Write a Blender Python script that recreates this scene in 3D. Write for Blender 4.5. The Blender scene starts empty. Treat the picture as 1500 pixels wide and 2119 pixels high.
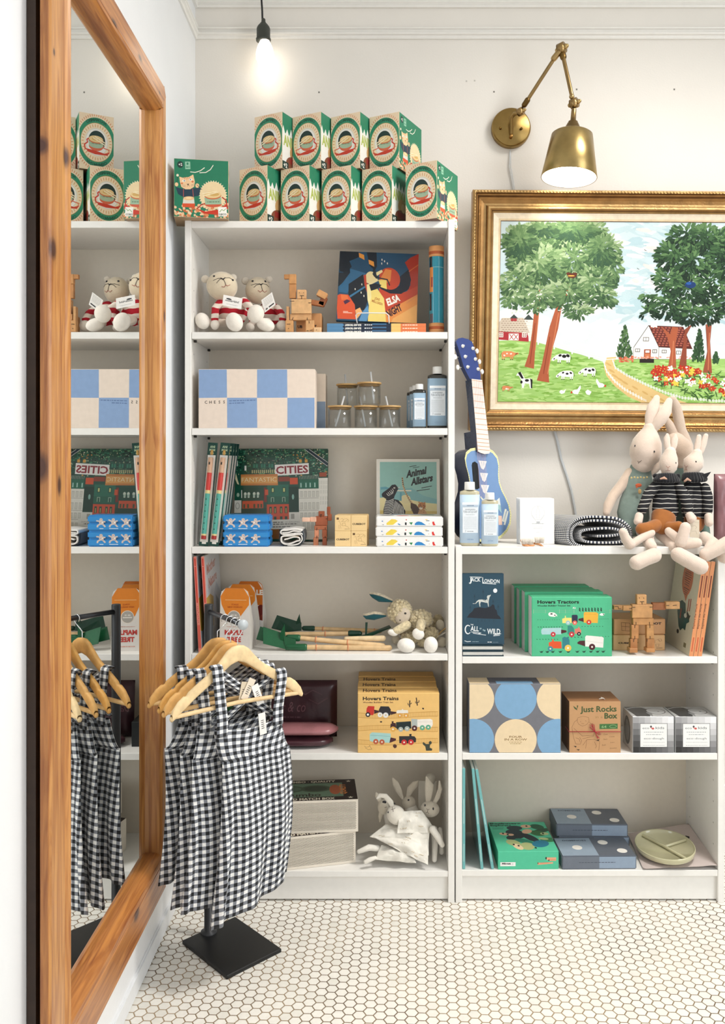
import bpy, bmesh, math, random
from mathutils import Vector, Matrix, noise
from mathutils.geometry import tessellate_polygon
PI = math.pi
sc = bpy.context.scene
# ---------------------------------------------------------------- camera
EYE = 1.31; DC = 2.60; F = 1812.0; VX, VY = 785.0, 955.0
cd = bpy.data.cameras.new('camera'); cam = bpy.data.objects.new('camera', cd); sc.collection.objects.link(cam)
cam.location = (0, -DC, EYE); cam.rotation_euler = (PI/2, 0, 0)
cd.sensor_fit = 'HORIZONTAL'; cd.sensor_width = 36; cd.lens = 36*F/1500
cd.shift_x = -(VX-750)/1500; cd.shift_y = -(1059.5-VY)/1500
cd.clip_start = .05
sc.camera = cam
# ---------------------------------------------------------------- world, light, exposure
w = bpy.data.worlds.new('world'); sc.world = w; w.use_nodes = True
w.node_tree.nodes['Background'].inputs[0].default_value = (1, .985, .955, 1)
w.node_tree.nodes['Background'].inputs[1].default_value = 0.88
sc.view_settings.view_transform = 'Standard'; sc.view_settings.look = 'None'
sc.view_settings.gamma = 1; sc.view_settings.use_curve_mapping = False
sc.view_settings.exposure = -0.12
def area(name, loc, to, sx, sy, power, col):
    l = bpy.data.lights.new(name, 'AREA'); l.shape = 'RECTANGLE'; l.size = sx; l.size_y = sy
    l.energy = power; l.color = col
    if 'ceiling' in name: l.spread = math.radians(115)
    o = bpy.data.objects.new(name, l); sc.collection.objects.link(o)
    o.location = loc; o.rotation_euler = (Vector(to)-Vector(loc)).to_track_quat('-Z', 'Y').to_euler()
    return o
area('shop_window_light', (3.05, -2.3, 1.7), (-.5, -.3, .9), 2.4, 2.4, 80, (.88, .94, 1))
area('ceiling_panel_light', (1.45, -.75, 3.2), (.15, -.65, 0), .6, .6, 30, (1, .96, .91))
# ---------------------------------------------------------------- helpers
def hexc(h):
    h = h.lstrip('#')
    if len(h) == 3: h = ''.join(x*2 for x in h)
    r = []
    for i in (0, 2, 4):
        v = int(h[i:i+2], 16)/255
        r.append(v/12.92 if v <= .04045 else ((v+.055)/1.055)**2.4)
    return tuple(r)+(1,)
def X(px, Y=0): return (px-VX)*(DC+Y)/F
def Z(py, Y=0): return EYE+(VY-py)*(DC+Y)/F
def P(px, py, Y=0): return Vector((X(px, Y), Y, Z(py, Y)))
def S(Y=0): return F/(DC+Y)
def crop(ox, oy, k): return lambda cx, cy, Y=0: P(ox+cx/k, oy+cy/k, Y)
# ---------------------------------------------------------------- materials
MATS = {}
def nodes_of(m):
    m.use_nodes = True; nt = m.node_tree; return nt, nt.nodes, nt.links, nt.nodes['Principled BSDF']
def mk(name, rough=.6, metal=0, bump=0, bscale=300, vary=.04, vscale=60, coat=0, sheen=0, trans=0, ior=1.45, spec=.5, sss=0):
    m = bpy.data.materials.new(name); nt, N, L, b = nodes_of(m)
    at = N.new('ShaderNodeAttribute'); at.attribute_name = 'Col'
    tc = N.new('ShaderNodeTexCoord')
    src = at.outputs['Color']
    if vary:
        n = N.new('ShaderNodeTexNoise'); n.inputs['Scale'].default_value = vscale; n.inputs['Detail'].default_value = 3
        L.new(tc.outputs['Object'], n.inputs['Vector'])
        mr = N.new('ShaderNodeMapRange'); mr.inputs[1].default_value = .3; mr.inputs[2].default_value = .7
        mr.inputs[3].default_value = 1-vary*1.6; mr.inputs[4].default_value = 1+vary*.4
        L.new(n.outputs['Fac'], mr.inputs[0])
        mx = N.new('ShaderNodeVectorMath'); mx.operation = 'SCALE'
        L.new(src, mx.inputs[0]); L.new(mr.outputs[0], mx.inputs[3]); src = mx.outputs[0]
    L.new(src, b.inputs['Base Color'])
    b.inputs['Roughness'].default_value = rough; b.inputs['Metallic'].default_value = metal
    b.inputs['Specular IOR Level'].default_value = spec; b.inputs['Coat Weight'].default_value = coat
    b.inputs['Coat Roughness'].default_value = .1
    b.inputs['Sheen Weight'].default_value = sheen; b.inputs['Transmission Weight'].default_value = trans; b.inputs['IOR'].default_value = ior
    if bump:
        n2 = N.new('ShaderNodeTexNoise'); n2.inputs['Scale'].default_value = bscale; n2.inputs['Detail'].default_value = 4
        L.new(tc.outputs['Object'], n2.inputs['Vector'])
        bp = N.new('ShaderNodeBump'); bp.inputs['Strength'].default_value = bump; bp.inputs['Distance'].default_value = .002
        L.new(n2.outputs['Fac'], bp.inputs['Height']); L.new(bp.outputs[0], b.inputs['Normal'])
    MATS[name] = m; return m
mk('card', .5, bump=.05, vary=.03); mk('gloss', .16, vary=.02, coat=.4); mk('paint', .32, vary=.015, bump=.04, bscale=500)
mk('wallpaint', .75, vary=.02, vscale=4, bump=.15, bscale=160)
mk('fabric', .9, bump=.5, bscale=700, vary=.08, sheen=.3, spec=.2); mk('plush', .95, bump=.5, bscale=450, vary=.04, sheen=.6, spec=.1)
mk('wool', .95, bump=1, bscale=160, vary=.22, vscale=140, sheen=.5, spec=.1)
mk('woodraw', .5, bump=.15, bscale=120, vary=.14, vscale=45); mk('metal', .3, metal=1, vary=.03); mk('chrome', .12, metal=1, vary=0)
mk('brass', .3, metal=1, vary=.12, vscale=25, bump=.05, bscale=90); mk('blackmetal', .42, vary=.05)
mk('gold', .36, metal=.65, vary=.16, vscale=30, bump=.5, bscale=150); mk('canvas', .6, spec=.25, vary=.04, bump=.25, bscale=600, vscale=20)
mk('satin', .28, vary=.12, vscale=25, bump=.3, bscale=60); mk('liquid', .12, vary=.02, coat=.6)
# clear glass (thin jars): real glass with volume wall thickness
g = bpy.data.materials.new('glass'); nt, N, L, b = nodes_of(g)
tr = N.new('ShaderNodeBsdfTransparent'); gl = N.new('ShaderNodeBsdfGlossy'); gl.inputs['Roughness'].default_value = .02
lw = N.new('ShaderNodeLayerWeight'); lw.inputs['Blend'].default_value = .5; pw = N.new('ShaderNodeMath'); pw.operation = 'POWER'; pw.inputs[1].default_value = 2.6; L.new(lw.outputs['Facing'], pw.inputs[0]); fz = N.new('ShaderNodeMath'); fz.operation = 'MULTIPLY_ADD'; fz.inputs[1].default_value = .55; fz.inputs[2].default_value = .05; L.new(pw.outputs[0], fz.inputs[0])
tr.inputs['Color'].default_value = (.95, .96, .96, 1); ms = N.new('ShaderNodeMixShader'); L.new(fz.outputs[0], ms.inputs[0]); L.new(tr.outputs[0], ms.inputs[1]); L.new(gl.outputs[0], ms.inputs[2])
L.new(ms.outputs[0], [n for n in N if n.type == 'OUTPUT_MATERIAL'][0].inputs['Surface']); MATS['glass'] = g
g = bpy.data.materials.new('frosted'); nt, N, L, b = nodes_of(g)
b.inputs['Transmission Weight'].default_value = .5; b.inputs['Roughness'].default_value = .35; b.inputs['Base Color'].default_value = (.9, .93, .95, 1); MATS['frosted'] = g
g = bpy.data.materials.new('mirror_glass'); nt, N, L, b = nodes_of(g)
b.inputs['Metallic'].default_value = 1; b.inputs['Roughness'].default_value = 0.0; b.inputs['Base Color'].default_value = (.86, .88, .87, 1); MATS['mirror'] = g
def emis(name, col, st):
    g = bpy.data.materials.new(name); nt, N, L, b = nodes_of(g)
    b.inputs['Emission Color'].default_value = col; b.inputs['Emission Strength'].default_value = st
    b.inputs['Base Color'].default_value = (.9, .9, .9, 1); MATS[name] = g
emis('bulb', (1, .9, .75, 1), 4.5); emis('lampbulb', (1, .95, .86, 1), 14)
# gingham: warp and weft stripes on the cloth's own UVs
def gingham(name, n, dark, light):
    m = bpy.data.materials.new(name); nt, N, L, b = nodes_of(m)
    uv = N.new('ShaderNodeUVMap'); sp = N.new('ShaderNodeSeparateXYZ'); L.new(uv.outputs[0], sp.inputs[0])
    outs = []
    for k in (0, 1):
        a = N.new('ShaderNodeMath'); a.operation = 'MULTIPLY'; a.inputs[1].default_value = n; L.new(sp.outputs[k], a.inputs[0])
        f = N.new('ShaderNodeMath'); f.operation = 'FRACT'; L.new(a.outputs[0], f.inputs[0])
        c = N.new('ShaderNodeMath'); c.operation = 'LESS_THAN'; c.inputs[1].default_value = .5; L.new(f.outputs[0], c.inputs[0]); outs.append(c.outputs[0])
    s = N.new('ShaderNodeMath'); L.new(outs[0], s.inputs[0]); L.new(outs[1], s.inputs[1])
    cr = N.new('ShaderNodeValToRGB'); cr.color_ramp.interpolation = 'CONSTANT'
    h = N.new('ShaderNodeMath'); h.operation = 'MULTIPLY'; h.inputs[1].default_value = .5; L.new(s.outputs[0], h.inputs[0])
    e = cr.color_ramp.elements; e[0].position = 0; e[0].color = light; e[1].position = .25
    e[1].color = hexc('80848C'); x = e.new(.75); x.color = dark
    L.new(h.outputs[0], cr.inputs[0])
    # threads
    wv = N.new('ShaderNodeTexNoise'); wv.inputs['Scale'].default_value = 260; L.new(uv.outputs[0], wv.inputs['Vector'])
    mr = N.new('ShaderNodeMapRange'); mr.inputs[3].default_value = .72; mr.inputs[4].default_value = 1.18; L.new(wv.outputs['Fac'], mr.inputs[0])
    mx = N.new('ShaderNodeVectorMath'); mx.operation = 'SCALE'; L.new(cr.outputs[0], mx.inputs[0]); L.new(mr.outputs[0], mx.inputs[3])
    L.new(mx.outputs[0], b.inputs['Base Color']); b.inputs['Roughness'].default_value = .9; b.inputs['Sheen Weight'].default_value = .2
    bp = N.new('ShaderNodeBump'); bp.inputs['Strength'].default_value = .3; bp.inputs['Distance'].default_value = .002; L.new(wv.outputs['Fac'], bp.inputs['Height']); L.new(bp.outputs[0], b.inputs['Normal'])
    MATS[name] = m
gingham('gingham', 1/.0185, hexc('101217'), hexc('F3F3F1'))
# stripes along the object's Z (knitted jumpers): colour A / colour B with given period and duty
def stripes(name, period, duty, A, B, axis=2, off=0, rough=.9):
    m = bpy.data.materials.new(name); nt, N, L, b = nodes_of(m)
    tc = N.new('ShaderNodeTexCoord'); sp = N.new('ShaderNodeSeparateXYZ'); L.new(tc.outputs['Object'], sp.inputs[0])
    n = N.new('ShaderNodeTexNoise'); n.inputs['Scale'].default_value = 18; L.new(tc.outputs['Object'], n.inputs['Vector'])
    k = N.new('ShaderNodeMath'); k.operation = 'MULTIPLY_ADD'; k.inputs[1].default_value = period*.9; L.new(n.outputs['Fac'], k.inputs[0]); L.new(sp.outputs[axis], k.inputs[2])
    a = N.new('ShaderNodeMath'); a.operation = 'MULTIPLY_ADD'; a.inputs[1].default_value = 1/period; a.inputs[2].default_value = 100+off; L.new(k.outputs[0], a.inputs[0])
    f = N.new('ShaderNodeMath'); f.operation = 'FRACT'; L.new(a.outputs[0], f.inputs[0])
    c = N.new('ShaderNodeMath'); c.operation = 'LESS_THAN'; c.inputs[1].default_value = duty; L.new(f.outputs[0], c.inputs[0])
    mx = N.new('ShaderNodeMix'); mx.data_type = 'RGBA'; L.new(c.outputs[0], mx.inputs[0]); mx.inputs[6].default_value = B; mx.inputs[7].default_value = A
    L.new(mx.outputs[2], b.inputs['Base Color']); b.inputs['Roughness'].default_value = rough
    MATS[name] = m
stripes('stripe_red', .030, .5, hexc('B5172A'), hexc('F0E3D6'))
stripes('stripe_black', .0135, .13, hexc('D9D5CC'), hexc('15151A'))
# pine with knots
def pine(name, base, dark, knots, scale=1.0):
    m = bpy.data.materials.new(name); nt, N, L, b = nodes_of(m)
    tc = N.new('ShaderNodeTexCoord'); mp = N.new('ShaderNodeMapping'); mp.inputs['Scale'].default_value = (34, 34, 2.0) if scale == 1 else (34, 2.0, 34)
    L.new(tc.outputs['Object'], mp.inputs[0])
    n = N.new('ShaderNodeTexNoise'); n.inputs['Scale'].default_value = 2.2; n.inputs['Detail'].default_value = 6; n.inputs['Distortion'].default_value = 1.2
    L.new(mp.outputs[0], n.inputs['Vector'])
    cr = N.new('ShaderNodeValToRGB'); e = cr.color_ramp.elements; e[0].position = .32; e[0].color = dark; e[1].position = .62; e[1].color = base
    L.new(n.outputs['Fac'], cr.inputs[0]); src = cr.outputs[0]
    for (kx, ky, kz, sx, sy, sz) in knots:
        vm = N.new('ShaderNodeVectorMath'); vm.operation = 'SUBTRACT'; vm.inputs[1].default_value = (kx, ky, kz); L.new(tc.outputs['Object'], vm.inputs[0])
        dv = N.new('ShaderNodeVectorMath'); dv.operation = 'DIVIDE'; dv.inputs[1].default_value = (sx, sy, sz); L.new(vm.outputs[0], dv.inputs[0])
        ln = N.new('ShaderNodeVectorMath'); ln.operation = 'LENGTH'; L.new(dv.outputs[0], ln.inputs[0])
        r2 = N.new('ShaderNodeValToRGB'); q = r2.color_ramp.elements
        q[0].position = .28; q[0].color = (0, 0, 0, 1); q[1].position = 1; q[1].color = (1, 1, 1, 1); z = q.new(.5); z.color = (.45, .45, .45, 1); z = q.new(.62); z.color = (.8, .8, .8, 1)
        sc_ = N.new('ShaderNodeMath'); sc_.operation = 'MULTIPLY'; sc_.inputs[1].default_value = .95; L.new(ln.outputs['Value'], sc_.inputs[0]); L.new(sc_.outputs[0], r2.inputs[0])
        mx = N.new('ShaderNodeMix'); mx.data_type = 'RGBA'; L.new(r2.outputs[0], mx.inputs[0]); mx.inputs[6].default_value = hexc('4A2414'); L.new(src, mx.inputs[7]); src = mx.outputs[2]
    L.new(src, b.inputs['Base Color']); b.inputs['Roughness'].default_value = .32; b.inputs['Coat Weight'].default_value = .25; b.inputs['Coat Roughness'].default_value = .25
    bp = N.new('ShaderNodeBump'); bp.inputs['Strength'].default_value = .12; bp.inputs['Distance'].default_value = .002; L.new(n.outputs['Fac'], bp.inputs['Height']); L.new(bp.outputs[0], b.inputs['Normal'])
    MATS[name] = m
# hexagonal floor tiles
def hexfloor():
    m = bpy.data.materials.new('hex_tiles'); nt, N, L, b = nodes_of(m)
    def M(op, a=None, c=None, clamp=False):
        n = N.new('ShaderNodeMath'); n.operation = op; n.use_clamp = clamp
        for i, q in enumerate((a, c)):
            if q is None: continue
            if isinstance(q, (int, float)): n.inputs[i].default_value = q
            else: L.new(q, n.inputs[i])
        return n.outputs[0]
    tc = N.new('ShaderNodeTexCoord'); mp = N.new('ShaderNodeMapping'); mp.inputs['Rotation'].default_value = (0, 0, math.radians(HEXROT))
    mp.inputs['Scale'].default_value = (1/HEXW, 1/HEXW, 1); L.new(tc.outputs['Object'], mp.inputs[0])
    sp = N.new('ShaderNodeSeparateXYZ'); L.new(mp.outputs[0], sp.inputs[0])
    y, x = sp.outputs[0], sp.outputs[1]     # flats face the y axis
    R3 = 1.7320508
    def cell(ox, oy):
        ax = M('SUBTRACT', M('FLOORED_MODULO', M('ADD', x, 100+ox), 1.0), .5); ay = M('SUBTRACT', M('FLOORED_MODULO', M('ADD', y, 100*R3+oy), R3), R3/2)
        return ax, ay
    ax, ay = cell(0, 0); bx, by = cell(.5, R3/2)
    la = M('ADD', M('MULTIPLY', ax, ax), M('MULTIPLY', ay, ay)); lb = M('ADD', M('MULTIPLY', bx, bx), M('MULTIPLY', by, by))
    t = M('LESS_THAN', la, lb); it = M('SUBTRACT', 1.0, t)
    gx = M('ADD', M('MULTIPLY', ax, t), M('MULTIPLY', bx, it)); gy = M('ADD', M('MULTIPLY', ay, t), M('MULTIPLY', by, it))
    hx = M('ABSOLUTE', gx); hy = M('ABSOLUTE', gy)
    d = M('MAXIMUM', hx, M('ADD', M('MULTIPLY', hx, .5), M('MULTIPLY', hy, R3/2)))   # .5 at the edge
    ix = M('SUBTRACT', x, gx); iy = M('SUBTRACT', y, gy)
    cv = N.new('ShaderNodeCombineXYZ'); L.new(M('ROUND', M('MULTIPLY', ix, 2)), cv.inputs[0]); L.new(M('ROUND', M('MULTIPLY', iy, 2/R3)), cv.inputs[1])
    wn = N.new('ShaderNodeTexWhiteNoise'); wn.noise_dimensions = '2D'; L.new(cv.outputs[0], wn.inputs['Vector'])
    cr = N.new('ShaderNodeValToRGB'); e = cr.color_ramp.elements; e[0].color = hexc('E7E4DB'); e[0].position = 0; e[1].color = hexc('F0EDE5'); e[1].position = .35
    L.new(wn.outputs['Value'], cr.inputs[0])
    n = N.new('ShaderNodeTexNoise'); n.inputs['Scale'].default_value = 90; n.inputs['Detail'].default_value = 5; L.new(tc.outputs['Object'], n.inputs['Vector'])
    mr = N.new('ShaderNodeMapRange'); mr.inputs[1].default_value = .3; mr.inputs[2].default_value = .7; mr.inputs[3].default_value = .95; mr.inputs[4].default_value = 1.02; L.new(n.outputs['Fac'], mr.inputs[0])
    mx = N.new('ShaderNodeVectorMath'); mx.operation = 'SCALE'; L.new(cr.outputs[0], mx.inputs[0]); L.new(mr.outputs[0], mx.inputs[3])
    n2 = N.new('ShaderNodeTexNoise'); n2.inputs['Scale'].default_value = 5; n2.inputs['Detail'].default_value = 3; L.new(tc.outputs['Object'], n2.inputs['Vector'])
    g2 = N.new('ShaderNodeValToRGB'); e = g2.color_ramp.elements; e[0].color = hexc('6A5742'); e[0].position = .34; e[1].color = hexc('A08A6C'); e[1].position = .62; L.new(n2.outputs['Fac'], g2.inputs[0])
    gr = N.new('ShaderNodeMapRange'); gr.inputs[1].default_value = .444; gr.inputs[2].default_value = .462; gr.interpolation_type = 'SMOOTHSTEP'; L.new(d, gr.inputs[0])
    mix = N.new('ShaderNodeMix'); mix.data_type = 'RGBA'; L.new(gr.outputs[0], mix.inputs[0]); L.new(mx.outputs[0], mix.inputs[6]); L.new(g2.outputs[0], mix.inputs[7])
    L.new(mix.outputs[2], b.inputs['Base Color'])
    rr = N.new('ShaderNodeMapRange'); rr.inputs[3].default_value = .3; rr.inputs[4].default_value = .9; L.new(gr.outputs[0], rr.inputs[0]); L.new(rr.outputs[0], b.inputs['Roughness'])
    bh = N.new('ShaderNodeMapRange'); bh.inputs[1].default_value = .42; bh.inputs[2].default_value = .47; bh.inputs[3].default_value = 1; bh.inputs[4].default_value = 0; L.new(d, bh.inputs[0])
    bp = N.new('ShaderNodeBump'); bp.inputs['Strength'].default_value = .6; bp.inputs['Distance'].default_value = .0015; L.new(bh.outputs[0], bp.inputs['Height']); L.new(bp.outputs[0], b.inputs['Normal'])
    MATS['hex'] = m
HEXW = .0286; HEXROT = 2.5
hexfloor()
# ---------------------------------------------------------------- mesh builder
class MB:
    def __init__(s): s.v = []; s.f = []; s.c = []; s.m = []; s.s = []; s.uv = []; s.mats = []; s.M = Matrix()
    def mi(s, n):
        if n not in s.mats: s.mats.append(n)
        return s.mats.index(n)
    def add(s, vs, fs, col, mat, smooth=False, uvs=None):
        o = len(s.v); k = s.mi(mat); c = hexc(col) if isinstance(col, str) else col
        s.v += [tuple(s.M @ Vector(v)) for v in vs]
        for i, f in enumerate(fs):
            s.f.append([o+j for j in f]); s.c.append(c); s.m.append(k); s.s.append(smooth)
            s.uv.append([uvs[j] for j in f] if uvs else None)
    def box(s, x0, x1, y0, y1, z0, z1, col, mat='card', bev=0, fcol=None):
        if x0 > x1: x0, x1 = x1, x0
        if y0 > y1: y0, y1 = y1, y0
        if z0 > z1: z0, z1 = z1, z0
        bm = bmesh.new(); bmesh.ops.create_cube(bm, size=1)
        for v in bm.verts: v.co = Vector(((x0+x1)/2+v.co.x*(x1-x0), (y0+y1)/2+v.co.y*(y1-y0), (z0+z1)/2+v.co.z*(z1-z0)))
        if bev: bmesh.ops.bevel(bm, geom=bm.edges[:], offset=bev, segments=2 if bev > .002 else 1, affect='EDGES')
        bm.normal_update(); bm.verts.index_update()
        vs = [v.co.copy() for v in bm.verts]
        for f in bm.faces:
            c = col
            if fcol:
                n = f.normal; ax = max(range(3), key=lambda i: abs(n[i])); key = ('-' if n[ax] < 0 else '+')+'xyz'[ax]
                if abs(n[ax]) > .9: c = fcol.get(key, col)
            s.add([vs[v.index] for v in f.verts], [list(range(len(f.verts)))], c, mat)
        bm.free()
    def lathe(s, prof, col, mat='card', n=28, a0=0, a1=2*PI, smooth=True):
        full = abs(a1-a0-2*PI) < 1e-6; k = n if full else n+1; vs = []; fs = []
        for (r, z) in prof:
            for i in range(k):
                a = a0+(a1-a0)*i/n; vs.append((r*math.cos(a), r*math.sin(a), z))
        for j in range(len(prof)-1):
            for i in range(n):
                p, q = j*k+i, j*k+(i+1) % k; fs.append((p, q, q+k, p+k))
        s.add(vs, fs, col, mat, smooth)
    def tube(s, pts, r, col, mat='card', n=12, caps=True, flat=1.0, up=None):
        pts = [Vector(p) for p in pts]; rs = list(r) if isinstance(r, (list, tuple)) else [r]*len(pts)
        d0 = (pts[1]-pts[0]).normalized(); d1 = (pts[-1]-pts[-2]).normalized()
        if caps:
            A = []; B = []
            for a in (85, 60, 35, 15): A.append((pts[0]-d0*rs[0]*math.sin(math.radians(a)), rs[0]*math.cos(math.radians(a))))
            for a in (15, 35, 60, 85): B.append((pts[-1]+d1*rs[-1]*math.sin(math.radians(a)), rs[-1]*math.cos(math.radians(a))))
            pts = [a[0] for a in A]+pts+[b_[0] for b_ in B]; rs = [a[1] for a in A]+rs+[b_[1] for b_ in B]
        ref = Vector(up) if up else (Vector((0, 0, 1)) if abs(d0.z) < .9 else Vector((0, 1, 0)))
        nn = ref-d0*ref.dot(d0); nn.normalize(); vs = []; fs = []
        for i, p in enumerate(pts):
            if i == 0: t = d0
            elif i == len(pts)-1: t = d1
            else:
                t = (pts[i+1]-pts[i-1]); t = t.normalized() if t.length > 1e-9 else d0
            nn = (nn-t*nn.dot(t)).normalized(); bb = t.cross(nn)
            for k in range(n):
                a = 2*PI*k/n; vs.append(p+nn*math.cos(a)*rs[i]*flat+bb*math.sin(a)*rs[i])
        for i in range(len(pts)-1):
            for k in range(n): fs.append((i*n+k, i*n+(k+1) % n, (i+1)*n+(k+1) % n, (i+1)*n+k))
        fs.append(list(range(n))[::-1]); fs.append([(len(pts)-1)*n+k for k in range(n)])
        s.add(vs, fs, col, mat, True)
    def ell(s, c, r, col, mat='card', n=20, m=12, rot=None, bumpy=0, seed=0):
        R = rot.to_3x3() if rot else Matrix.Identity(3); c = Vector(c); vs = []; fs = []
        if isinstance(r, (int, float)): r = (r, r, r)
        for j in range(m+1):
            th = PI*j/m
            for i in range(n):
                a = 2*PI*i/n; d = Vector((math.sin(th)*math.cos(a), math.sin(th)*math.sin(a), math.cos(th)))
                k = 1+(bumpy*noise.noise(d*5+Vector((seed, 0, 0)))+bumpy*.6*noise.noise(d*12+Vector((0, seed, 0))) if bumpy else 0)
                vs.append(c+R @ Vector((d.x*r[0]*k, d.y*r[1]*k, d.z*r[2]*k)))
        for j in range(m):
            for i in range(n): fs.append((j*n+i, (j+1)*n+i, (j+1)*n+(i+1) % n, j*n+(i+1) % n))
        s.add(vs, fs, col, mat, True)
    def prism(s, poly, y0, y1, col, mat='card', side=None, smooth=False):   # poly in x,z ; extruded in y (y0 = front)
        n = len(poly)
        s.add([(p[0], y0, p[1]) for p in poly], [list(range(n))], col, mat)
        s.add([(p[0], y1, p[1]) for p in poly], [list(range(n))[::-1]], side or col, mat)
        vs = [(p[0], y0, p[1]) for p in poly]+[(p[0], y1, p[1]) for p in poly]
        s.add(vs, [(i, i+n, (i+1) % n+n, (i+1) % n) for i in range(n)], side or col, mat, smooth)
    def grid(s, fn, nu, nv, col, mat='fabric', uvf=None, smooth=True):
        vs = []; uvs = []; fs = []
        for j in range(nv+1):
            for i in range(nu+1):
                u, v = i/nu, j/nv; vs.append(fn(u, v)); uvs.append(uvf(u, v) if uvf else (u, v))
        k = nu+1
        for j in range(nv):
            for i in range(nu): fs.append((j*k+i, j*k+i+1, (j+1)*k+i+1, (j+1)*k+i))
        s.add(vs, fs, col, mat, smooth, uvs)
    def art(s, a, O, u, v, nrm, eps=0, mat='card'):
        O, u, v, nrm = Vector(O), Vector(u), Vector(v), Vector(nrm).normalized()
        G = {}      # every ink lies just above the inks it overprints
        for (lay, col, pts, fs) in a.items:
            x0 = int(min(p[0] for p in pts)*70); x1 = int(max(p[0] for p in pts)*70); y0 = int(min(p[1] for p in pts)*70); y1 = int(max(p[1] for p in pts)*70)
            cells = [(i, j) for i in range(x0, x1+1) for j in range(y0, y1+1)]; lv = 1+max(G.get(c, 0) for c in cells)
            for c in cells: G[c] = lv
            s.add([O+u*p[0]+v*p[1]+nrm*(6e-5+lv*8e-6) for p in pts], fs, col, mat)
COLL = sc.collection
def finish(name, mb, parent=None, xf=None, mods=None, solid=0):
    me = bpy.data.meshes.new(name); inv = xf.inverted() if xf else None
    me.from_pydata([tuple(inv @ Vector(v)) for v in mb.v] if inv else mb.v, [], mb.f)
    for n in mb.mats: me.materials.append(MATS[n])
    me.polygons.foreach_set('material_index', mb.m); me.polygons.foreach_set('use_smooth', mb.s)
    ca = me.color_attributes.new('Col', 'FLOAT_COLOR', 'CORNER'); arr = []
    for f, c in zip(mb.f, mb.c): arr += list(c)*len(f)
    ca.data.foreach_set('color', arr)
    if any(mb.uv):
        ul = me.uv_layers.new(name='UVMap'); arr = []
        for f, q in zip(mb.f, mb.uv):
            for k in range(len(f)): arr += list(q[k]) if q else [0, 0]
        ul.data.foreach_set('uv', arr)
    me.update()
    o = bpy.data.objects.new(name, me); COLL.objects.link(o)
    if parent: o.parent = parent
    if solid:
        m = o.modifiers.new('thickness', 'SOLIDIFY'); m.thickness = solid; m.offset = 0
    return o
def props(o, label, cat=None, group=None, kind=None):
    if label: o['label'] = label
    if cat: o['category'] = cat
    if group: o['group'] = group
    if kind: o['kind'] = kind
    return o
def thing(name, label, cat, loc=(0, 0, 0), rot=(0, 0, 0), group=None):
    o = bpy.data.objects.new(name, None); COLL.objects.link(o); o.location = loc; o.rotation_euler = rot
    o.empty_display_size = .02
    return props(o, label, cat, group)
def mat_of(o):
    return Matrix.LocRotScale(o.location, o.rotation_euler, o.scale)
def part(name, mb, parent, world=False, label=None, solid=0, kind=None):
    xf = None
    if world:
        xf = mat_of(parent)
        if parent.parent: xf = mat_of(parent.parent) @ xf
    o = finish(name, mb, parent, xf, solid=solid)
    if label: o['label'] = label
    if kind: o['kind'] = kind
    return o
def single(name, mb, label, cat, loc, rot=(0, 0, 0), group=None, world=False, solid=0, kind=None):
    xf = Matrix.LocRotScale(Vector(loc), Matrix.Identity(3).to_euler() if False else __import__('mathutils').Euler(rot), None) if world else None
    o = finish(name, mb, None, xf, solid=solid); o.location = loc; o.rotation_euler = rot
    return props(o, label, cat, group, kind)
from mathutils.bvhtree import BVHTree
CAMP = Vector((0, -DC, EYE))
def caster(mb, off=.0005):
    bv = BVHTree.FromPolygons([Vector(v) for v in mb.v], mb.f)
    def f(p):
        d = (Vector(p)-CAMP).normalized(); h = bv.ray_cast(CAMP, d)[0]
        return (h-d*off) if h else Vector(p)
    return f
# ---------------------------------------------------------------- printed artwork (flat inks on faces)
TXT = {}
def glyphs(sx, bold):
    if (sx, bold) in TXT: return TXT[(sx, bold)]
    cu = bpy.data.curves.new('t', 'FONT'); cu.body = sx; cu.size = 1; cu.resolution_u = 2; cu.offset = bold; cu.fill_mode = 'FRONT'
    o = bpy.data.objects.new('t', cu); COLL.objects.link(o)
    dg = bpy.context.evaluated_depsgraph_get(); me = bpy.data.meshes.new_from_object(o.evaluated_get(dg))
    vs = [(v.co.x, v.co.y) for v in me.vertices]; fs = [list(p.vertices) for p in me.polygons]
    bpy.data.objects.remove(o); bpy.data.curves.remove(cu); bpy.data.meshes.remove(me)
    if not vs: vs = [(0, 0)]
    x0 = min(v[0] for v in vs); x1 = max(v[0] for v in vs)
    TXT[(sx, bold)] = (vs, fs, x0, x1); return TXT[(sx, bold)]
def clipr(poly, x0, y0, x1, y1):
    def cl(ps, ins, ix):
        out = []
        for i in range(len(ps)):
            a, b_ = ps[i-1], ps[i]
            if ins(b_):
                if not ins(a): out.append(ix(a, b_))
                out.append(b_)
            elif ins(a): out.append(ix(a, b_))
        return out
    def ixx(k): return lambda a, b_: (k, a[1]+(b_[1]-a[1])*(k-a[0])/((b_[0]-a[0]) or 1e-9))
    def ixy(k): return lambda a, b_: (a[0]+(b_[0]-a[0])*(k-a[1])/((b_[1]-a[1]) or 1e-9), k)
    for ins, ix in ((lambda p: p[0] >= x0, ixx(x0)), (lambda p: p[0] <= x1, ixx(x1)), (lambda p: p[1] >= y0, ixy(y0)), (lambda p: p[1] <= y1, ixy(y1))):
        poly = cl(poly, ins, ix)
        if not poly: return []
    return poly
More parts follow.
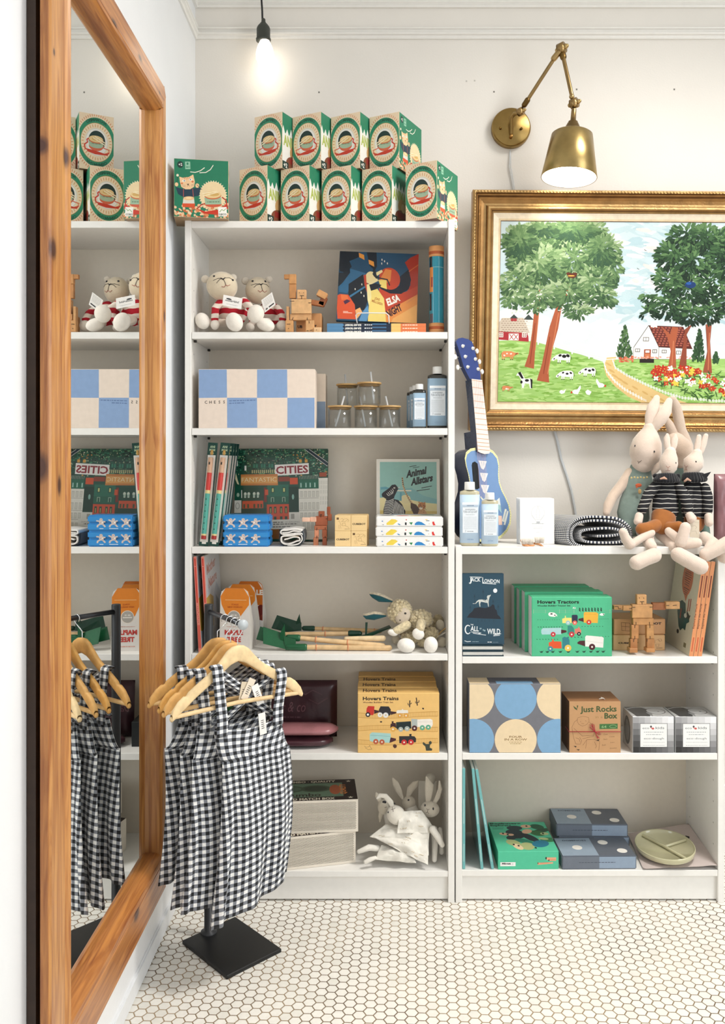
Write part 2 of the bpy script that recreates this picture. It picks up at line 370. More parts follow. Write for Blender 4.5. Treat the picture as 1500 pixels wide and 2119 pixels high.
class Art:
    """coordinates are given in any drawing frame; TL, TR, BL are the face's corners in that frame"""
    def __init__(s, TL=(0, 0), TR=(100, 0), BL=(0, 100)):
        s.TL = TL; a, b_ = TR[0]-TL[0], BL[0]-TL[0]; c, d = TR[1]-TL[1], BL[1]-TL[1]; D = a*d-b_*c
        s.inv = (d/D, -b_/D, -c/D, a/D); s.items = []; s.lay = 0
    def m(s, p):
        x, y = p[0]-s.TL[0], p[1]-s.TL[1]; i = s.inv; return (i[0]*x+i[1]*y, i[2]*x+i[3]*y)
    def L(s, n=None): s.lay = s.lay+1 if n is None else n; return s
    def poly(s, col, pts):
        q = clipr([s.m(p) for p in pts], 0, 0, 1, 1)
        if len(q) > 2: s.items.append((s.lay, col, q, [list(range(len(q)))]))
        return s
    def rect(s, col, x0, y0, x1, y1): return s.poly(col, [(x0, y0), (x1, y0), (x1, y1), (x0, y1)])
    def ell(s, col, cx, cy, rx, ry=None, n=22, rot=0, a0=0, a1=360):
        ry = rx if ry is None else ry; cr, sr = math.cos(math.radians(rot)), math.sin(math.radians(rot)); ps = []
        for i in range(n):
            a = math.radians(a0+(a1-a0)*i/(n if a1-a0 == 360 else n-1)); x, y = rx*math.cos(a), ry*math.sin(a); ps.append((cx+x*cr-y*sr, cy+x*sr+y*cr))
        return s.poly(col, ps)
    def line(s, col, pts, w):
        for a, b_ in zip(pts[:-1], pts[1:]):
            dx, dy = b_[0]-a[0], b_[1]-a[1]; l = math.hypot(dx, dy) or 1; nx, ny = -dy/l*w/2, dx/l*w/2; ex, ey = dx/l*w*.2, dy/l*w*.2
            s.poly(col, [(a[0]+nx-ex, a[1]+ny-ey), (b_[0]+nx+ex, b_[1]+ny+ey), (b_[0]-nx+ex, b_[1]-ny+ey), (a[0]-nx-ex, a[1]-ny-ey)])
        return s
    def text(s, col, t, x, y, h, w=None, bold=.0, rot=0, shear=0, align='l'):
        """x,y baseline start; h cap height"""
        vs, fs, x0, x1 = glyphs(t, bold); k = h/.69; kx = w/max(x1-x0, 1e-6) if w else k
        ox = -(x1+x0)/2*kx if align == 'c' else -x0*kx
        cr, sr = math.cos(math.radians(rot)), math.sin(math.radians(rot)); q = []
        for v in vs:
            a, b_ = v[0]*kx+ox+v[1]*k*shear, -v[1]*k; q.append(s.m((x+a*cr-b_*sr, y+a*sr+b_*cr)))
        s.items.append((s.lay, col, q, fs)); return s
    def greek(s, col, x0, y, x1, h, seed=0):
        r = random.Random(seed+int(y*7)+int(x0)); x = x0
        while x < x1-h*.3:
            w_ = min(h*r.uniform(1, 4), x1-x); s.rect(col, x, y, x+w_, y+h); x += w_+h*.7
        return s
    def arctext(s, col, t, cx, cy, rx, ry, h, a0, a1, bold=.02, flip=False):
        n = len(t)
        for i, ch in enumerate(t):
            a = math.radians(a0+(a1-a0)*(i+.5)/n); x, y = cx+rx*math.cos(a), cy+ry*math.sin(a)
            s.text(col, ch, x, y, h, rot=math.degrees(a)+(90 if not flip else 90), bold=bold, align='c')
        return s
def pbox(name, label, cat, cx, yf, z0, w_, d, h, yaw=0, cols='FFFFFF', fcol=None, arts=None, mat='card', bev=.0008, rot=None, group=None, parts=None):
    mb = MB(); mb.box(-w_/2, w_/2, 0, d, 0, h, cols, mat, bev, fcol)
    fr = {'front': ((-w_/2, 0, h), (w_, 0, 0), (0, 0, -h), (0, -1, 0)), 'right': ((w_/2, 0, h), (0, d, 0), (0, 0, -h), (1, 0, 0)),
          'left': ((-w_/2, d, h), (0, -d, 0), (0, 0, -h), (-1, 0, 0)), 'top': ((-w_/2, d, h), (w_, 0, 0), (0, -d, 0), (0, 0, 1))}
    for k, a in (arts or {}).items():
        O, u, v, n = [Vector(q) for q in fr[k]]
        e = bev*1.2   # keep ink off the bevels
        uu, vv = u.normalized(), v.normalized(); O = O+uu*e+vv*e; u = u-uu*2*e; v = v-vv*2*e
        mb.art(a, O, u, v, n, mat=mat)
    return single(name, mb, label, cat, (cx, yf, z0), rot or (0, 0, math.radians(yaw)), group)
# ================================================================ the setting
WX, WY = -.62, .35          # left wall plane, back wall plane
def struct(name, mb, label=None):
    o = finish(name, mb); o['kind'] = 'structure'; return o
mb = MB(); mb.box(-1.0, 3.2, -5.2, WY+.1, -.05, 0, 'EEEAE2', 'hex'); struct('floor', mb)
mb = MB(); mb.box(WX-.1, 3.2, WY, WY+.1, 0, 3.3, 'E9E4DC', 'wallpaint')
for (px, py) in ((660, 191), (1022, 190), (1193, 185), (1395, 185), (965, 168), (982, 167)):
    p = P(px, py, WY); mb.box(p.x-.0025, p.x+.0025, WY-.0006, WY+.001, p.z-.0025, p.z+.0025, '77726B' if px not in (965, 982) else 'C4BFB8', 'wallpaint')
struct('wall_back', mb)
mb = MB(); mb.box(WX-.1, WX, -5.2, WY, 0, 3.3, 'EDEFF1', 'wallpaint'); struct('wall_left', mb)
mb = MB(); mb.box(-1.0, 3.2, -5.2, WY+.1, 3.3, 3.35, 'F2F0EC', 'wallpaint'); struct('ceiling', mb)
mb = MB(); mb.box(3.2, 3.3, -2.6, WY+.1, 0, 3.3, 'E9E6E0', 'wallpaint'); struct('wall_right', mb)
def molding(z0, prof):      # profile: (depth, height) swept along the left and the back wall, mitred in the corner
    mb = MB()
    for (a, b_) in zip(prof[:-1], prof[1:]):
        mb.add([(WX+a[0], -5.0, z0+a[1]), (WX+a[0], WY-a[0], z0+a[1]), (WX+b_[0], WY-b_[0], z0+b_[1]), (WX+b_[0], -5.0, z0+b_[1])], [(0, 1, 2, 3)], 'F1F0EC', 'paint')
    o1 = mb; mb = MB()
    for (a, b_) in zip(prof[:-1], prof[1:]):
        mb.add([(WX+a[0], WY-a[0], z0+a[1]), (3.1, WY-a[0], z0+a[1]), (3.1, WY-b_[0], z0+b_[1]), (WX+b_[0], WY-b_[0], z0+b_[1])], [(0, 1, 2, 3)], 'ECE9E3', 'paint')
    return o1, mb
zr = Z(82, WY)
prof = [(0, 0), (.006, 0), (.008, .004), (.008, .010), (.014, .013), (.015, .018), (.006, .024), (.005, .030), (.012, .033), (.013, .036), (.008, .039), (.0, .040)]
a, b = molding(zr, prof); struct('trim_1', a); struct('trim_2', b)
zc = Z(18, WY); prof = [(0, 0), (.010, 0), (.012, .006), (.009, .012), (.014, .016), (.014, .022), (.03, .05), (.06, .10), (.08, .14), (.09, .16), (.09, .20), (0, .22)]
a, b = molding(zc, prof); struct('trim_3', a); struct('trim_4', b)
# skirting: face board and a stepped foot
mb = MB(); prof = [(.016, .235), (.018, .215), (.018, .062), (.030, .048), (.032, .0)]
mb.box(WX, WX+.018, -5.0, WY, .0, .225, 'F0F1F2', 'paint', .001); mb.box(WX, WX+.026, -5.0, WY, 0, .05, 'ECEEF0', 'paint', .004)
struct('baseboard_left', mb)
mb = MB(); mb.box(WX+.03, 3.1, WY-.018, WY, 0, .225, 'F0EEEA', 'paint', .001); struct('baseboard_back', mb)
# ================================================================ mirror in its pine frame
def build_mirror():
    xf = -.572; xb = -.590; xg = -.599
    t = thing('wall_mirror', 'tall full-length mirror in a knotty pine frame on the left wall', 'mirror', (xb, -.65, 0.17))
    y0, yi0, yi1, y1 = -1.075, -.972, -.312, -.253
    zb, zbi, zti, zt = .168, .288, 2.228, 2.308
    # y0/yi0: near stile outer/inner ; yi1/y1: far stile inner/outer
    def rail(name, quad, col, m):   # quad: outer pair then inner pair (y,z); rounded bead on the inner side
        (oa, ob, ib, ia) = quad; mbx = MB(); K = 8
        prof = [(0, xb), (0, xf-.004), (.03, xf), (.66, xf), (.70, xf-.0015), (.74, xf+.002), (.80, xf+.005), (.87, xf+.0035), (.94, xf-.003), (1.0, xf-.013), (1.0, xg-.004)]
        vs = []; fs = []
        for (q, x) in prof:
            for (o_, i_) in ((oa, ia), (ob, ib)): vs.append((x, o_[0]+(i_[0]-o_[0])*q, o_[1]+(i_[1]-o_[1])*q))
        for i in range(len(prof)-1): fs.append((2*i, 2*i+1, 2*i+3, 2*i+2))
        n = len(prof); fs.append([2*i for i in range(n)]); fs.append([2*i+1 for i in range(n)][::-1]); fs.append((0, 2*n-2, 2*n-1, 1))
        mbx.add(vs, fs, col, m); return part(name, mbx, t, True)
    c = .022
    pine('pine_v', hexc('CC9150'), hexc('9F602C'), [(.018, -.355, 1.695, .03, .020, .034), (.018, -.414, 1.513, .03, .026, .036), (.018, -.385, 1.097, .03, .016, .034), (.018, -.322, .975, .03, .012, .03), (.018, -.41, 1.86, .03, .008, .012), (.018, .379, 1.526, .03, .016, .028), (.018, .36, .72, .03, .01, .016)])
    pine('pine_h', hexc('C07F40'), hexc('8F5022'), [(.018, -.059, 2.085, .03, .034, .014), (.018, .144, 2.105, .03, .028, .011), (.018, .114, .072, .03, .042, .024), (.018, .33, 2.10, .03, .012, .008)], 2)
    rail('frame_stile', ((y0, zb), (y0, zt), (yi0, zti), (yi0, zbi)), 'C98A4A', 'pine_v')
    rail('frame_stile', ((y1, zb), (y1, zt-c), (yi1, zti), (yi1, zbi)), 'C98A4A', 'pine_v')
    rail('frame_rail', ((y0, zt), (y1-c*.8, zt), (yi1, zti), (yi0, zti)), 'C98A4A', 'pine_h')
    rail('frame_rail', ((y0, zb), (y1, zb), (yi1, zbi), (yi0, zbi)), 'C98A4A', 'pine_h')
    pine('pine_edge', hexc('B5773E'), hexc('86491F'), [(.0, -.425, 1.69, .03, .02, .03), (0, -.425, 1.13, .03, .03, .05)])  # redder pine darkens the end face by colour; lighting alone left it even
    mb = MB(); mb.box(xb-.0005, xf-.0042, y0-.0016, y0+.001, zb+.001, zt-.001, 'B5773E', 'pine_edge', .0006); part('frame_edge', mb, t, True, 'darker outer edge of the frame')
    # the corner's clipped end
    mb = MB(); mb.add([(xf, y1-c*.8, zt), (xf, y1, zt-c), (xf, yi1, zti), (xb, y1-c*.8, zt), (xb, y1, zt-c), (xb, yi1, zti)], [(0, 2, 1), (0, 1, 4, 3), (3, 4, 5)], 'C98A4A', 'pine_h'); part('frame_corner', mb, t, True)
    mb = MB(); mb.box(xg-.003, xg, yi0-.01, yi1+.008, zbi-.008, zti+.008, 'FFFFFF', 'mirror'); part('mirror_glass', mb, t, True)
    mb = MB(); mb.box(WX+.001, xg-.004, y0+.012, y1-.012, zb+.06, zt-.02, '3A2A20', 'woodraw'); part('shade_backing', mb, t, True, 'dark backing standing in for the shadowed gap at the wall')  # mirror back, coloured dark to stand for the shadow between frame and wall
build_mirror()
# ================================================================ bookcases
TH = .0190
def bookcase(name, label, x0, x1, top, shelves, bottom):
    """top/shelves/bottom: (front top px, front bottom px)"""
    t = thing(name, label, 'bookcase', (x0, .14, 0)); W = 'F0EEE9'
    zt = Z(top[0]-2.5)
    for a in (x0, x1-TH):
        mb = MB(); mb.box(a, a+TH, -.001, .278, 0, zt, W, 'paint', .0012)
        xi = a+TH+.0002 if a == x0 else a-.0002
        for yy in (.035, .235):       # drilled shelf-pin holes
            for k in range(int((zt-.2)/.064)):
                z = .16+k*.064; mb.box(xi-.0003, xi+.0003, yy-.002, yy+.002, z-.002, z+.002, 'B9B6AF', 'paint')
        part('side_panel', mb, t, True)
    mb = MB(); mb.box(x0+TH, x1-TH, .002, .27, Z(top[1]), Z(top[0]), W, 'paint', .0008); part('top_panel', mb, t, True)
    for (a, b_) in shelves:
        mb = MB(); mb.box(x0+TH+.001, x1-TH-.001, .001, .268, Z(b_), Z(a), W, 'paint', .0008)
        s = part('shelf', mb, t, True)
        for xx in (x0+TH+.006, x1-TH-.006):
            for yy in (.03, .24):
                mb = MB(); mb.box(xx-.004, xx+.004, yy-.004, yy+.004, Z(b_)-.0075, Z(b_)-.0002, '26241F', 'blackmetal', .001); part('shelf_pin', mb, s, True, 'black shelf pin')
    mb = MB(); mb.box(x0+TH, x1-TH, .001, .27, Z(bottom[1]), Z(bottom[0]), W, 'paint', .0008); part('bottom_panel', mb, t, True)
    mb = MB(); mb.box(x0+TH, x1-TH, .012, .03, .005, Z(bottom[1])-.0005, W, 'paint', .0005); part('plinth', mb, t, True)
    mb = MB(); mb.box(x0+TH*.5, x1-TH*.5, .270, .276, .03, zt-.004, 'E2D9CA', 'paint'); part('back_panel', mb, t, True)
TX0, TX1 = X(382.5), X(940.5)
SX0, SX1 = X(942.8), X(1498.5)
bookcase('bookcase', 'tall white six-tier bookcase in the corner beside the mirror', TX0, TX1, (457, 471), [(687, 701), (886, 900), (1132, 1145.5), (1353.5, 1367), (1559, 1573)], (1803, 1815))
bookcase('bookcase', 'low white bookcase under the gold-framed painting', SX0, SX1, (1132, 1147), [(1359, 1373), (1559, 1572.5)], (1801, 1813.5))
Z0, ZA, ZB, ZC, ZD, ZE, ZF = Z(457)+.0003, Z(687)+.0002, Z(886)+.0002, Z(1132)+.0002, Z(1353.5)+.0002, Z(1559)+.0002, Z(1803)+.0002
ZS0, ZS1, ZS2, ZS3 = Z(1132)+.0003, Z(1359)+.0002, Z(1559)+.0002, Z(1801)+.0002
# ================================================================ the framed farm painting
def painting():
    rx, ry = math.radians(5.0), math.radians(.4)
    loc = P(978, 393, .237)
    t = thing('framed_painting', 'farm landscape painting in a wide carved gold frame with linen liner', 'painting', loc, (rx, ry, 0))
    Wd, Hd = 1.12, .780
    def ring(mb, prof, mat, x0=0, x1=Wd, z0=-Hd, z1=0):    # prof: (inset, depth, colour)
        for (a, b_) in zip(prof[:-1], prof[1:]):
            def cn(q): return [(x0+q[0], q[1], z1-q[0]), (x1-q[0], q[1], z1-q[0]), (x1-q[0], q[1], z0+q[0]), (x0+q[0], q[1], z0+q[0])]
            A, B = cn(a), cn(b_); mb.add(A+B, [(i, (i+1) % 4, (i+1) % 4+4, i+4) for i in range(4)], b_[2], mat)
    mb = MB()
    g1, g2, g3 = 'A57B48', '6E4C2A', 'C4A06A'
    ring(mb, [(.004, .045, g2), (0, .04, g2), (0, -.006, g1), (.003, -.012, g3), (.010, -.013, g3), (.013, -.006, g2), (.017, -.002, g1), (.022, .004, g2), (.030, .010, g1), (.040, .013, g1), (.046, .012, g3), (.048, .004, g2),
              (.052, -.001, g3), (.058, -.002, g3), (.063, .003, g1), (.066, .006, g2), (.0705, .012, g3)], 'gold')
    # carved beading along the lip
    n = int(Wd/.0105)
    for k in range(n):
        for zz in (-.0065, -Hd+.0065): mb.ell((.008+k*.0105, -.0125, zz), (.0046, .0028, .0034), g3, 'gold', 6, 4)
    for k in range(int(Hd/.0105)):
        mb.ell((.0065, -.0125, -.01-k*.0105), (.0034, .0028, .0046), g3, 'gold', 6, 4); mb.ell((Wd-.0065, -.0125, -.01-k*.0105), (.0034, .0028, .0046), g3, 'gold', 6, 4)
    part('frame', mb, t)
    mb = MB(); ring(mb, [(.070, .013, 'EADBC3'), (.0705, .009, 'EADBC3'), (.088, .013, 'EADBC3'), (.094, .0135, 'D9C3A0'), (.096, .016, '6B4A2C')], 'fabric'); part('liner', mb, t, label='cream linen liner')
    mb = MB(); mb.box(.09, Wd-.09, .016, .024, -Hd+.09, -.09, 'E3ECEC', 'canvas')
    # ---- the picture, drawn in a crop frame: canvas left 210, right 2250
    kx = (Wd-.192)/((1500-210)/1285*.464)     # how many visible widths the canvas spans
    TRx = 215+(Wd-.192)*637*2.778; a = Art((215, 205), (TRx, 205), (215, 1268)); R = random.Random(4)
    XR = int(TRx)
    def blobs(cols, n, x0, x1, y0, y1, rx, ry, lay=None, inside=None, rot=30):
        for _ in range(n):
            for _t in range(20):
                x, y = R.uniform(x0, x1), R.uniform(y0, y1)
                if inside is None or inside(x, y): break
            a.ell(R.choice(cols), x, y, R.uniform(*rx), R.uniform(*ry), 7, R.uniform(-rot, rot))
    a.L(0)
    for i in range(14): a.rect(['C3D2D5', 'C0D1D6', 'BDD0D6', 'C2D3D8', 'CCD9DB', 'D6DFDF', 'DEE3E1', 'E2E5E2'][min(7, i//2)], 215, 205+i*60, XR, 275+i*60)
    a.L(); blobs(['ACC5CC', 'B6CBD0', 'C2D3D6', 'D2DCDC'], 240, 840, XR, 210, 800, (30, 90), (10, 26))
    a.L(); blobs(['DFDFDC', 'D9D2CE', 'E2E1DE'], 30, 850, 1150, 250, 600, (20, 60), (6, 16), rot=25)
    blobs(['E6E8E5', 'E0E4E2'], 60, 230, 900, 640, 950, (40, 80), (14, 30))
    # hills and lawn
    a.L(); a.poly('9CC46E', [(215, 905), (330, 900), (420, 908), (560, 945), (700, 985), (840, 1030), (900, 1012), (1010, 1008), (XR, 1000), (XR, 1270), (215, 1270)])
    a.L(); ing = lambda x, y: y > (905 if x < 430 else (905+(x-430)*.3 if x < 840 else 1012))+12
    blobs(['8FBB5C', 'AFD07F', 'A6CB74', '84AF52', 'B9D68A'], 900, 215, XR, 905, 1268, (12, 44), (3, 8), inside=ing, rot=10)
    a.L(); blobs(['6F9E3E', '7DAA48'], 150, 215, XR, 925, 1262, (10, 26), (2, 5), inside=ing, rot=14)
    # lane
    a.L(); a.poly('DDBE82', [(850, 998), (905, 996), (893, 1030), (900, 1062), (960, 1100), (1050, 1150), (1140, 1195), (1240, 1240), (1330, 1268), (1060, 1268), (980, 1232), (900, 1170), (850, 1110), (833, 1055)])
    blobs(['D2AF6E', 'E6CB94'], 0, 0, 1, 0, 1, (1, 2), (1, 2))
    a.L()
    for (x, y) in [(860, 1040), (880, 1080), (900, 1110), (960, 1150), (1020, 1180), (1080, 1210), (1130, 1240), (1000, 1200), (1180, 1250), (930, 1130)]: a.ell('CFA868', x, y, 22, 6, 9, 30)
    # white fences
    def fence(pts, h, st):
        for p, q in zip(pts[:-1], pts[1:]):
            n_ = max(1, int(math.hypot(q[0]-p[0], q[1]-p[1])/st))
            for i in range(n_): x, y = p[0]+(q[0]-p[0])*i/n_, p[1]+(q[1]-p[1])*i/n_; a.rect('F7F6F1', x-2, y-h, x+2, y+2)
        for f_ in (.25, .6): a.line('F4F3EE', [(x, y-h*f_) for x, y in pts], 2.6)
    fence([(830, 1030), (850, 1090), (900, 1150), (960, 1198), (1060, 1252), (1090, 1266)], 20, 17); fence([(885, 1025), (900, 1068), (970, 1112), (1080, 1165), (1200, 1215), (1300, 1245), (1500, 1262), (XR, 1262)], 18, 17)
    for f_ in (0, 14, 28): a.line('F1F2EF', [(440, 880+f_), (640, 940+f_), (840, 985+f_), (900, 980+f_)], 4)
    for x in (445, 540, 645, 745, 835): yy = 880+(x-440)*.27; a.rect('F4F4F0', x-4, yy-10, x+4, yy+46)
    # barn
    a.L(); a.poly('A8343A', [(212, 848), (385, 855), (390, 910), (212, 898)]); a.poly('E8E1D6', [(358, 778), (415, 778), (415, 860), (395, 900), (358, 800)]); a.poly('3E4744', [(355, 780), (385, 748), (417, 780)])
    a.poly('C9BBA9', [(232, 770), (355, 768), (395, 858), (212, 850), (212, 800)]); a.rect('A8343A', 282, 770, 318, 788); a.poly('3E4744', [(276, 772), (300, 748), (325, 772)])
    a.L()
    for j in range(7):
        for i in range(9): xx = 226+i*17+(j % 2)*8; a.rect('8C7565', xx, 776+j*12, xx+11, 779+j*12)
    for j in range(5): a.line('C9C6BE', [(360, 795+j*18), (414, 798+j*18)], 2)
    a.rect('EFEAE0', 272, 862, 330, 902); a.line('A8343A', [(277, 866), (300, 898)], 4); a.line('A8343A', [(300, 866), (277, 898)], 4); a.line('A8343A', [(303, 866), (326, 898)], 4); a.line('A8343A', [(326, 866), (303, 898)], 4)
    for x in (214, 350): a.rect('EFEAE0', x, 856, x+26, 884); a.rect('8C4A40', x+4, 860, x+11, 868); a.rect('8C4A40', x+15, 860, x+22, 868); a.rect('8C4A40', x+4, 872, x+11, 880); a.rect('8C4A40', x+15, 872, x+22, 880)
    # cottage
    a.poly('F0ECE4', [(1005, 935), (1088, 808), (1150, 935), (1345, 935), (1345, 1008), (1005, 1008)]); a.poly('5E2A24', [(1088, 808), (1290, 815), (1348, 945), (1152, 935)]); a.rect('EDE7DD', 1100, 786, 1138, 822)
    a.L()
    for j in range(9):
        for i in range(9): xx = 1098+i*21+(j % 2)*9+j*6; a.rect('A65A49', xx, 818+j*13, xx+14, 826+j*13)
    a.line('3A2520', [(1005, 938), (1088, 808)], 3); a.line('3A2520', [(1088, 808), (1152, 936), (1348, 945)], 3); a.line('3A2520', [(1152, 936), (1152, 1008)], 2); a.line('3A2520', [(1005, 938), (1005, 1008), (1345, 1008)], 1.5)
    for (x, y, w_, h_) in [(1058, 878, 34, 24), (1014, 946, 28, 20), (1115, 950, 26, 22), (1170, 952, 28, 20), (1254, 957, 28, 22)]:
        a.rect('2E2A28', x, y, x+w_, y+h_); a.rect('E9E6DF', x+3, y+3, x+w_/2-1, y+h_-3); a.rect('E9E6DF', x+w_/2+1, y+3, x+w_-3, y+h_-3)
    a.rect('9C4A32', 1066, 950, 1106, 1006); a.rect('C9784F', 1071, 975, 1101, 1003); a.rect('F2EDE4', 1074, 956, 1098, 970); a.rect('2B2420', 1042, 1006, 1126, 1030)
    a.L(); blobs(['C4603F', 'D98A6C'], 40, 925, 1005, 990, 1024, (5, 10), (5, 8)); blobs(['D99A85'], 26, 1010, 1340, 992, 1004, (5, 9), (3, 5))
    def conifer(cx, y0, y1, w_, cols):
        for k in range(150):
            f_ = R.random(); a.ell(R.choice(cols), cx+R.uniform(-1, 1)*w_*f_**.7*.5, y0+(y1-y0)*f_, 9+8*f_, 5, 7, R.uniform(40, 140))
    conifer(950, 812, 990, 92, ['3E5B38', '4A6A3F', '2F4A2E', '5D7C4E']); conifer(1386, 830, 1016, 72, ['2D4A2E', '3B5C38', '263F28']); conifer(1487, 965, 1020, 30, ['2D4A2E', '3B5C38'])
    for cx in (1640, 1850): conifer(cx, 860, 1030, 80, ['2D4A2E', '3B5C38'])
    # trunks
    a.L()
    def trunk(pts, col='A95A3C'):
        a.poly(col, pts)
        xs = [p[0] for p in pts]; ys = [p[1] for p in pts]
    trunk([(470, 510), (480, 540), (450, 660), (442, 800), (428, 960), (424, 1070), (368, 1058), (392, 980), (408, 850), (420, 700), (440, 580)])
    trunk([(640, 530), (612, 640), (575, 720), (560, 830), (530, 950), (508, 1060), (515, 1152), (442, 1140), (470, 1040), (495, 900), (510, 820), (540, 720), (590, 620), (618, 540)])
    trunk([(1160, 810), (1215, 860), (1225, 815), (1262, 820), (1248, 920), (1258, 1060), (1210, 1050), (1222, 960), (1200, 880)]); trunk([(1345, 795), (1312, 860), (1318, 1070), (1272, 1060), (1292, 930), (1300, 830)], '8C4733'); trunk([(1420, 800), (1455, 800), (1450, 900), (1468, 1090), (1415, 1085), (1436, 960)], '9A4F38')
    trunk([(1800, 800), (1840, 800), (1850, 1110), (1790, 1110)]); trunk([(1990, 700), (2030, 700), (2040, 1080), (1980, 1080)])
    a.L()
    for (pts, c1) in (([(428, 960), (440, 800), (450, 660)], 'C67A55'), ([(505, 1100), (535, 900), (560, 740)], 'C67A55'), ([(480, 1100), (512, 880)], '8A3F2A'), ([(400, 1040), (424, 800)], '8A3F2A'), ([(1232, 1040), (1236, 900)], 'C67A55'), ([(1445, 1070), (1444, 850)], 'C67A55')): a.line(c1, pts, 5)
    # foliage: hundreds of brush dabs, each its own green
    def crown(zones, n, cols, dark, wd=(22, 40)):
        zs = []
        for z in zones: zs += [z]*max(1, int(z[2]*z[3]/1500))
        for k in range(n):
            if k % 260 == 0: a.L()
            cx, cy, rx, ry = R.choice(zs); th = R.uniform(0, 2*PI); rr = math.sqrt(R.random()); x, y = cx+rx*rr*math.cos(th), cy+ry*rr*math.sin(th)
            if y < 208 or x < 222: continue
            bx, by = math.cos(th), math.sin(th); rot = math.degrees(math.atan2(y-cy+20, (x-cx)*1.2))
            q = (y-cy)/ry*.5+.5+R.uniform(-.32, .32)+.25*noise.noise(Vector((x/60, y/60, 0))); al = cols+dark; col = al[max(0, min(len(al)-1, int(q*len(al))))]; a.ell(col, x, y, R.uniform(*wd)*.62, R.uniform(5, 9), 7, rot+R.uniform(-25, 25))
    g = ['9DB088', '8CA377', '7D9869', '6F8C5E', '648256', '5A784E']; d_ = ['506E48', '466341', '3B563A']
    crown([(330, 330, 110, 110), (430, 280, 110, 80), (600, 280, 130, 85), (740, 270, 90, 75), (800, 380, 120, 110), (860, 470, 70, 90), (650, 430, 170, 130), (430, 450, 170, 120), (330, 560, 110, 110), (290, 660, 70, 50), (450, 640, 140, 70), (620, 620, 150, 100), (760, 560, 130, 120), (810, 650, 90, 60), (680, 730, 90, 45), (420, 710, 60, 25)], 3600, g, d_)
    crown([(330, 330, 90, 90), (640, 260, 150, 50), (800, 370, 80, 90), (460, 250, 90, 40)], 700, ['6A865A', '5A784E', '4C6A46'], ['3B563A', '34503A'])
    g2 = ['5F8052', '4D6E45', '40603C', '375436', '2F4A30']; d2 = ['28402B', '223726', '1D2F22']
    crown([(1290, 290, 110, 80), (1400, 300, 100, 90), (1480, 330, 60, 110), (1220, 400, 110, 90), (1330, 440, 130, 110), (1200, 540, 100, 80), (1300, 600, 140, 90), (1430, 560, 90, 120), (1080, 650, 50, 40), (1090, 735, 60, 40), (1200, 700, 130, 70), (1330, 740, 100, 60), (1440, 730, 80, 70), (1600, 400, 160, 180), (1560, 650, 120, 100), (1830, 330, 220, 120), (2000, 500, 190, 220), (1830, 640, 150, 100)], 4300, g2, d2)
    a.L(); blobs(['C9D8D6', 'D9E2DF'], 70, 1060, 1500, 520, 770, (5, 12), (2, 4), rot=60); blobs(['C9D8C0', 'E5EADF'], 50, 260, 800, 600, 740, (5, 12), (2, 4), rot=60)
    a.L(); a.poly('5A2E22', [(598, 505), (612, 498), (630, 506), (650, 500), (664, 506), (655, 528), (640, 533), (612, 530)]); a.ell('D9A04C', 628, 520, 20, 4); a.ell('1F3A6B', 1322, 568, 32, 20); a.ell('2C5AA0', 1312, 560, 15, 8)
    for (x, y) in [(1054, 366), (1016, 475)]: a.line('2B2B2B', [(x-6, y-3), (x, y+2), (x+6, y+4)], 3)
    # cows, horse, calf, hens
    def cow(x, y, k, body, spots, fl=1, head=1):
        X_ = lambda q: x+fl*q*k; Y_ = lambda q: y+q*k
        a.L(5+a.lay-5); a.poly(body, [(X_(-50), Y_(-18)), (X_(-20), Y_(-30)), (X_(38), Y_(-30)), (X_(52), Y_(-14)), (X_(50), Y_(12)), (X_(20), Y_(16)), (X_(-30), Y_(14)), (X_(-50), Y_(4))])
        for lx in (-36, -22, 26, 40): a.rect(body, min(X_(lx), X_(lx+8)), Y_(8), max(X_(lx), X_(lx+8)), Y_(36)); a.rect('26211F', min(X_(lx), X_(lx+8)), Y_(31), max(X_(lx), X_(lx+8)), Y_(37))
        a.poly(body, [(X_(-46), Y_(-20)), (X_(-72), Y_(2*head)), (X_(-78), Y_(14*head)), (X_(-66), Y_(22*head)), (X_(-44), Y_(4))])
        for (sx, sy, r) in spots: a.ell('1E1C1C' if body == 'F3F1EC' else 'F3E6DA', X_(sx), Y_(sy), r*k, r*k*.75, 9, sx)
        a.line('26211F', [(X_(51), Y_(-16)), (X_(60), Y_(4)), (X_(58), Y_(12))], 2)
    a.L(); cow(592, 1005, .85, 'F3F1EC', [(-20, -18, 12), (8, -12, 16), (34, -16, 14), (-60, 6, 6)], 1); cow(615, 1105, .8, 'F3F1EC', [(-25, -16, 9), (5, -8, 11), (32, -14, 10), (-62, 8, 6)], 1); cow(745, 1085, .8, 'F3F1EC', [(-22, -16, 10), (6, -8, 12), (32, -14, 12), (-62, 6, 6)], 1)
    cow(272, 990, .78, 'D98A5C', [(-20, -10, 8), (10, -12, 7), (30, 2, 8)], -1, -1); cow(265, 1188, .5, 'D98A5C', [(0, 6, 14), (-20, 8, 8)], -1, -1)
    a.poly('EFEDE8', [(330, 1095), (350, 1092), (372, 1130), (410, 1128), (416, 1150), (412, 1188), (402, 1188), (398, 1160), (372, 1158), (366, 1185), (356, 1185), (352, 1140), (336, 1112), (320, 1112)])
    a.poly('1E1C1C', [(330, 1095), (345, 1088), (365, 1128), (352, 1130)]); a.ell('1E1C1C', 384, 1140, 12, 8); a.poly('1E1C1C', [(402, 1128), (417, 1135), (416, 1186), (408, 1186), (406, 1150)]); a.ell('1E1C1C', 352, 1150, 7, 9)
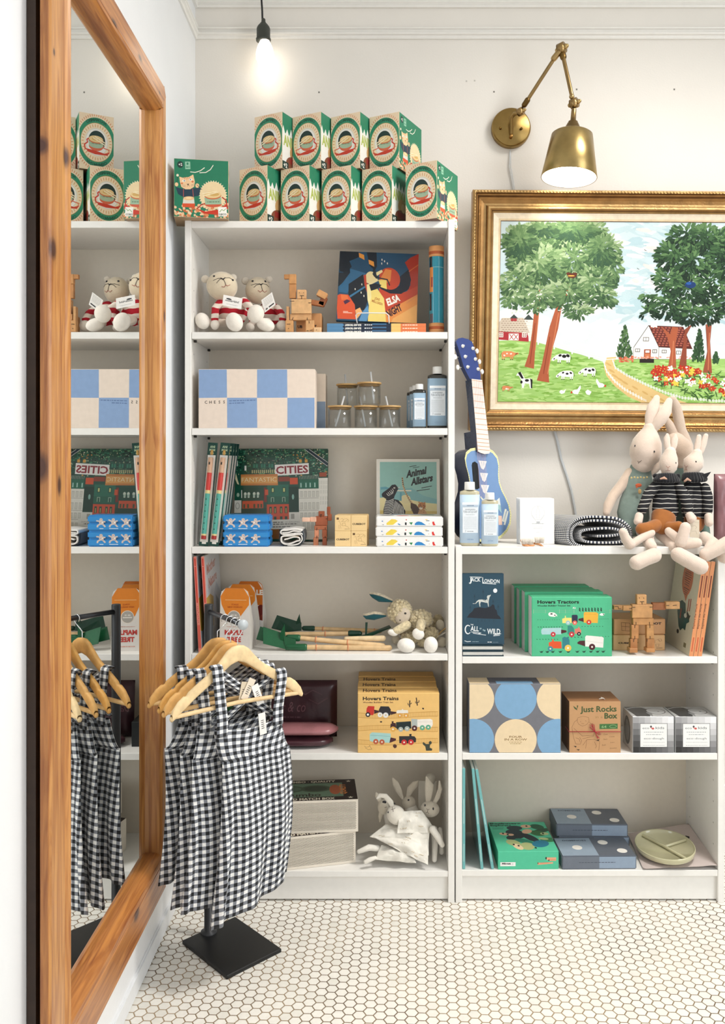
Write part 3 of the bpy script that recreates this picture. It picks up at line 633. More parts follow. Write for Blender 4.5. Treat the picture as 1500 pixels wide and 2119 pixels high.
    def hen(x, y, k, fl):
        a.poly('F7F5F0', [(x-20*k*fl, y), (x-8*k*fl, y-10*k), (x+8*k*fl, y-12*k), (x+24*k*fl, y-36*k), (x+28*k*fl, y-20*k), (x+12*k*fl, y+14*k), (x-10*k*fl, y+12*k)]); a.ell('C9432F', x-22*k*fl, y+4*k, 5*k, 6*k)
    hen(672, 1205, 1.1, 1); hen(820, 1165, 1.1, -1); a.poly('F7F5F0', [(575, 1208), (585, 1195), (600, 1200), (615, 1190), (606, 1214), (588, 1220)]); a.poly('F7F5F0', [(728, 1205), (742, 1192), (765, 1205), (755, 1225), (738, 1222)])
    # flower bed
    a.L(); blobs(['3C5C2E', '4C7036'], 120, 1130, 1640, 1080, 1250, (14, 26), (3, 5), inside=lambda x, y: y < 1130+(x-1100)*.32+20 and y > 1050, rot=90)
    a.L()
    for k in range(120):
        x = R.uniform(1120, 1700); yb = 1055+max(0, (x-1330))*.30; y = R.uniform(yb, yb+85+min(60, x-1120)*.3); c = R.choice(['B8321F', 'C4402A', 'B8321F', 'EBC94F', 'F1EEE6', 'C4402A'])
        for q in range(4): a.ell(c, x+9*math.cos(q*1.57+k), y+8*math.sin(q*1.57+k), 9, 6, 7, math.degrees(q*1.57+k))
        a.ell('E6C35A', x, y, 3)
    mb.art(a, (.096, .016, -.096), (Wd-.192, 0, 0), (0, 0, -(Hd-.192)), (0, -1, 0), mat='canvas'); part('canvas', mb, t)
painting()
# ================================================================ brass swing-arm lamp
def lamp():
    base = P(1056, 268, WY); t = thing('wall_lamp', 'brass swing-arm wall lamp lit above the painting', 'lamp', base)
    mb = MB(); mb.M = Matrix.Translation(P(1056, 268, WY)) @ Matrix.Rotation(PI/2, 4, 'X')
    mb.lathe([(.0, .026), (.060, .026), (.064, .023), (.066, .016), (.066, 0)], '9A7F4C', 'brass', 48)
    part('backplate', mb, t, True)
    for (px, py) in ((1035, 265), (1079, 266)):
        mb = MB(); c = P(px, py, WY-.03); mb.ell(c, (.0045, .005, .0045), '8A6A35', 'brass', 12, 8); part('screw', mb, t, True)
    mb = MB(); c = P(1057, 284, WY-.03); mb.tube([c+Vector((0, .008, 0)), c+Vector((0, -.012, 0))], .0052, 'C9985A', 'brass'); part('switch', mb, t, True, 'round brass switch knob')
    # bracket: tube coming out of the plate, then two swing arms
    Y1, Y2, Y3 = .275, .20, .17
    mb = MB(); b0 = P(1058, 270, WY-.026); mb.tube([P(1058, 276, WY-.032), P(1058, 244, .300), P(1064, 236, .285), P(1075, 233, Y1)], .0068, 'A68A58', 'brass', 14); mb.tube([P(1058, 262, WY-.02), P(1058, 262, WY-.036)], .008, 'A68A58', 'brass', 14); part('bracket', mb, t, True)
    def joint(c, ax, r, l):
        mb = MB(); mb.tube([c-ax*l, c+ax*l], r, 'A0855A', 'brass', 20, caps=False); mb.tube([c-ax*(l+.003), c+ax*(l+.003)], r*.5, 'B59A68', 'brass', 14); mb.tube([c+ax*l, c+ax*(l+.008)], r*.35, 'B59A68', 'brass', 10); return mb
    ax = Vector((.75, -.6, .15)).normalized()
    j1, j2, j3 = P(1077, 231, Y1), P(1162, 100, Y2), P(1188, 214, Y3)
    part('joint', joint(j1, ax, .013, .009), t, True); part('joint', joint(j2, ax, .0175, .011), t, True); part('joint', joint(j3, ax, .016, .011), t, True)
    mb = MB(); s1, e1 = P(1085, 217, Y1), P(1150, 116, Y2+.01); mb.tube([s1, e1], .0060, '9C8258', 'brass', 12); mb.tube([s1, s1+(e1-s1)*.10], .0092, '6F5630', 'brass', 14); mb.tube([P(1146, 121, Y2+.01), P(1158, 106, Y2)], .0098, 'AD9264', 'brass', 14); part('lower_arm', mb, t, True)
    mb = MB(); s2, e2 = P(1164, 112, Y2), P(1184, 202, Y3); mb.tube([s2, e2], .0066, '9C8258', 'brass', 12); mb.tube([s2, s2+(e2-s2)*.07], .0105, '7A6036', 'brass', 14); mb.ell(P(1183, 200, Y3), .0085, 'AD9264', 'brass', 14, 10); part('upper_arm', mb, t, True)
    # shade, tilted a little towards the lower left
    top = P(1187, 232, Y3); ctr = P(1177, 368, Y3-.012); axis = (top-ctr).normalized(); h = (top-ctr).length
    q = Vector((0, 0, 1)).rotation_difference(axis); Mx = Matrix.Translation(ctr) @ q.to_matrix().to_4x4(); r0 = 56.5/S(Y3); r1 = 41.5/S(Y3)
    mb = MB(); mb.M = Mx; hs = h*.665
    mb.lathe([(r0-.0015, .0005), (r0, 0), (r0+.0008, .001), (r1+.001, hs-.004), (r1-.004, hs), (.026, hs+.003)], 'A8915F', 'brass', 64); part('lamp_shade', mb, t, True)
    mb = MB(); mb.M = Mx; mb.lathe([(r0-.0015, .0008), (r1-.002, hs-.006), (r1-.006, hs-.002), (.001, hs-.001)], 'F2EEE4', 'paint', 48); part('shade_lining', mb, t, True, 'white lining inside the shade')
    mb = MB(); mb.M = Mx; pr = []
    for k in range(6): z = hs+.004+k*.0062; r = .030-k*.0030; pr += [(r, z), (r, z+.0048), (r-.0016, z+.0052)]
    pr += [(.009, hs+.042), (.008, h+.004), (.0075, h+.01)]
    mb.lathe(pr, 'A0855A', 'brass', 32); part('socket_cap', mb, t, True, 'stepped brass socket cap')
    mb = MB(); mb.M = Mx; mb.lathe([(.0, .012), (.02, .014), (.036, .022), (.0445, .038), (.040, .056), (.022, .08), (.014, .09), (.013, hs-.002)], 'FFF6E6', 'lampbulb', 32); part('bulb', mb, t, True, 'glowing white bulb')
    l = bpy.data.lights.new('wall_lamp_glow', 'SPOT'); l.energy = 5; l.color = (1, .93, .82); l.spot_size = math.radians(130); l.spot_blend = .7; l.shadow_soft_size = .03
    o = bpy.data.objects.new('wall_lamp_glow', l); COLL.objects.link(o); o.location = ctr-axis*.004; o.rotation_euler = (-axis).to_track_quat('-Z', 'Y').to_euler()
    mb = MB(); mb.tube([P(1056, 312, WY-.004), P(1057, 345, WY-.006), P(1062, 372, WY-.005), P(1066, 402, WY-.006)], .0016, 'DAD6CE', 'frosted', 8); mb.tube([P(1055, 312, WY-.004), P(1054, 345, WY-.006), P(1059, 372, WY-.005), P(1063, 402, WY-.006)], .0016, 'DAD6CE', 'frosted', 8); part('lamp_cord', mb, t, True)
    # the same flex coming out below the picture
    mb = MB(); pts = [P(1145, 888, WY-.01), P(1152, 912, WY-.005), P(1160, 950, WY-.004), P(1172, 985, WY-.004), P(1181, 1015, WY-.004), P(1188, 1050, WY-.004), P(1192, 1080, WY-.006)]
    mb.tube(pts, .0028, 'C9C0AE', 'frosted', 8); mb.tube([p+Vector((.0035, 0, 0)) for p in pts], .0028, 'C9C0AE', 'frosted', 8)
    single('power_cord', mb, 'clear power cord hanging down the wall below the painting', 'cord', P(1192, 1080, WY-.006), world=True)
lamp()
def pendant():
    Yp = .285; s = S(Yp); t = thing('pendant_bulb', 'bare light bulb lit on a black hanging cord', 'lamp', P(547, 138, Yp))
    def lp(mb, prof_px, cx, col, mat):    # profile in px: (radius, y)
        c = P(cx, 100, Yp); mb.M = Matrix.Translation((c.x, c.y, 0)); mb.lathe([(r/s, Z(y, Yp)) for r, y in prof_px], col, mat, 32)
    mb = MB(); mb.tube([P(541, -150, Yp), P(541, 0, Yp), P(542.5, 22, Yp), P(543, 42, Yp)], .0032, '15171A', 'blackmetal', 10); part('cord', mb, t, True)
    mb = MB(); lp(mb, [(2, 38), (4, 40), (4.5, 46), (12, 55), (14, 60), (14, 80), (15.5, 81), (15, 85), (5, 85)], 545, '3A3E38', 'blackmetal'); part('lamp_holder', mb, t, True, 'black lamp holder')
    mb = MB(); lp(mb, [(9, 84), (12, 90), (16, 100), (18.5, 112), (18, 122), (13, 133), (5, 140), (.2, 142)], 548, 'FFFFFF', 'bulb'); part('bulb', mb, t, True, 'glowing bulb')
    l = bpy.data.lights.new('pendant_glow', 'POINT'); l.energy = .12; l.color = (1, .87, .7); l.shadow_soft_size = .03
    o = bpy.data.objects.new('pendant_glow', l); COLL.objects.link(o); o.location = P(548, 160, Yp)
pendant()
# ================================================================ drum boxes on top of the tall bookcase
def drum_face():
    a = Art((0, 0), (110, 0), (0, 170)); R = random.Random(2)
    a.rect('EFD8B8', 0, 0, 110, 170); a.L()
    for k in range(60):
        t = 2*PI*k/60; x, y = 55+64*math.cos(t), 85+80*math.sin(t); x2, y2 = 55+70*math.cos(t), 85+87*math.sin(t); a.line('D9804A', [(x, y), (x2, y2)], 2)
    a.L().ell('2F8D6A', 55, 85, 61, 76, 48); a.L().ell('B98C46', 55, 85, 51.5, 60, 48).L().ell('F1DDBC', 55, 85, 50.5, 58.5, 48).L()
    for k in range(34):
        t = 2*PI*k/34; a.line('D99A5C', [(55+42*math.cos(t), 85+47*math.sin(t)), (55+48*math.cos(t), 85+55*math.sin(t))], 2.2)
    a.L().ell('D9D9D0', 55, 84, 36, 42, 40).L().ell('F0EDE6', 55, 84, 34, 40, 40).L().ell('1D3632', 54, 80, 27, 31, 36)
    # hand drum with sticks and red strap
    a.L().poly('CC3E28', [(12, 110), (30, 116), (60, 110), (84, 108), (86, 116), (60, 122), (20, 121)]); a.line('CC3E28', [(78, 74), (86, 80), (84, 88), (94, 96), (92, 108), (80, 112)], 4); a.line('D9694A', [(14, 112), (16, 103), (30, 100), (36, 92)], 3)
    a.L().ell('D86A48', 57, 98, 23, 13, 24).L().rect('A9BFA2', 34, 78, 80, 96).ell('A9BFA2', 57, 94, 23, 9).L().ell('C8683F', 57, 78, 24, 11).L().ell('E6C88F', 57, 75, 23, 10.5).L().ell('CFA760', 58, 75, 12, 4.5).ell('E6C88F', 58, 74.5, 8, 2.8)
    a.L().line('F3E3BE', [(26, 84), (60, 68)], 3.4).line('F3E3BE', [(24, 92), (66, 72)], 3.4); a.greek('7E9A7E', 40, 88, 74, 3)
    a.L().arctext('1C5842', 'ANIMAMBO', 55, 85, 56, 64.5, 9.5, 238, 302, .03); a.arctext('1C5842', 'ANIMAMBO', 55, 85, 56, 64.5, 9.5, 58, 122, .03)
    return a
def cat_face():       # drawn in crop6 coordinates; a plain generic cat drummer
    a = Art((118, 97), (683, 130), (90, 670)); a.rect('237A5A', 80, 90, 700, 740); R = random.Random(3)
    a.L(); a.line('E9E4D2', [(280, 232), (330, 238), (385, 222), (430, 192)], 8); a.line('E9E4D2', [(376, 242), (440, 240), (490, 212), (522, 168)], 8)
    a.ell('1C3A34', 178, 158, 32, 34); a.rect('8FC0A4', 228, 130, 282, 205); a.L().text('F4F0E6', '+2', 180, 170, 26, bold=.02, align='c').ell('237A5A', 254, 150, 10, 12).greek('237A5A', 236, 180, 276, 8)
    a.L()
    for k in range(34): t = 2*PI*k/34; cx, cy = 505, 470; a.poly('EADFBE', [(cx+136*math.cos(t-.06), cy+136*math.sin(t-.06)), (cx+154*math.cos(t), cy+154*math.sin(t)), (cx+136*math.cos(t+.06), cy+136*math.sin(t+.06))])
    a.ell('EBD3A6', 505, 470, 138, 138, 40); a.L()
    for k in range(150): a.ell(R.choice(['EBC49A', 'E9B98C', 'F1D3AE', 'DC8B5A', 'C9683F']), R.uniform(90, 660), R.uniform(560, 735), R.uniform(10, 24), R.uniform(8, 16), 9, R.uniform(0, 90))
    a.L().poly('223C4C', [(118, 380), (190, 400), (300, 395), (380, 390), (360, 470), (300, 480), (190, 480), (140, 450)]); a.line('C45A48', [(200, 400), (196, 480)], 5); a.line('C45A48', [(295, 400), (300, 480)], 5)
    a.L().poly('EFC79A', [(162, 278), (200, 290), (262, 282), (308, 258), (322, 330), (312, 380), (270, 405), (220, 405), (178, 380), (166, 330)]); a.L()
    for k in range(4): a.line('C96A38', [(212+k*18, 284), (216+k*18, 306)], 5)
    a.ell('F7EEDF', 208, 320, 18, 11).ell('F7EEDF', 280, 308, 18, 11).ell('D9784F', 186, 345, 12, 9).ell('D9784F', 298, 330, 12, 9)
    a.L().ell('5A7F9C', 212, 320, 7).ell('5A7F9C', 276, 308, 7); a.poly('2B211C', [(236, 352), (262, 350), (250, 366)]); a.line('2B211C', [(250, 364), (240, 376)], 2.5).line('2B211C', [(250, 364), (266, 374)], 2.5)
    for y in (360, 372): a.line('3A2A22', [(186, y), (222, y+6)], 2).line('3A2A22', [(282, y), (312, y-8)], 2)
    a.line('1C2B2B', [(145, 265), (132, 350)], 5).ell('F1E0C4', 145, 264, 13).ell('EFC79A', 130, 355, 18, 20).ell('EFC79A', 345, 370, 20, 22).line('1C2B2B', [(340, 360), (392, 410)], 5)
    a.L().poly('D9532C', [(180, 540), (312, 545), (308, 588), (182, 580)]); a.poly('DDD8CC', [(192, 500), (306, 504), (308, 548), (186, 544)]).ell('E9C08A', 250, 495, 57, 20).L().ell('F2D7A6', 250, 492, 30, 10)
    a.L().poly('C9371F', [(330, 600), (420, 630), (560, 610), (640, 560), (660, 600), (560, 665), (400, 650)]); a.line('B33020', [(600, 490), (640, 520), (650, 580)], 12).line('B33020', [(430, 545), (380, 560), (330, 600)], 10)
    a.L().ell('CF5B3E', 505, 560, 88, 28).poly('9DB79A', [(414, 490), (590, 490), (588, 560), (420, 560)]).L().ell('C8683F', 502, 470, 90, 40).L().ell('E6C88F', 502, 462, 88, 36).ell('D0A862', 520, 460, 50, 18).L().line('F3E3BE', [(395, 450), (545, 430)], 9).line('F3E3BE', [(400, 475), (560, 438)], 9); a.greek('5F7F66', 440, 530, 570, 9)
    a.L().rect('F4F2EA', 552, 588, 642, 680).L(); a.line('7FA048', [(565, 638), (590, 612), (612, 625), (632, 604)], 6); a.text('26332E', 'DJECO', 597, 670, 18, 76, .03, align='c')
    return a
DRUM = drum_face(); CATF = cat_face()
def drum_back():   # side of the others: green top, white zigzag, photo of a monkey drummer
    a = Art((0, 0), (165, 0), (0, 170)); a.rect('237A5A', 0, 0, 165, 60); a.rect('E4E2DA', 0, 60, 165, 170); a.L()
    for k in range(8): a.poly('E4E2DA', [(k*22-6, 64), (k*22+5, 38+(k % 2)*6), (k*22+16, 64)])
    a.L().text('A8B45A', 'ANIMAMBO', 6, 96, 30, 150, .05); a.L().ell('C79A62', 70, 112, 28, 26).ell('7E4A32', 70, 150, 50, 30).ell('E2B985', 78, 112, 14); a.L().rect('8E2A24', 40, 128, 90, 146); a.rect('1F3A34', 0, 146, 34, 170); a.L().text('F1EDE2', '+2', 17, 164, 13, bold=.03, align='c')
    return a
DBK = drum_back(); DW, DD, DH = .1015, .163, .170
def drum_box(label, near, yn, z, yaw, side, grp):
    """near: px of the near vertical edge between circle face and side face"""
    th = math.radians(yaw); nx = X(near, yn); c, s = math.cos(th), math.sin(th)
    cx, cy = nx-DW/2*c, yn-DW/2*s     # front-face centre (front face runs from far left to near right)
    # yaw negative so that the right edge is nearer
    pbox('drum_box', label, 'box', cx, cy, z, DW, DD, DH, yaw, 'E9CFA8', {'-y': 'EFD8B8', '+x': '237A5A', '-x': '237A5A', '+z': '3A2018', '-z': '6B4A38'}, {'front': DRUM, 'right': side}, bev=.0006, group=grp)
for i, (near, yaw) in enumerate([(553, -27), (640, -27), (726, -27), (811, -27), (904, -27)]):
    drum_box(['toy drum box in the lower row, next to the box with the drumming cat', 'second toy drum box of the lower row counted from the cat box', 'middle toy drum box of the five in the lower row', 'toy drum box in the lower row just left of the nearest one',
              'nearest toy drum box at the right end of the lower row'][i], near, [.012, .012, .012, .012, -.03][i], Z0, yaw, CATF if i == 4 else DBK, 'toy drum boxes on top of the tall bookcase')
for i, near in enumerate([584, 664, 745, 826]):
    drum_box(['leftmost toy drum box of the upper row', 'second toy drum box of the upper row counted from the left', 'third toy drum box of the upper row from the left', 'toy drum box at the right end of the upper row with its cat side showing'][i],
             near, .04, Z0+DH+.0004, -27, CATF if i == 3 else DBK, 'toy drum boxes on top of the tall bookcase')
# the one turned round, overhanging the corner
xr = X(475, -.020); ang = math.radians(9)
pbox('drum_box', 'green toy drum box showing a drumming cat, overhanging the bookcase corner', 'box', xr-.0815*math.cos(ang), -.020-.0815*math.sin(ang), Z0+.0002, .157, .108, DH, 9, 'E9CFA8', {'-y': '237A5A', '+x': 'EFD8B8', '-x': 'EFD8B8', '+z': '3A2018', '-z': 'A58866'},
     {'front': CATF, 'right': DRUM}, bev=.0006, group='toy drum boxes on top of the tall bookcase')
# ================================================================ generic books
def book(name, label, cat, cx, yf, z0, w_, h, t, rot, cover, pages, arts=None, spine='left', group=None, mat='gloss'):
    """hardback standing up: local x = width, z = height, y = thickness; cover boards + page block"""
    o = thing(name, label, cat, (cx, yf, z0), rot, group); b = .0022
    mb = MB(); mb.box(-w_/2, w_/2, 0, b, 0, h, cover, mat, .0006); mb.box(-w_/2, w_/2, t-b, t, 0, h, cover, mat, .0006)
    if spine == 'left': mb.box(-w_/2-.0004, -w_/2+b, 0, t, 0, h, cover, mat, .0008)
    elif spine == 'right': mb.box(w_/2-b, w_/2+.0004, 0, t, 0, h, cover, mat, .0008)
    elif spine == 'bottom': mb.box(-w_/2, w_/2, 0, t, -.0004, b, cover, mat, .0008)
    fr = {'front': ((-w_/2, 0, h), (w_, 0, 0), (0, 0, -h), (0, -1, 0)), 'left': ((-w_/2-.0004, t, h), (0, -t, 0), (0, 0, -h), (-1, 0, 0)), 'right': ((w_/2+.0004, 0, h), (0, t, 0), (0, 0, -h), (1, 0, 0)), 'bottom': ((-w_/2, 0, -.0004), (w_, 0, 0), (0, t, 0), (0, 0, -1))}
    for k, a in (arts or {}).items(): mb.art(a, *fr[k], mat=mat)
    part('cover', mb, o)
    mb = MB(); e = .003; mb.box(-w_/2+(b if spine == 'left' else e), w_/2-(b if spine == 'right' else e), b, t-b, (b if spine == 'bottom' else e), h-e, pages, 'card'); part('pages', mb, o, label='pale page block')
    return o
def flat_book(name, label, cat, cx, yf, z0, w_, d, t, yaw, cover, pages, arts=None, spine=True, group=None):
    """book lying flat with its long edge to the viewer (spine toward the viewer if spine)"""
    o = thing(name, label, cat, (cx, yf, z0), (0, 0, math.radians(yaw)), group); b = .0018 if spine else .0034; mb = MB()
    mb.box(-w_/2, w_/2, 0, d, 0, b, cover, 'gloss', .0005); mb.box(-w_/2, w_/2, 0, d, t-b, t, cover, 'gloss', .0005)
    if spine: mb.box(-w_/2, w_/2, -.0004, b, 0, t, cover, 'gloss', .0006)
    for k, a in (arts or {}).items():
        fr = {'front': ((-w_/2, -.0004, t), (w_, 0, 0), (0, 0, -t), (0, -1, 0)), 'top': ((-w_/2, d, t), (w_, 0, 0), (0, -d, 0), (0, 0, 1))}[k]; mb.art(a, *fr, mat='gloss')
    part('cover', mb, o); mb = MB(); mb.box(-w_/2+.003, w_/2-.003, b if spine else .003, d-.003, b, t-b, pages, 'card'); part('pages', mb, o, label='white page block'); return o
# ================================================================ shelf 1: picture book on an easel with three copies below
def elsa_art():      # crop: (640,500) x5
    a = Art((350, 118), (1146, 122), (278, 795)); a.rect('1E4A68', 250, 100, 1200, 850)
    a.L().poly('13202C', [(345, 118), (535, 118), (545, 170), (440, 215), (460, 270), (395, 330), (340, 320), (330, 260)]); a.poly('13202C', [(620, 120), (720, 120), (715, 260), (690, 300), (640, 250)])
    a.poly('2C668C', [(330, 340), (400, 320), (450, 290), (600, 330), (570, 380), (450, 460), (400, 530), (320, 520)]); a.poly('13202C', [(325, 330), (370, 330), (440, 280), (440, 330), (360, 430), (315, 470)])
    a.poly('101A26', [(420, 440), (570, 340), (590, 480), (600, 600), (560, 690), (470, 690), (410, 560)]); a.poly('3B7396', [(420, 555), (580, 455), (585, 470), (430, 570)])
    a.L().poly('B5321E', [(1060, 160), (1146, 120), (1146, 500), (990, 600), (960, 560), (1040, 430), (1040, 300), (1000, 210)]); a.poly('C4442A', [(720, 470), (860, 520), (980, 500), (1146, 420), (1120, 795), (740, 795)]); a.poly('E8924A', [(770, 700), (1140, 500), (1130, 800), (760, 800)]); a.poly('F0AD62', [(840, 760), (1140, 590), (1130, 800), (820, 800)])
    a.poly('10182A', [(940, 350), (1030, 280), (1050, 380), (1020, 470), (940, 520), (830, 520), (740, 480), (720, 450), (860, 480), (930, 440)]); a.line('D96A3A', [(1035, 298), (1140, 225)], 9).line('E08A50', [(985, 610), (1135, 510)], 10)
    a.L().ell('C4442A', 835, 375, 105, 108, 26); a.poly('E2853F', [(800, 280), (860, 290), (840, 400), (780, 430), (740, 380)]); a.poly('F1DCA0', [(590, 350), (640, 310), (700, 320), (760, 290), (770, 310), (700, 360), (720, 400), (640, 440), (600, 420)]); a.ell('F1DCA0', 650, 370, 55, 60, 20); a.poly('C4442A', [(575, 350), (600, 340), (600, 420), (625, 450), (600, 520), (578, 440)]); a.poly('F3D774', [(720, 390), (800, 390), (800, 480), (740, 460)])
    a.L().poly('F0D67A', [(640, 470), (700, 470), (765, 570), (770, 700), (770, 795), (590, 795), (610, 640), (620, 540)]); a.poly('F5E6A4', [(600, 440), (640, 430), (640, 560), (610, 640), (600, 590)]); a.poly('5D93BE', [(600, 640), (606, 720), (580, 795), (500, 795), (540, 710)]); a.poly('101A26', [(625, 440), (690, 425), (750, 440), (700, 480), (640, 500)])
    a.line('13202C', [(670, 330), (680, 350), (720, 370), (810, 385), (830, 440)], 12); a.poly('13202C', [(672, 290), (700, 300), (705, 345), (735, 370), (700, 380), (672, 350)])
    a.L().poly('D9532C', [(330, 540), (410, 545), (470, 640), (472, 780), (290, 780), (290, 560)]); a.poly('E8743E', [(335, 545), (400, 548), (412, 590), (340, 600)]); a.poly('4B2A46', [(358, 610), (395, 590), (430, 605), (400, 625), (372, 640)]); a.rect('F0C7B4', 350, 705, 400, 712).rect('F0C7B4', 350, 716, 440, 723); a.poly('F0B070', [(472, 690), (520, 665), (540, 710), (480, 780)])
    for (x, y) in ((565, 160), (660, 225)): a.poly('E2953E', [(x-26, y-32), (x+26, y-12), (x+28, y+38), (x-24, y+12)])
    for (x, y) in ((552, 440), (482, 488), (540, 520), (566, 552), (770, 190), (795, 205), (822, 225), (765, 228)): a.rect('F1E9D4', x-4, y-9, x+4, y+9)
    a.L().text('F7F1E6', 'ELSA', 800, 640, 62, 140, .045, rot=-24, shear=.15); a.text('341324', 'NIGHT', 796, 752, 62, 165, .045, rot=-28, shear=.12); a.greek('7A2A1C', 862, 630, 905, 9); a.text('B0672C', 'JÖNS', 668, 582, 22, 52, .03, rot=14); a.text('B0672C', 'MELLGREN', 640, 605, 22, 108, .03, rot=18)
    return a
ELSA = elsa_art()
def elsa_spine():    # upside-down lettering on the three lying copies; crop 640,500 x5 ; 180..1215
    a = Art((178, 0), (1215, 0), (178, 30)); a.rect('5386AE', 170, 0, 350, 30); a.rect('12233A', 340, 0, 860, 30); a.poly('5386AE', [(330, 0), (340, 0), (358, 15), (340, 30), (330, 30)]); a.rect('F0C070', 850, 0, 960, 30); a.rect('E07A48', 950, 0, 1215, 30)
    a.L().text('F2F0E8', 'ELSA AND THE NIGHT', 535, 7, 16, 170, .05, rot=180); a.greek('D8DCE0', 570, 8, 650, 10); a.rect('3F6E96', 650, 0, 800, 12); a.greek('F6D8C0', 970, 10, 1125, 9)
    return a
es = elsa_spine(); bt = .0098
for k in range(3):
    flat_book('picture_book', ['dark blue and orange picture book lying directly on the shelf, bottom of three', 'middle one of the three lying blue and orange picture books', 'top one of the three lying blue and orange picture books, under the wire easel'][k], 'book', X(779, .03), .03, ZA+k*(bt+.0002), .297, .21, bt, 0, '16324C', 'EFEBE0', {'front': es}, group='blue and orange picture books lying in a stack')
zb_ = ZA+3*(bt+.0002)
lean = math.radians(15); bk = book('picture_book', 'large blue and orange picture book displayed upright on a white wire easel', 'book', X(779, .075), .075, zb_+.012, .246, .234, .012, (-lean*1.0, math.radians(2.2), 0), '1E4A68', 'EFEBE0', {'front': ELSA})
def easel():
    t = thing('wire_easel', 'white wire easel holding up the blue and orange picture book', 'stand', (X(770, .07), .07, zb_))
    mb = MB(); c = 'F2F2F0'; y = .058; r = .0016
    mb.tube([P(739, 670, y), P(736, 652, y-.004), P(741, 648, y-.006), P(770, 647.5, y-.006), P(799, 648, y-.006), P(804, 653, y-.004), P(805, 670, y)], r, c, 'paint', 8); part('front_loop', mb, t, True)
    for px in (744, 800):
        mb = MB(); x = X(px, .07); mb.tube([(x, .060, zb_+.0018), (x, .09, zb_+.004), (x, .15, zb_+.0018)], r, c, 'paint', 8); mb.tube([(x, .100, zb_+.004), (x, .155, zb_+.13)], r, c, 'paint', 8); part('side_wire', mb, t, True)
easel()
# rain stick
def rainstick():
    Yc = .05; r = .0222; t = thing('rain_stick', 'tall turquoise rain stick tube with orange end caps standing on the top shelf', 'toy', (X(903, Yc), Yc, ZA)); zt = Z(508, Yc-.02)-ZA
    mb = MB(); mb.lathe([(r, .022), (r, zt-.03)], '1E8AA0', 'gloss', 40)
    for (a0, a1, z0, z1, c) in [(-2.75, -2.25, .20, .245, '17222C'), (-2.75, -2.1, .125, .2, 'DE8A3C'), (-2.45, -2.15, .14, .17, 'A23B24'), (-2.75, -2.35, .07, .12, '17222C'), (-2.75, -2.1, .03, .06, '4B4854'), (-2.75, -.4, .1985, .2, '8CC7CC')]: mb.lathe([(r+.0003, z0), (r+.0003, z1)], c, 'gloss', 12, a0, a1)
    part('tube', mb, t)
    for z0 in (0, zt-.032): mb = MB(); f = z0 == 0; mb.lathe([(0, z0), (r+.0008, z0), (r+.0008, z0+.0125 if f else z0+.006), (r+.0008, z0+.032), (0, z0+.032)], 'D99A62', 'card', 40); mb.lathe([(r+.0011, z0+.013 if f else z0+.007), (r+.0011, z0+.022 if f else z0+.016)], 'B0562C', 'card', 40); part('end_cap', mb, t, label='orange end cap')
rainstick()
# ================================================================ shelf 2: chess boxes
def chess_art():     # crop: (380,720) x2.586
    a = Art((78, 107), (703, 127), (75, 425)); a.rect('EADACB', 60, 90, 720, 450); a.L(); b = '8AA6CE'
    a.poly(b, [(60, 90), (229, 90), (229, 265), (60, 262)]); a.poly(b, [(393, 90), (555, 90), (555, 276), (391, 272)]); a.poly(b, [(229, 266), (391, 271), (391, 460), (228, 460)]); a.poly(b, [(555, 277), (720, 282), (720, 460), (553, 460)])
    a.L(); kx = [108, 133, 158, 183, 208]
    for x, ch in zip(kx, 'CHESS'): a.text('3A3430', ch, x, 294+(x-108)*.02, 15, bold=.02)
    a.greek('5D77A2', 240, 281, 386, 5); a.greek('5D77A2', 240, 294, 322, 5); return a
ch = chess_art(); wch = (651-410)/S(.005)
pbox('board_game_box', 'large blue and cream checked board game box in front on the second shelf', 'box', X(531, .004), .004, ZB, wch, .075, .1755, -.6, 'EADACB', None, {'front': ch})
a = Art((0, 0), (100, 0), (0, 100)); a.rect('E3D2BF', 0, 0, 100, 50); a.rect('8496AC', 0, 50, 100, 100)
pbox('board_game_box', 'second checked board game box, half hidden behind the first one', 'box', X(674, .105)-wch/2, .105, ZB, wch, .075, .172, 0, 'DCCBB8', {'+x': 'C8B8A6'}, {'front': (lambda q: (q.rect('E3D2BF', 0, 0, 400, 50), q.rect('8496AC', 0, 50, 400, 100), q)[-1])(Art((0, 0), (400, 0), (0, 100)))})
# glass tumblers with bamboo lids and straws
def tumbler(label, px, y, z, lidpy, rw, straw):
    r = rw; t = thing('lidded_tumbler', label, 'glass', (X(px, y), y, z), group='glass tumblers with bamboo lids'); h = .064
    mb = MB(); mb.lathe([(0, .0005), (r-.003, .0005), (r, .004), (r, h), (r-.0022, h), (r-.0022, .006), (r-.005, .0042), (0, .0042)], 'FFFFFF', 'glass', 40); part('glass', mb, t)
    mb = MB(); mb.lathe([(0, h+.0004), (r+.0022, h+.0004), (r+.0026, h+.002), (r+.0022, h+.0052), (0, h+.0052)], 'C9A26A', 'woodraw', 40); mb.lathe([(0, h-.006), (r-.0032, h-.006), (r-.0030, h-.0002), (0, h)], 'A88350', 'woodraw', 32); part('lid', mb, t, label='round bamboo lid')
    mb = MB(); mb.tube([straw[0], straw[1]], .0028, 'DDE4E8', 'frosted', 10, caps=False); part('straw', mb, t, label='frosted straw')
tumbler('lidded glass tumbler with a slanted straw, bottom row beside the checked boxes', 703, .055, ZB, 832, .0345, ((-.012, -.022, .006), (.014, -.008, .098)))
tumbler('lidded glass tumbler in the middle of the bottom row', 757, .055, ZB, 832, .0345, ((-.002, -.006, .006), (-.018, .0, .097)))
tumbler('lidded glass tumbler at the right end of the bottom row', 806, .055, ZB, 832, .0325, ((.008, -.018, .006), (-.012, .0, .098)))
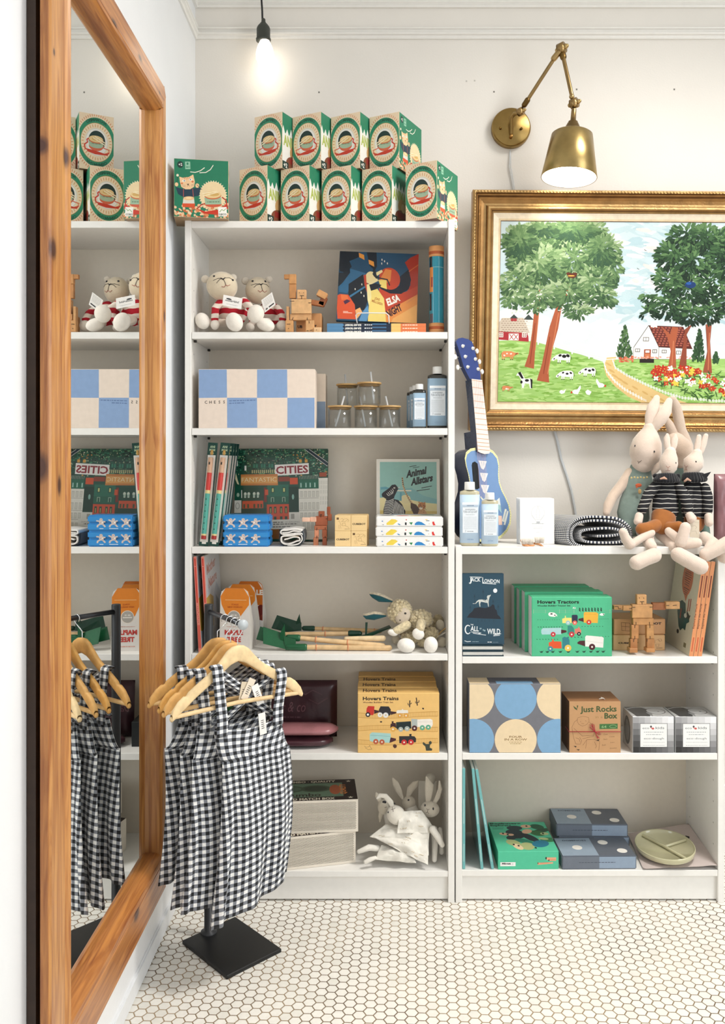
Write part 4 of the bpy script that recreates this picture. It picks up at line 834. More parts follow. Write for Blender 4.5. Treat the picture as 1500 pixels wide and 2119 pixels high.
tumbler('lidded glass tumbler with a thin straw, left one of the upper pair', 719, .105, ZB+.0703, 785, .0325, ((-.0, .0, .006), (-.008, .01, .10)))
tumbler('lidded glass tumbler with an upright straw, right one of the upper pair', 764, .052, ZB+.0703, 781, .0345, ((.014, -.006, .006), (.004, .0, .102)))
# soap bottles
def bottle(name, label, cat, x, y, z, w_, h, cap, hcap, dark=True, d=None, grp=None, yaw=0):
    d = d or w_*.62; t = thing(name, label, cat, (x, y+d/2, z), (0, 0, math.radians(yaw)), grp); body = '2A2A26' if dark else 'B9B296'; lab = '9DB9CF' if dark else 'BCD2E6'
    hb = h-hcap; n = 32
    def ring(s_, zz): return [(s_*w_/2*math.copysign(abs(math.cos(a))**.62, math.cos(a)), s_*d/2*math.copysign(abs(math.sin(a))**.75, math.sin(a)), zz) for a in [2*PI*i/n for i in range(n)]]
    def shell(mb, prof, col, mat):
        vs = []; fs = []
        for (s_, zz) in prof: vs += ring(s_, zz)
        for j in range(len(prof)-1):
            for i in range(n): fs.append((j*n+i, j*n+(i+1) % n, (j+1)*n+(i+1) % n, (j+1)*n+i))
        fs.append([(len(prof)-1)*n+i for i in range(n)]); fs.append(list(range(n))[::-1]); mb.add(vs, fs, col, mat, True)
    mb = MB(); sh = w_*.17; cr = cap/2/(w_/2)
    shell(mb, [(.9, 0), (1, .004), (1, hb-sh-.004), (.97, hb-sh+.004), (.86, hb-sh*.45), (.6, hb-sh*.12)], body, 'liquid'); mb.lathe([(w_*.30, hb-sh*.2), (cap*.42, hb-.002), (cap*.42, hb+.003)], body, 'liquid', 24); part('body', mb, t)
    mb = MB(); mb.lathe([(cap/2, hb-.001), (cap/2+.0004, hb+.001), (cap/2*.985, h-.002), (cap/2*.93, h), (0, h)], 'F1F1EE', 'paint', 32); part('cap', mb, t, label='white flip cap')
    mb = MB(); z0, z1 = h*.045, hb-sh-.005; shell(mb, [(1.006, z0), (1.006, z1)], lab, 'card')
    yq = -d/2*1.012-.0002; H = z1-z0; W_ = w_*.80
    a = Art((0, 0), (100, 0), (0, 160)); c2 = 'DCE4EA'; dk = '8B9299'
    a.rect('EDF1F4', -5, 25, 105, 33); a.rect('B9C9D8', 0, 33, 100, 40); a.L().rect('E3E9EE', 2, 41, 98, 126); a.L().greek('70839B', 28, 34.5, 72, 2.5); a.text('8B939C', 'PURE-CASTILE SOAP', 50, 60, 8, 84, .02, align='c'); a.greek(dk, 18, 47, 82, 2.6); a.greek('ABB2B8', 22, 65, 78, 2)
    for k in range(13): a.greek('B9C0C6', 10, 73+k*3.3, 90, 1.2, k)
    a.greek(dk, 30, 120, 70, 2.5); a.ell('8B939C', 20, 120, 3.5).L().ell('E3E9EE', 20, 120, 2.4).greek('8FA8C4', 30, 147, 70, 3)
    mb.art(a, (-W_/2, yq, z1), (W_, 0, 0), (0, 0, -H), (0, -1, 0)); part('label_wrap', mb, t, label='pale blue printed label')
for (px, y, w_, h, cap, lb) in [(905.5, .03, .0595, .187, .0285, 'tall amber soap bottle with pale blue label, biggest on the second shelf'), (868, .035, .0400, .1345, .024, 'small dark soap bottle with pale blue label, front of a short row'), (861, .085, .0400, .1345, .024, 'small dark soap bottle directly behind the front one'), (855, .135, .0400, .1345, .024, 'small dark soap bottle at the very back of the row')]:
    bottle('soap_bottle', lb, 'bottle', X(px, y), y, ZB, w_, h, cap, h*.115 if h < .15 else .021, True, grp='soap bottles on the second shelf')
bottle('soap_bottle', 'larger clear soap bottle with pale blue label in front of the toy guitar', 'bottle', X(973, .03), .03, ZS0, .0600, .192, .0310, .023, False, grp='soap bottles in front of the guitar')
bottle('soap_bottle', 'smaller clear soap bottle with pale blue label in front of the toy guitar', 'bottle', X(1014.5, .02), .02, ZS0, .0505, .160, .0280, .020, False, grp='soap bottles in front of the guitar')
# ================================================================ shelf 3
def cities_art():    # crop: (460,920) x6.25
    a = Art((165, 65), (1365, 90), (130, 1240)); R = random.Random(8); a.rect('1E4A3A', 100, 50, 1400, 1300); a.L()
    gs = ['17392E', '24604A', '2E7257', '123026', '3A7E5E', '1B4537', 'C8C79A', '0F2620', '5C8F62']
    for k in range(620):
        x, y = R.uniform(120, 1380), R.uniform(60, 420); q = R.choice(gs); w_ = R.uniform(8, 40) if q not in ('C8C79A',) else R.uniform(4, 10); a.rect(q, x, y, x+w_, y+R.uniform(5, 22))
    a.L()
    for k in range(90): x, y = R.uniform(900, 1370), R.uniform(80, 430); a.rect(R.choice(['B9B9A6', 'D9D6C6', '1E3A30', 'C08A3E', '8A9A7E']), x, y, x+R.uniform(5, 24), y+R.uniform(5, 16))
    for k in range(60): x, y = R.uniform(140, 900), R.uniform(70, 260); a.rect(R.choice(['E0E0D0', 'A9B48C']), x, y, x+R.uniform(3, 8), y+R.uniform(3, 10))
    a.L()
    for x in range(370, 670, 26): a.rect('C9C08A', x, 345, x+12, 388)
    for x in (380, 480, 580): a.rect('1A5040', x, 262, x+80, 325); a.rect('2E7A60', x+10, 270, x+32, 318); a.rect('2E7A60', x+44, 270, x+66, 318)
    a.rect('E9E9E0', 162, 220, 188, 290).rect('E9E9E0', 276, 288, 300, 350).poly('D9CFA8', [(152, 340), (190, 480), (205, 530), (180, 520), (148, 440)])
    for x in (985, 1060): a.rect('D09A44', x, 222, x+36, 262)
    a.L().rect('18503E', 140, 540, 240, 725).rect('154536', 240, 565, 520, 740).rect('226650', 570, 540, 845, 690).rect('103528', 845, 570, 975, 890).rect('7A2A1C', 525, 575, 560, 760).rect('C9502C', 538, 600, 580, 670)
    a.rect('C9502C', 245, 740, 515, 840).rect('1C5A45', 575, 690, 845, 780).rect('C24A2A', 560, 790, 845, 990).rect('D6D3C8', 135, 730, 232, 890).rect('153E30', 230, 835, 560, 900).rect('D9D6CB', 975, 600, 1235, 990).rect('DEDBD0', 1235, 465, 1365, 1240).rect('D3D0C6', 845, 895, 975, 990).rect('24604A', 985, 480, 1235, 595).rect('DAD7CC', 1010, 990, 1300, 1245).rect('8A5A2C', 605, 1100, 720, 1230).rect('1A3026', 720, 1090, 760, 1230)
    a.rect('C9502C', 862, 455, 965, 540).rect('8A3A26', 715, 440, 860, 500).rect('9A4A30', 1245, 395, 1340, 450)
    a.L()
    for x in (290, 335, 405, 455): a.ell('C9D2C0', x-6, 650, 18, 22); a.rect('C9D2C0', x-20, 665, x+4, 700); a.rect('7DA596', x-12, 660, x-2, 690)
    a.ell('9FB7A0', 190, 660, 18, 26); a.rect('E9E9E0', 232, 600, 242, 700)
    for x in (640, 785): a.rect('0F2E24', x-18, 575, x+18, 640); a.rect('C0C47E', x-11, 585, x+11, 632)
    for x in (635, 780): a.rect('8FA890', x-20, 700, x+20, 760); a.rect('1C4A3A', x-12, 708, x+12, 760)
    for x in (270, 320, 400, 450, 490): a.rect('4A4A2C', x-12, 780, x+12, 830)
    for x in (610, 668, 745, 808): a.rect('1C4030', x-16, 820, x+16, 905); a.rect('B9A25A', x-5, 840, x+5, 900); a.rect('1C4030', x-16, 945, x+16, 985)
    for x in (1005, 1070, 1125, 1185): a.rect('2E7A66', x-14, 520, x+14, 585); a.rect('B9CFC4', x-5, 525, x+6, 580)
    a.ell('7FA89A', 900, 700, 15, 34)
    for yy, hh in ((630, 75), (775, 85), (905, 70), (1030, 80)):
        for x in range(1010 if yy < 980 else 1040, 1225 if yy < 980 else 1290, 52):
            a.rect('A5A397', x-18, yy, x+18, yy+hh); a.rect('D0CDC2', x-13, yy+6, x-2, yy+hh-4); a.rect('D0CDC2', x+2, yy+6, x+13, yy+hh-4)
        a.rect('8D8B80', 978, yy+hh+12, 1232, yy+hh+17)
    for yy in (500, 560, 620, 700, 760): 
        for x in range(1250, 1360, 22): a.rect('A5A397', x, yy, x+4, yy+46)
    a.ell('9A988E', 183, 800, 28, 42).L().ell('D6D3C8', 183, 800, 20, 34).rect('9A988E', 870, 915, 915, 980)
    for x in range(985, 1235, 20): a.line('C9CFC0', [(x, 430), (x+8, 475)], 3)
    # banner stripe
    a.L().poly('182C38', [(1060, 88), (1120, 90), (1360, 268), (1355, 318)]); a.line('D9DCD8', [(1062, 92), (1352, 314)], 5).line('D9DCD8', [(1122, 94), (1362, 270)], 5)
    a.L().poly('E9E4DE', [(670, 285), (1110, 270), (1112, 410), (672, 425)]); a.poly('C27A3E', [(228, 400), (705, 402), (708, 548), (226, 540)]); a.poly('D99C55', [(234, 428), (700, 430), (702, 522), (232, 516)])
    a.L(); a.text('8A2430', 'CITIES', 684, 400, 92, 418, .03, rot=-1.2); a.text('F3E3B8', 'FANTASTIC', 238, 498, 54, 452, -.012)
    a.rect('D5D2C8', 540, 985, 1020, 1105); a.L()
    a.text('6F6C66', 'OF AMAZING', 790, 1025, 14, 190); a.greek('77746E', 640, 1012, 770, 13); a.greek('77746E', 640, 1036, 950, 13, 2); a.greek('77746E', 625, 1070, 865, 13, 3)
    return a
ca = cities_art(); wct = (678-484)/S(.16); hct = .295
book('city_book', 'large green picture book with a city skyline cover leaning against the shelf back', 'book', X(580, .165), .165, ZC+.0034, wct, hct, .02, (-math.radians(9), 0, 0), '1E4A3A', 'DAD6CA', {'front': ca})
def blue_case(label, z):
    w_, d, h = (557-461)/S(.01), .085, .0465; t = thing('toy_case', label, 'case', (X(509, .008), .008, z), group='blue toy cases stacked on the third shelf'); b = '2F8CD0'
    a = Art((0, 0), (100, 0), (0, 48)); R = random.Random(5)
    for j, x in enumerate((18, 49, 79)):
        c = 'D9C7BE'; a.L(0).ell(c, x, 22, 6, 7).ell(c, x+1, 13, 4, 4); a.line(c, [(x-9, 14+j*3), (x-3, 19), (x+6, 18), (x+12, 11+j*3)], 4); a.line(c, [(x-2, 26), (x-9, 35)], 4.2).line(c, [(x+3, 27), (x+9, 31), (x+10, 36)], 4.2)
        a.L(1).line('8A7A76', [(x-3, 18), (x+3, 24)], 1).line('8A7A76', [(x-5, 30), (x-2, 26)], 1).line('B08E84', [(x-1, 12), (x+3, 14)], 1.4).ell('F0E6DE', x-2, 22, 2, 3); a.rect('E6EDF4', x-5-(j == 1)*6, 40, x+5+(j == 1)*6, 41.8)
    for part_name, z0, z1 in (('case_base', 0, h*.52), ('case_lid', h*.52+.0004, h)):
        mb = MB(); mb.box(-w_/2, w_/2, 0, d, z0, z1, b, 'paint', .004)
        if part_name == 'case_lid': mb.art(a, (-w_/2, 0, h), (w_*.88, 0, 0), (0, 0, -h), (0, -1, 0))
        else: mb.box(w_/2, w_/2+.002, d*.3, d*.6, h*.3, h*.62, '2878B8', 'paint', .0008)
        part(part_name, mb, t)
blue_case('bright blue toy case printed with fighting figures, bottom one', ZC); blue_case('bright blue toy case printed with fighting figures, top one', ZC+.0470)
# flute packs
def flute_pack(label, px, y, tilt, yaw, z=ZC+.001, hh=.312):
    w_ = .030; t = thing('flute_pack', label, 'flute', (X(px, y), y, z), (math.radians(-6), math.radians(tilt), math.radians(yaw)), 'packaged toy flutes leaning on the third shelf')
    mb = MB(); mb.box(-w_/2, w_/2, 0, .003, 0, hh, '14443C', 'card', .0006); a = Art((0, -20), (30, -20), (0, 292)); a.text('BFD3B0', 'ANI', 15, -4, 7, 16, .03, align='c').text('BFD3B0', 'MAM', 15, 6, 7, 18, .03, align='c').text('BFD3B0', 'BO', 15, 16, 7, 12, .03, align='c'); a.rect('F1EEE4', 9, 272, 22, 286).L().line('26332E', [(11, 280), (15, 276), (19, 279)], 1)
    mb.art(a, (-w_/2, 0, hh), (w_, 0, 0), (0, 0, -hh), (0, -1, 0)); part('backing_card', mb, t, label='dark green backing card')
    mb = MB(); pts = []
    mb.box(-.0125, .0125, -.0008, 0, .012, hh-.038, 'E6E2DA', 'card', .0003); mb.tube([(0, -.001, hh-.034), (0, -.001, hh-.026)], .004, 'C79A52', 'card', 10); part('blister_tray', mb, t, label='white tray')
    mb = MB(); segs = [(hh-.046, hh-.092, 'C8A184'), (hh-.092, hh-.145, 'C23B34'), (hh-.145, hh-.155, 'D9C58A'), (hh-.155, .036, '4FA091'), (.036, .031, 'D9C58A'), (.031, .02, '9E2A26')]
    for (z1, z0, c) in segs: mb.M = Matrix.Translation((0, -.006, 0)); mb.lathe([(.0072, z1), (.0075, (z0+z1)/2), (.0072, z0)], c, 'paint', 18)
    mb.M = Matrix()
    for k in range(6): mb.ell((0, -.0133, .05+k*.018), (.0017, .0006, .0017), '1C2422', 'paint', 8, 5)
    mb.box(-.0018, .0018, -.0137, -.013, hh-.068, hh-.060, '1C2422', 'paint'); part('flute', mb, t, label='red and teal wooden flute')
for i, (px, y, tl, yw) in enumerate([(421, .022, 3.2, -10), (442, .018, 4.6, -10), (450, .06, 4.8, -12), (455, .10, 5, -12), (460, .135, 5.2, -12)]):
    flute_pack(['packaged toy flute nearest the left side panel', 'packaged toy flute in front with its label fully visible', 'packaged toy flute right behind the front ones', 'packaged toy flute fourth from the front, only its edge visible', 'rearmost packaged toy flute, its dark edge beside the city book'][i], px, y, tl, yw)
# small wooden-toy cartons
def carton_art(kind, c='EBCB93', tx=(372, 866)):
    a = Art((360, 760), (532, 760), (360, 938))
    if kind == 't': a.text('2C2018', 'CUBEBOT', 446, 868, 20, 148, .04, align='c')
    else:
        R = random.Random(3); k = 'B08A5A'; a.rect('6B4E30', 376, 780, 402, 806)
        for p in [[(415, 800), (440, 790), (455, 810), (430, 830)], [(450, 800), (490, 792), (515, 815), (500, 830)], [(390, 830), (410, 820), (420, 860), (440, 880)], [(440, 850), (470, 845), (478, 875), (445, 880), (440, 850)], [(400, 870), (405, 915)], [(415, 868), (425, 912)], [(470, 880), (500, 890), (515, 910)], [(430, 825), (470, 830), (505, 800)]]: a.line(k, p, 3)
        a.rect('7A5A38', 466, 918, 524, 922)
    return a
T_, D_ = carton_art('t'), carton_art('d'); wc = (759-693)/2/S(.02)
ks = [('upper left', -1, 1, D_), ('upper right', 1, 1, T_), ('lower left', -1, 0, T_), ('lower right', 1, 0, D_)]
for nm, sx, zz, ar in ks:
    pbox('toy_carton', 'small pale yellow toy carton, %s of the front four' % nm, 'box', X(726, .02)+sx*(wc/2+.0003), .02, ZC+zz*(.0458+.0003), wc, wc, .0458, 0, 'EBCB93', None, {'front': ar}, group='small pale yellow toy cartons on the third shelf')
for nm, sx, zz in (('left', -1, 1), ('right', 1, 1), ('left', -1, 0), ('right', 1, 0)):
    pbox('toy_carton', 'small pale yellow toy carton in the second row, %s %s' % ('upper' if zz else 'lower', nm), 'box', X(727.5, .02)+sx*(wc/2+.001)+.002, .02+wc+.003, ZC+zz*(.0458+.0003), wc, wc, .0458, 2*sx, 'E6C48A', None, None, group='small pale yellow toy cartons on the third shelf')
def animal_art():    # crop (660,930) x5.5556
    a = Art((650, 92), (1395, 92), (650, 1049)); a.rect('E6E1D5', 640, 80, 1400, 1060); a.L().rect('8FBCB2', 690, 125, 1358, 790).rect('D9C070', 690, 760, 1358, 1010); R = random.Random(6)
    a.L().poly('7FB0B0', [(690, 420), (800, 425), (950, 440), (1060, 430), (1110, 460), (1200, 520), (1358, 560), (1358, 610), (690, 560)]); a.poly('5F9AA6', [(700, 420), (760, 415), (820, 440), (700, 450)]); a.poly('E6D8A0', [(690, 545), (740, 540), (900, 580), (1060, 570), (1200, 600), (1358, 615), (1358, 790), (690, 790)]); a.poly('D9C070', [(690, 690), (1358, 700), (1358, 790), (690, 790)]); a.rect('E9E0C8', 890, 455, 1060, 468)
    a.ell('DFD2A0', 990, 560, 60, 50).rect('5F9AA6', 925, 480, 945, 580)
    # zebra
    a.L().poly('1E1C1E', [(712, 500), (730, 480), (800, 430), (830, 395), (870, 388), (900, 420), (915, 425), (890, 470), (860, 530), (855, 560), (905, 570), (950, 620), (990, 700), (985, 745), (730, 745), (732, 680), (750, 610), (765, 560), (735, 540), (715, 530)])
    a.L()
    for k in range(9): y = 570+k*19; a.line('EDE9E0', [(752-k*2, y+8), (790, y+14), (830, y-2), (852, y-14)], 6)
    for k in range(9): a.line('EDE9E0', [(870+k*13, 580+k*10), (860+k*13, 650+k*6), (845+k*16, 745)], 5.5)
    for k in range(5): a.line('EDE9E0', [(770+k*16, 495-k*14), (785+k*16, 515-k*14), (800+k*10, 520-k*6)], 5)
    a.ell('EDE9E0', 862, 430, 12, 9); a.L().ell('1E1C1E', 866, 430, 6, 6); a.line('EDE9E0', [(900, 430), (925, 420)], 5)
    # tail and cheetah
    a.line('C9A87A', [(955, 310), (962, 400), (985, 470), (1030, 560), (1080, 620)], 17); a.L()
    for k in range(14):
        t = k/13; x = 955+(1060-955)*t**1.6; y = 312+300*t; a.rect('231C18', x-9, y, x+8, y+10 if k < 4 else y+6)
    a.poly('4A3220', [(1050, 600), (1110, 620), (1180, 700), (1200, 745), (1090, 745), (1050, 660)]); a.ell('B97A44', 1182, 640, 46, 44); a.poly('B97A44', [(1135, 600), (1150, 585), (1165, 605)]).poly('B97A44', [(1205, 600), (1222, 590), (1225, 620)]); a.poly('C99A66', [(1150, 680), (1215, 680), (1250, 745), (1130, 745)])
    a.L().ell('F0E0C4', 1170, 665, 22, 16).ell('2A1A14', 1165, 628, 6, 5).ell('2A1A14', 1205, 634, 6, 5).ell('2A1A14', 1174, 655, 8, 5).line('2A1A14', [(1160, 634), (1158, 660)], 3).line('2A1A14', [(1210, 640), (1205, 664)], 3)
    for k in range(30): a.ell('3A2418', R.uniform(1060, 1240), R.uniform(600, 740), 4, 3)
    a.L().text('16140F', 'Animal', 1000, 310, 76, 240, .05, rot=-12, shear=.28); a.text('16140F', 'Allstars', 1055, 400, 76, 262, .05, rot=-12, shear=.28); a.line('2A2822', [(1040, 182), (1120, 168)], 7).line('2A2822', [(1080, 196), (1155, 182)], 6).line('2A2822', [(1180, 430), (1300, 408)], 8).line('2A2822', [(1122, 464), (1275, 442)], 8)
    return a
wan = (912-778)/S(.12)
book('picture_book', 'square cream framed picture book with a zebra and a spotted cat on its cover', 'book', X(845, .155), .155, ZC+.0020, wan, .262, .011, (-math.radians(8), 0, 0), 'E6E1D5', 'DDD8CA', {'front': animal_art()})
def confetti_art():   # crop y 785..895, x 655..1428
    a = Art((655, 785), (1428, 785), (655, 893)); a.poly('EBD04E', [(765, 860), (825, 803), (872, 808), (900, 830), (842, 886), (765, 886)]); a.ell('2F6FB0', 716, 833, 9, 7).rect('1E2226', 985, 850, 1006, 888); a.ell('C8343A', 1002, 813, 8, 8).poly('2E8A4E', [(1035, 850), (1080, 848), (1062, 887)])
    a.poly('2E84C4', [(1100, 888), (1104, 866), (1125, 843), (1150, 836), (1185, 846), (1210, 866), (1238, 890)]).poly('D8362E', [(1312, 840), (1334, 838), (1338, 862), (1352, 890), (1322, 892), (1314, 870)]).poly('3F84BC', [(895, 868), (912, 866), (936, 884), (918, 890)]).rect('E6C94E', 1228, 806, 1255, 816).rect('1E4A70', 1238, 822, 1278, 830).ell('D9CDB0', 1275, 870, 7, 7).poly('2A2A2A', [(705, 884), (735, 878), (730, 888)])
    return a
cf = confetti_art(); tp = Art((0, 0), (100, 0), (0, 60)); tp.ell('2E8A4E', 80, 20, 12, 6).ell('D8362E', 40, 40, 10, 6).ell('1E2226', 15, 30, 12, 7).ell('EBD04E', 60, 45, 10, 5).ell('2E84C4', 30, 12, 9, 4)
for k in range(3):
    pbox('puzzle_box', ['white box printed with bright geometric shapes, bottom of the stack of three', 'white box printed with bright geometric shapes, middle of the stack of three', 'white box printed with bright geometric shapes, on top of the stack below the animal book'][k], 'box', X(847.5+(k == 1)*-1, .006), .004+k*.001, ZC+k*.0300, (917-778)/S(.005), .135, .0296, 0, 'F1F0ED', None, {'front': cf, 'top': tp} if k == 2 else {'front': cf}, bev=.003, group='white boxes with geometric shapes')
# ================================================================ shelf 4 left: tall books and maple packs
def spine_art():
    a = Art((0, 0), (12, 0), (0, 200)); R = random.Random(9); a.rect('DE8678', 0, 0, 12, 200); a.L().rect('C9453A', 3, 4, 8, 96)
    for k in range(9): a.ell('A83A34', 6+R.uniform(-2, 2), 104+k*4, 1, 1.4, 6)
    a.rect('CB4A3C', 2, 142, 5, 190).rect('CB4A3C', 7, 142, 10, 190); a.L().greek('EBC4B6', 4, 20, 7, 1); return a
def match_art():
    a = Art((0, 0), (100, 0), (0, 120)); a.rect('C6CAD0', 0, 0, 100, 120); a.L().poly('B3BAC6', [(40, 60), (70, 40), (100, 60), (100, 120), (60, 120)]).poly('C4A04A', [(0, 52), (25, 50), (45, 56), (38, 92), (10, 95), (0, 92)]); a.poly('8A96A4', [(60, 55), (80, 65), (78, 110), (62, 110)]).L(); a.text('B5503E', 'Mother', 10, 24, 12, 60, .03, rot=-6, shear=.2).text('B5503E', 'Nature', 18, 42, 12, 56, .03, rot=-6, shear=.2); return a
sp_ = spine_art()
for i, (px, y, tl) in enumerate([(411.0, .012, 3.2), (427.0, .012, 3.2)]):
    hb_ = .288; wb = .235
    o = thing('tall_book', ['tall thin red-spined picture book against the left side panel', 'tall thin red-spined picture book, right one of the two, with its front cover visible'][i], 'book', (X(px, y)+.0095, y, ZD+.0006), (0, math.radians(-tl), 0), 'tall red-spined picture books')
    mb = MB(); mb.box(-.0095, 0, 0, wb, 0, hb_, 'CFCFD0', 'gloss', .001, {'-y': 'DE8678'}); mb.art(sp_, (-.0095, 0, hb_), (.0095, 0, 0), (0, 0, -hb_), (0, -1, 0), mat='gloss'); mb.art(match_art(), (0, 0, hb_), (0, wb, 0), (0, 0, -hb_), (1, 0, 0), mat='gloss')
    part('cover', mb, o); mb = MB(); mb.box(-.0085, -.001, .002, wb+.0005, .002, hb_+.0004, 'E9E4D8', 'card'); part('pages', mb, o)
def maple_art(kind):   # crop (390,1140) x8.82
    a = Art((560, 610), (1140, 610), (560, 1750)); a.rect('DDD8D2', 500, 600, 1200, 1760)
    a.L().poly('DE8226', [(560, 600), (1180, 600), (1145, 880), (960, 1120), (700, 1120), (600, 900)]); a.L().ell('F2E6D6', 836, 1130, 122, 118).L().ell('A8A39B', 836, 1130, 112, 108); a.L().rect('E3DED6', 750, 1130, 925, 1150); a.greek('D8D4CC', 780, 1085, 890, 26); a.rect('EDB475', 670, 815, 1075, 828)
    a.text('B8541C', 'FORGE', 860, 915, 26, 130, .02, align='c').text('B8541C', 'NEW WORLDS', 856, 962, 28, 280, .02, align='c'); a.text('BF3E38', 'MAPLE', 660, 1450, 82, 350, .045).text('BF3E38', 'TREE', 708, 1580, 82, 262, .045); a.greek('D79A8A', 700, 1660, 990, 16); a.greek('C9998C', 700, 1300, 980, 12)
    if kind == 3: a.L().rect('CF6F1C', 500, 600, 1200, 1100).L().rect('DDD8D2', 500, 1060, 1200, 1760).L().text('F4EBDD', 'LE', 1000, 860, 90, 130, .05).ell('6B1E14', 1090, 1200, 90, 150).ell('8E3A24', 1130, 1300, 60, 60)
    return a
def maple_pack(label, px, y, dx, k, w_=.088, h=.189):
    d = .055; t = thing('maple_snack_pack', label, 'packet', (X(px, y), y, ZD), (0, 0, math.radians(dx)), 'orange and white maple packets'); c = .016
    poly = [(-w_/2-.003, 0), (w_/2+.003, 0), (w_/2, h-c*1.6), (w_/2-c*.25, h-c*.6), (w_/2-c, h), (-w_/2+c, h), (-w_/2+c*.25, h-c*.6), (-w_/2, h-c*1.6)]
    mb = MB(); n = len(poly); side = 'E9E4DC'
    front = [(p[0], 0, p[1]) for p in poly]; back = [(p[0], d if p[1] < h*.45 else d*.10+.004, p[1]) for p in poly]
    mb.add(front, [list(range(n))], 'DDD8D2', 'card'); mb.add(front+back, [(i, i+n, (i+1) % n+n, (i+1) % n) for i in range(n) if i not in (1, 7)], 'DE8226', 'card')
    for sx in (-1, 1):
        mb.add([(sx*(w_/2+.003), 0, 0), (sx*(w_/2+.003), d, 0), (sx*(w_/2+.002), d, h*.40), (sx*w_/2, .008, h-c*1.6), (sx*w_/2, 0, h-c*1.6)], [(0, 1, 2, 3, 4)], '4A3A34' if False else 'D5D0C8', 'card')
    mb.add([(-w_/2, d, 0), (w_/2, d, 0), (w_/2, d, h*.4), (w_/2-c, .01, h), (-w_/2+c, .01, h), (-w_/2, d, h*.4)], [(0, 1, 2, 3, 4, 5)], 'D5D0C8', 'card')
    # art clipped by the packet outline
    a = maple_art(k); out = []
    for (lay, col, pts, fs) in a.items:
        if len(fs) == 1 and len(pts) > 2:
            q = [((p[0]-.5)*w_*1.06, (1-p[1])*h) for p in pts]
            q2 = clipr(q, -w_/2, 0, w_/2, h-c*.0)
            def edge(ps, s_):   # slanted shoulder cut
                r = []
                f = lambda p: (h-p[1])*1.0-(s_*p[0]-(w_/2-c))*1.6 if False else (w_/2-c+ (h-p[1])*.62)-s_*p[0]
                for i in range(len(ps)):
                    A, B = ps[i-1], ps[i]; fa, fb = f(A), f(B)
                    if (fa >= 0) != (fb >= 0): t_ = fa/(fa-fb); r.append((A[0]+(B[0]-A[0])*t_, A[1]+(B[1]-A[1])*t_))
                    if fb >= 0: r.append(B)
                return r
            q2 = edge(edge(q2, 1), -1) if q2 else []
            if len(q2) > 2: out.append((lay, col, q2, [list(range(len(q2)))]))
        else: out.append((lay, col, [((p[0]-.5)*w_*1.06, (1-p[1])*h) for p in pts], fs))
    for (lay, col, q, fs) in out: mb.add([(p[0], -.00012*(lay+1), p[1]) for p in q], fs, col, 'card')
    part('carton', mb, t)
maple_pack('orange and white maple packet standing in front', 485.5, .040, -4, 1)
maple_pack('orange and white maple packet just behind the front one', 499, .125, -4, 1)
maple_pack('orange packet with a berry photo, rearmost and furthest right of the three', 515, .19, -3, 3)
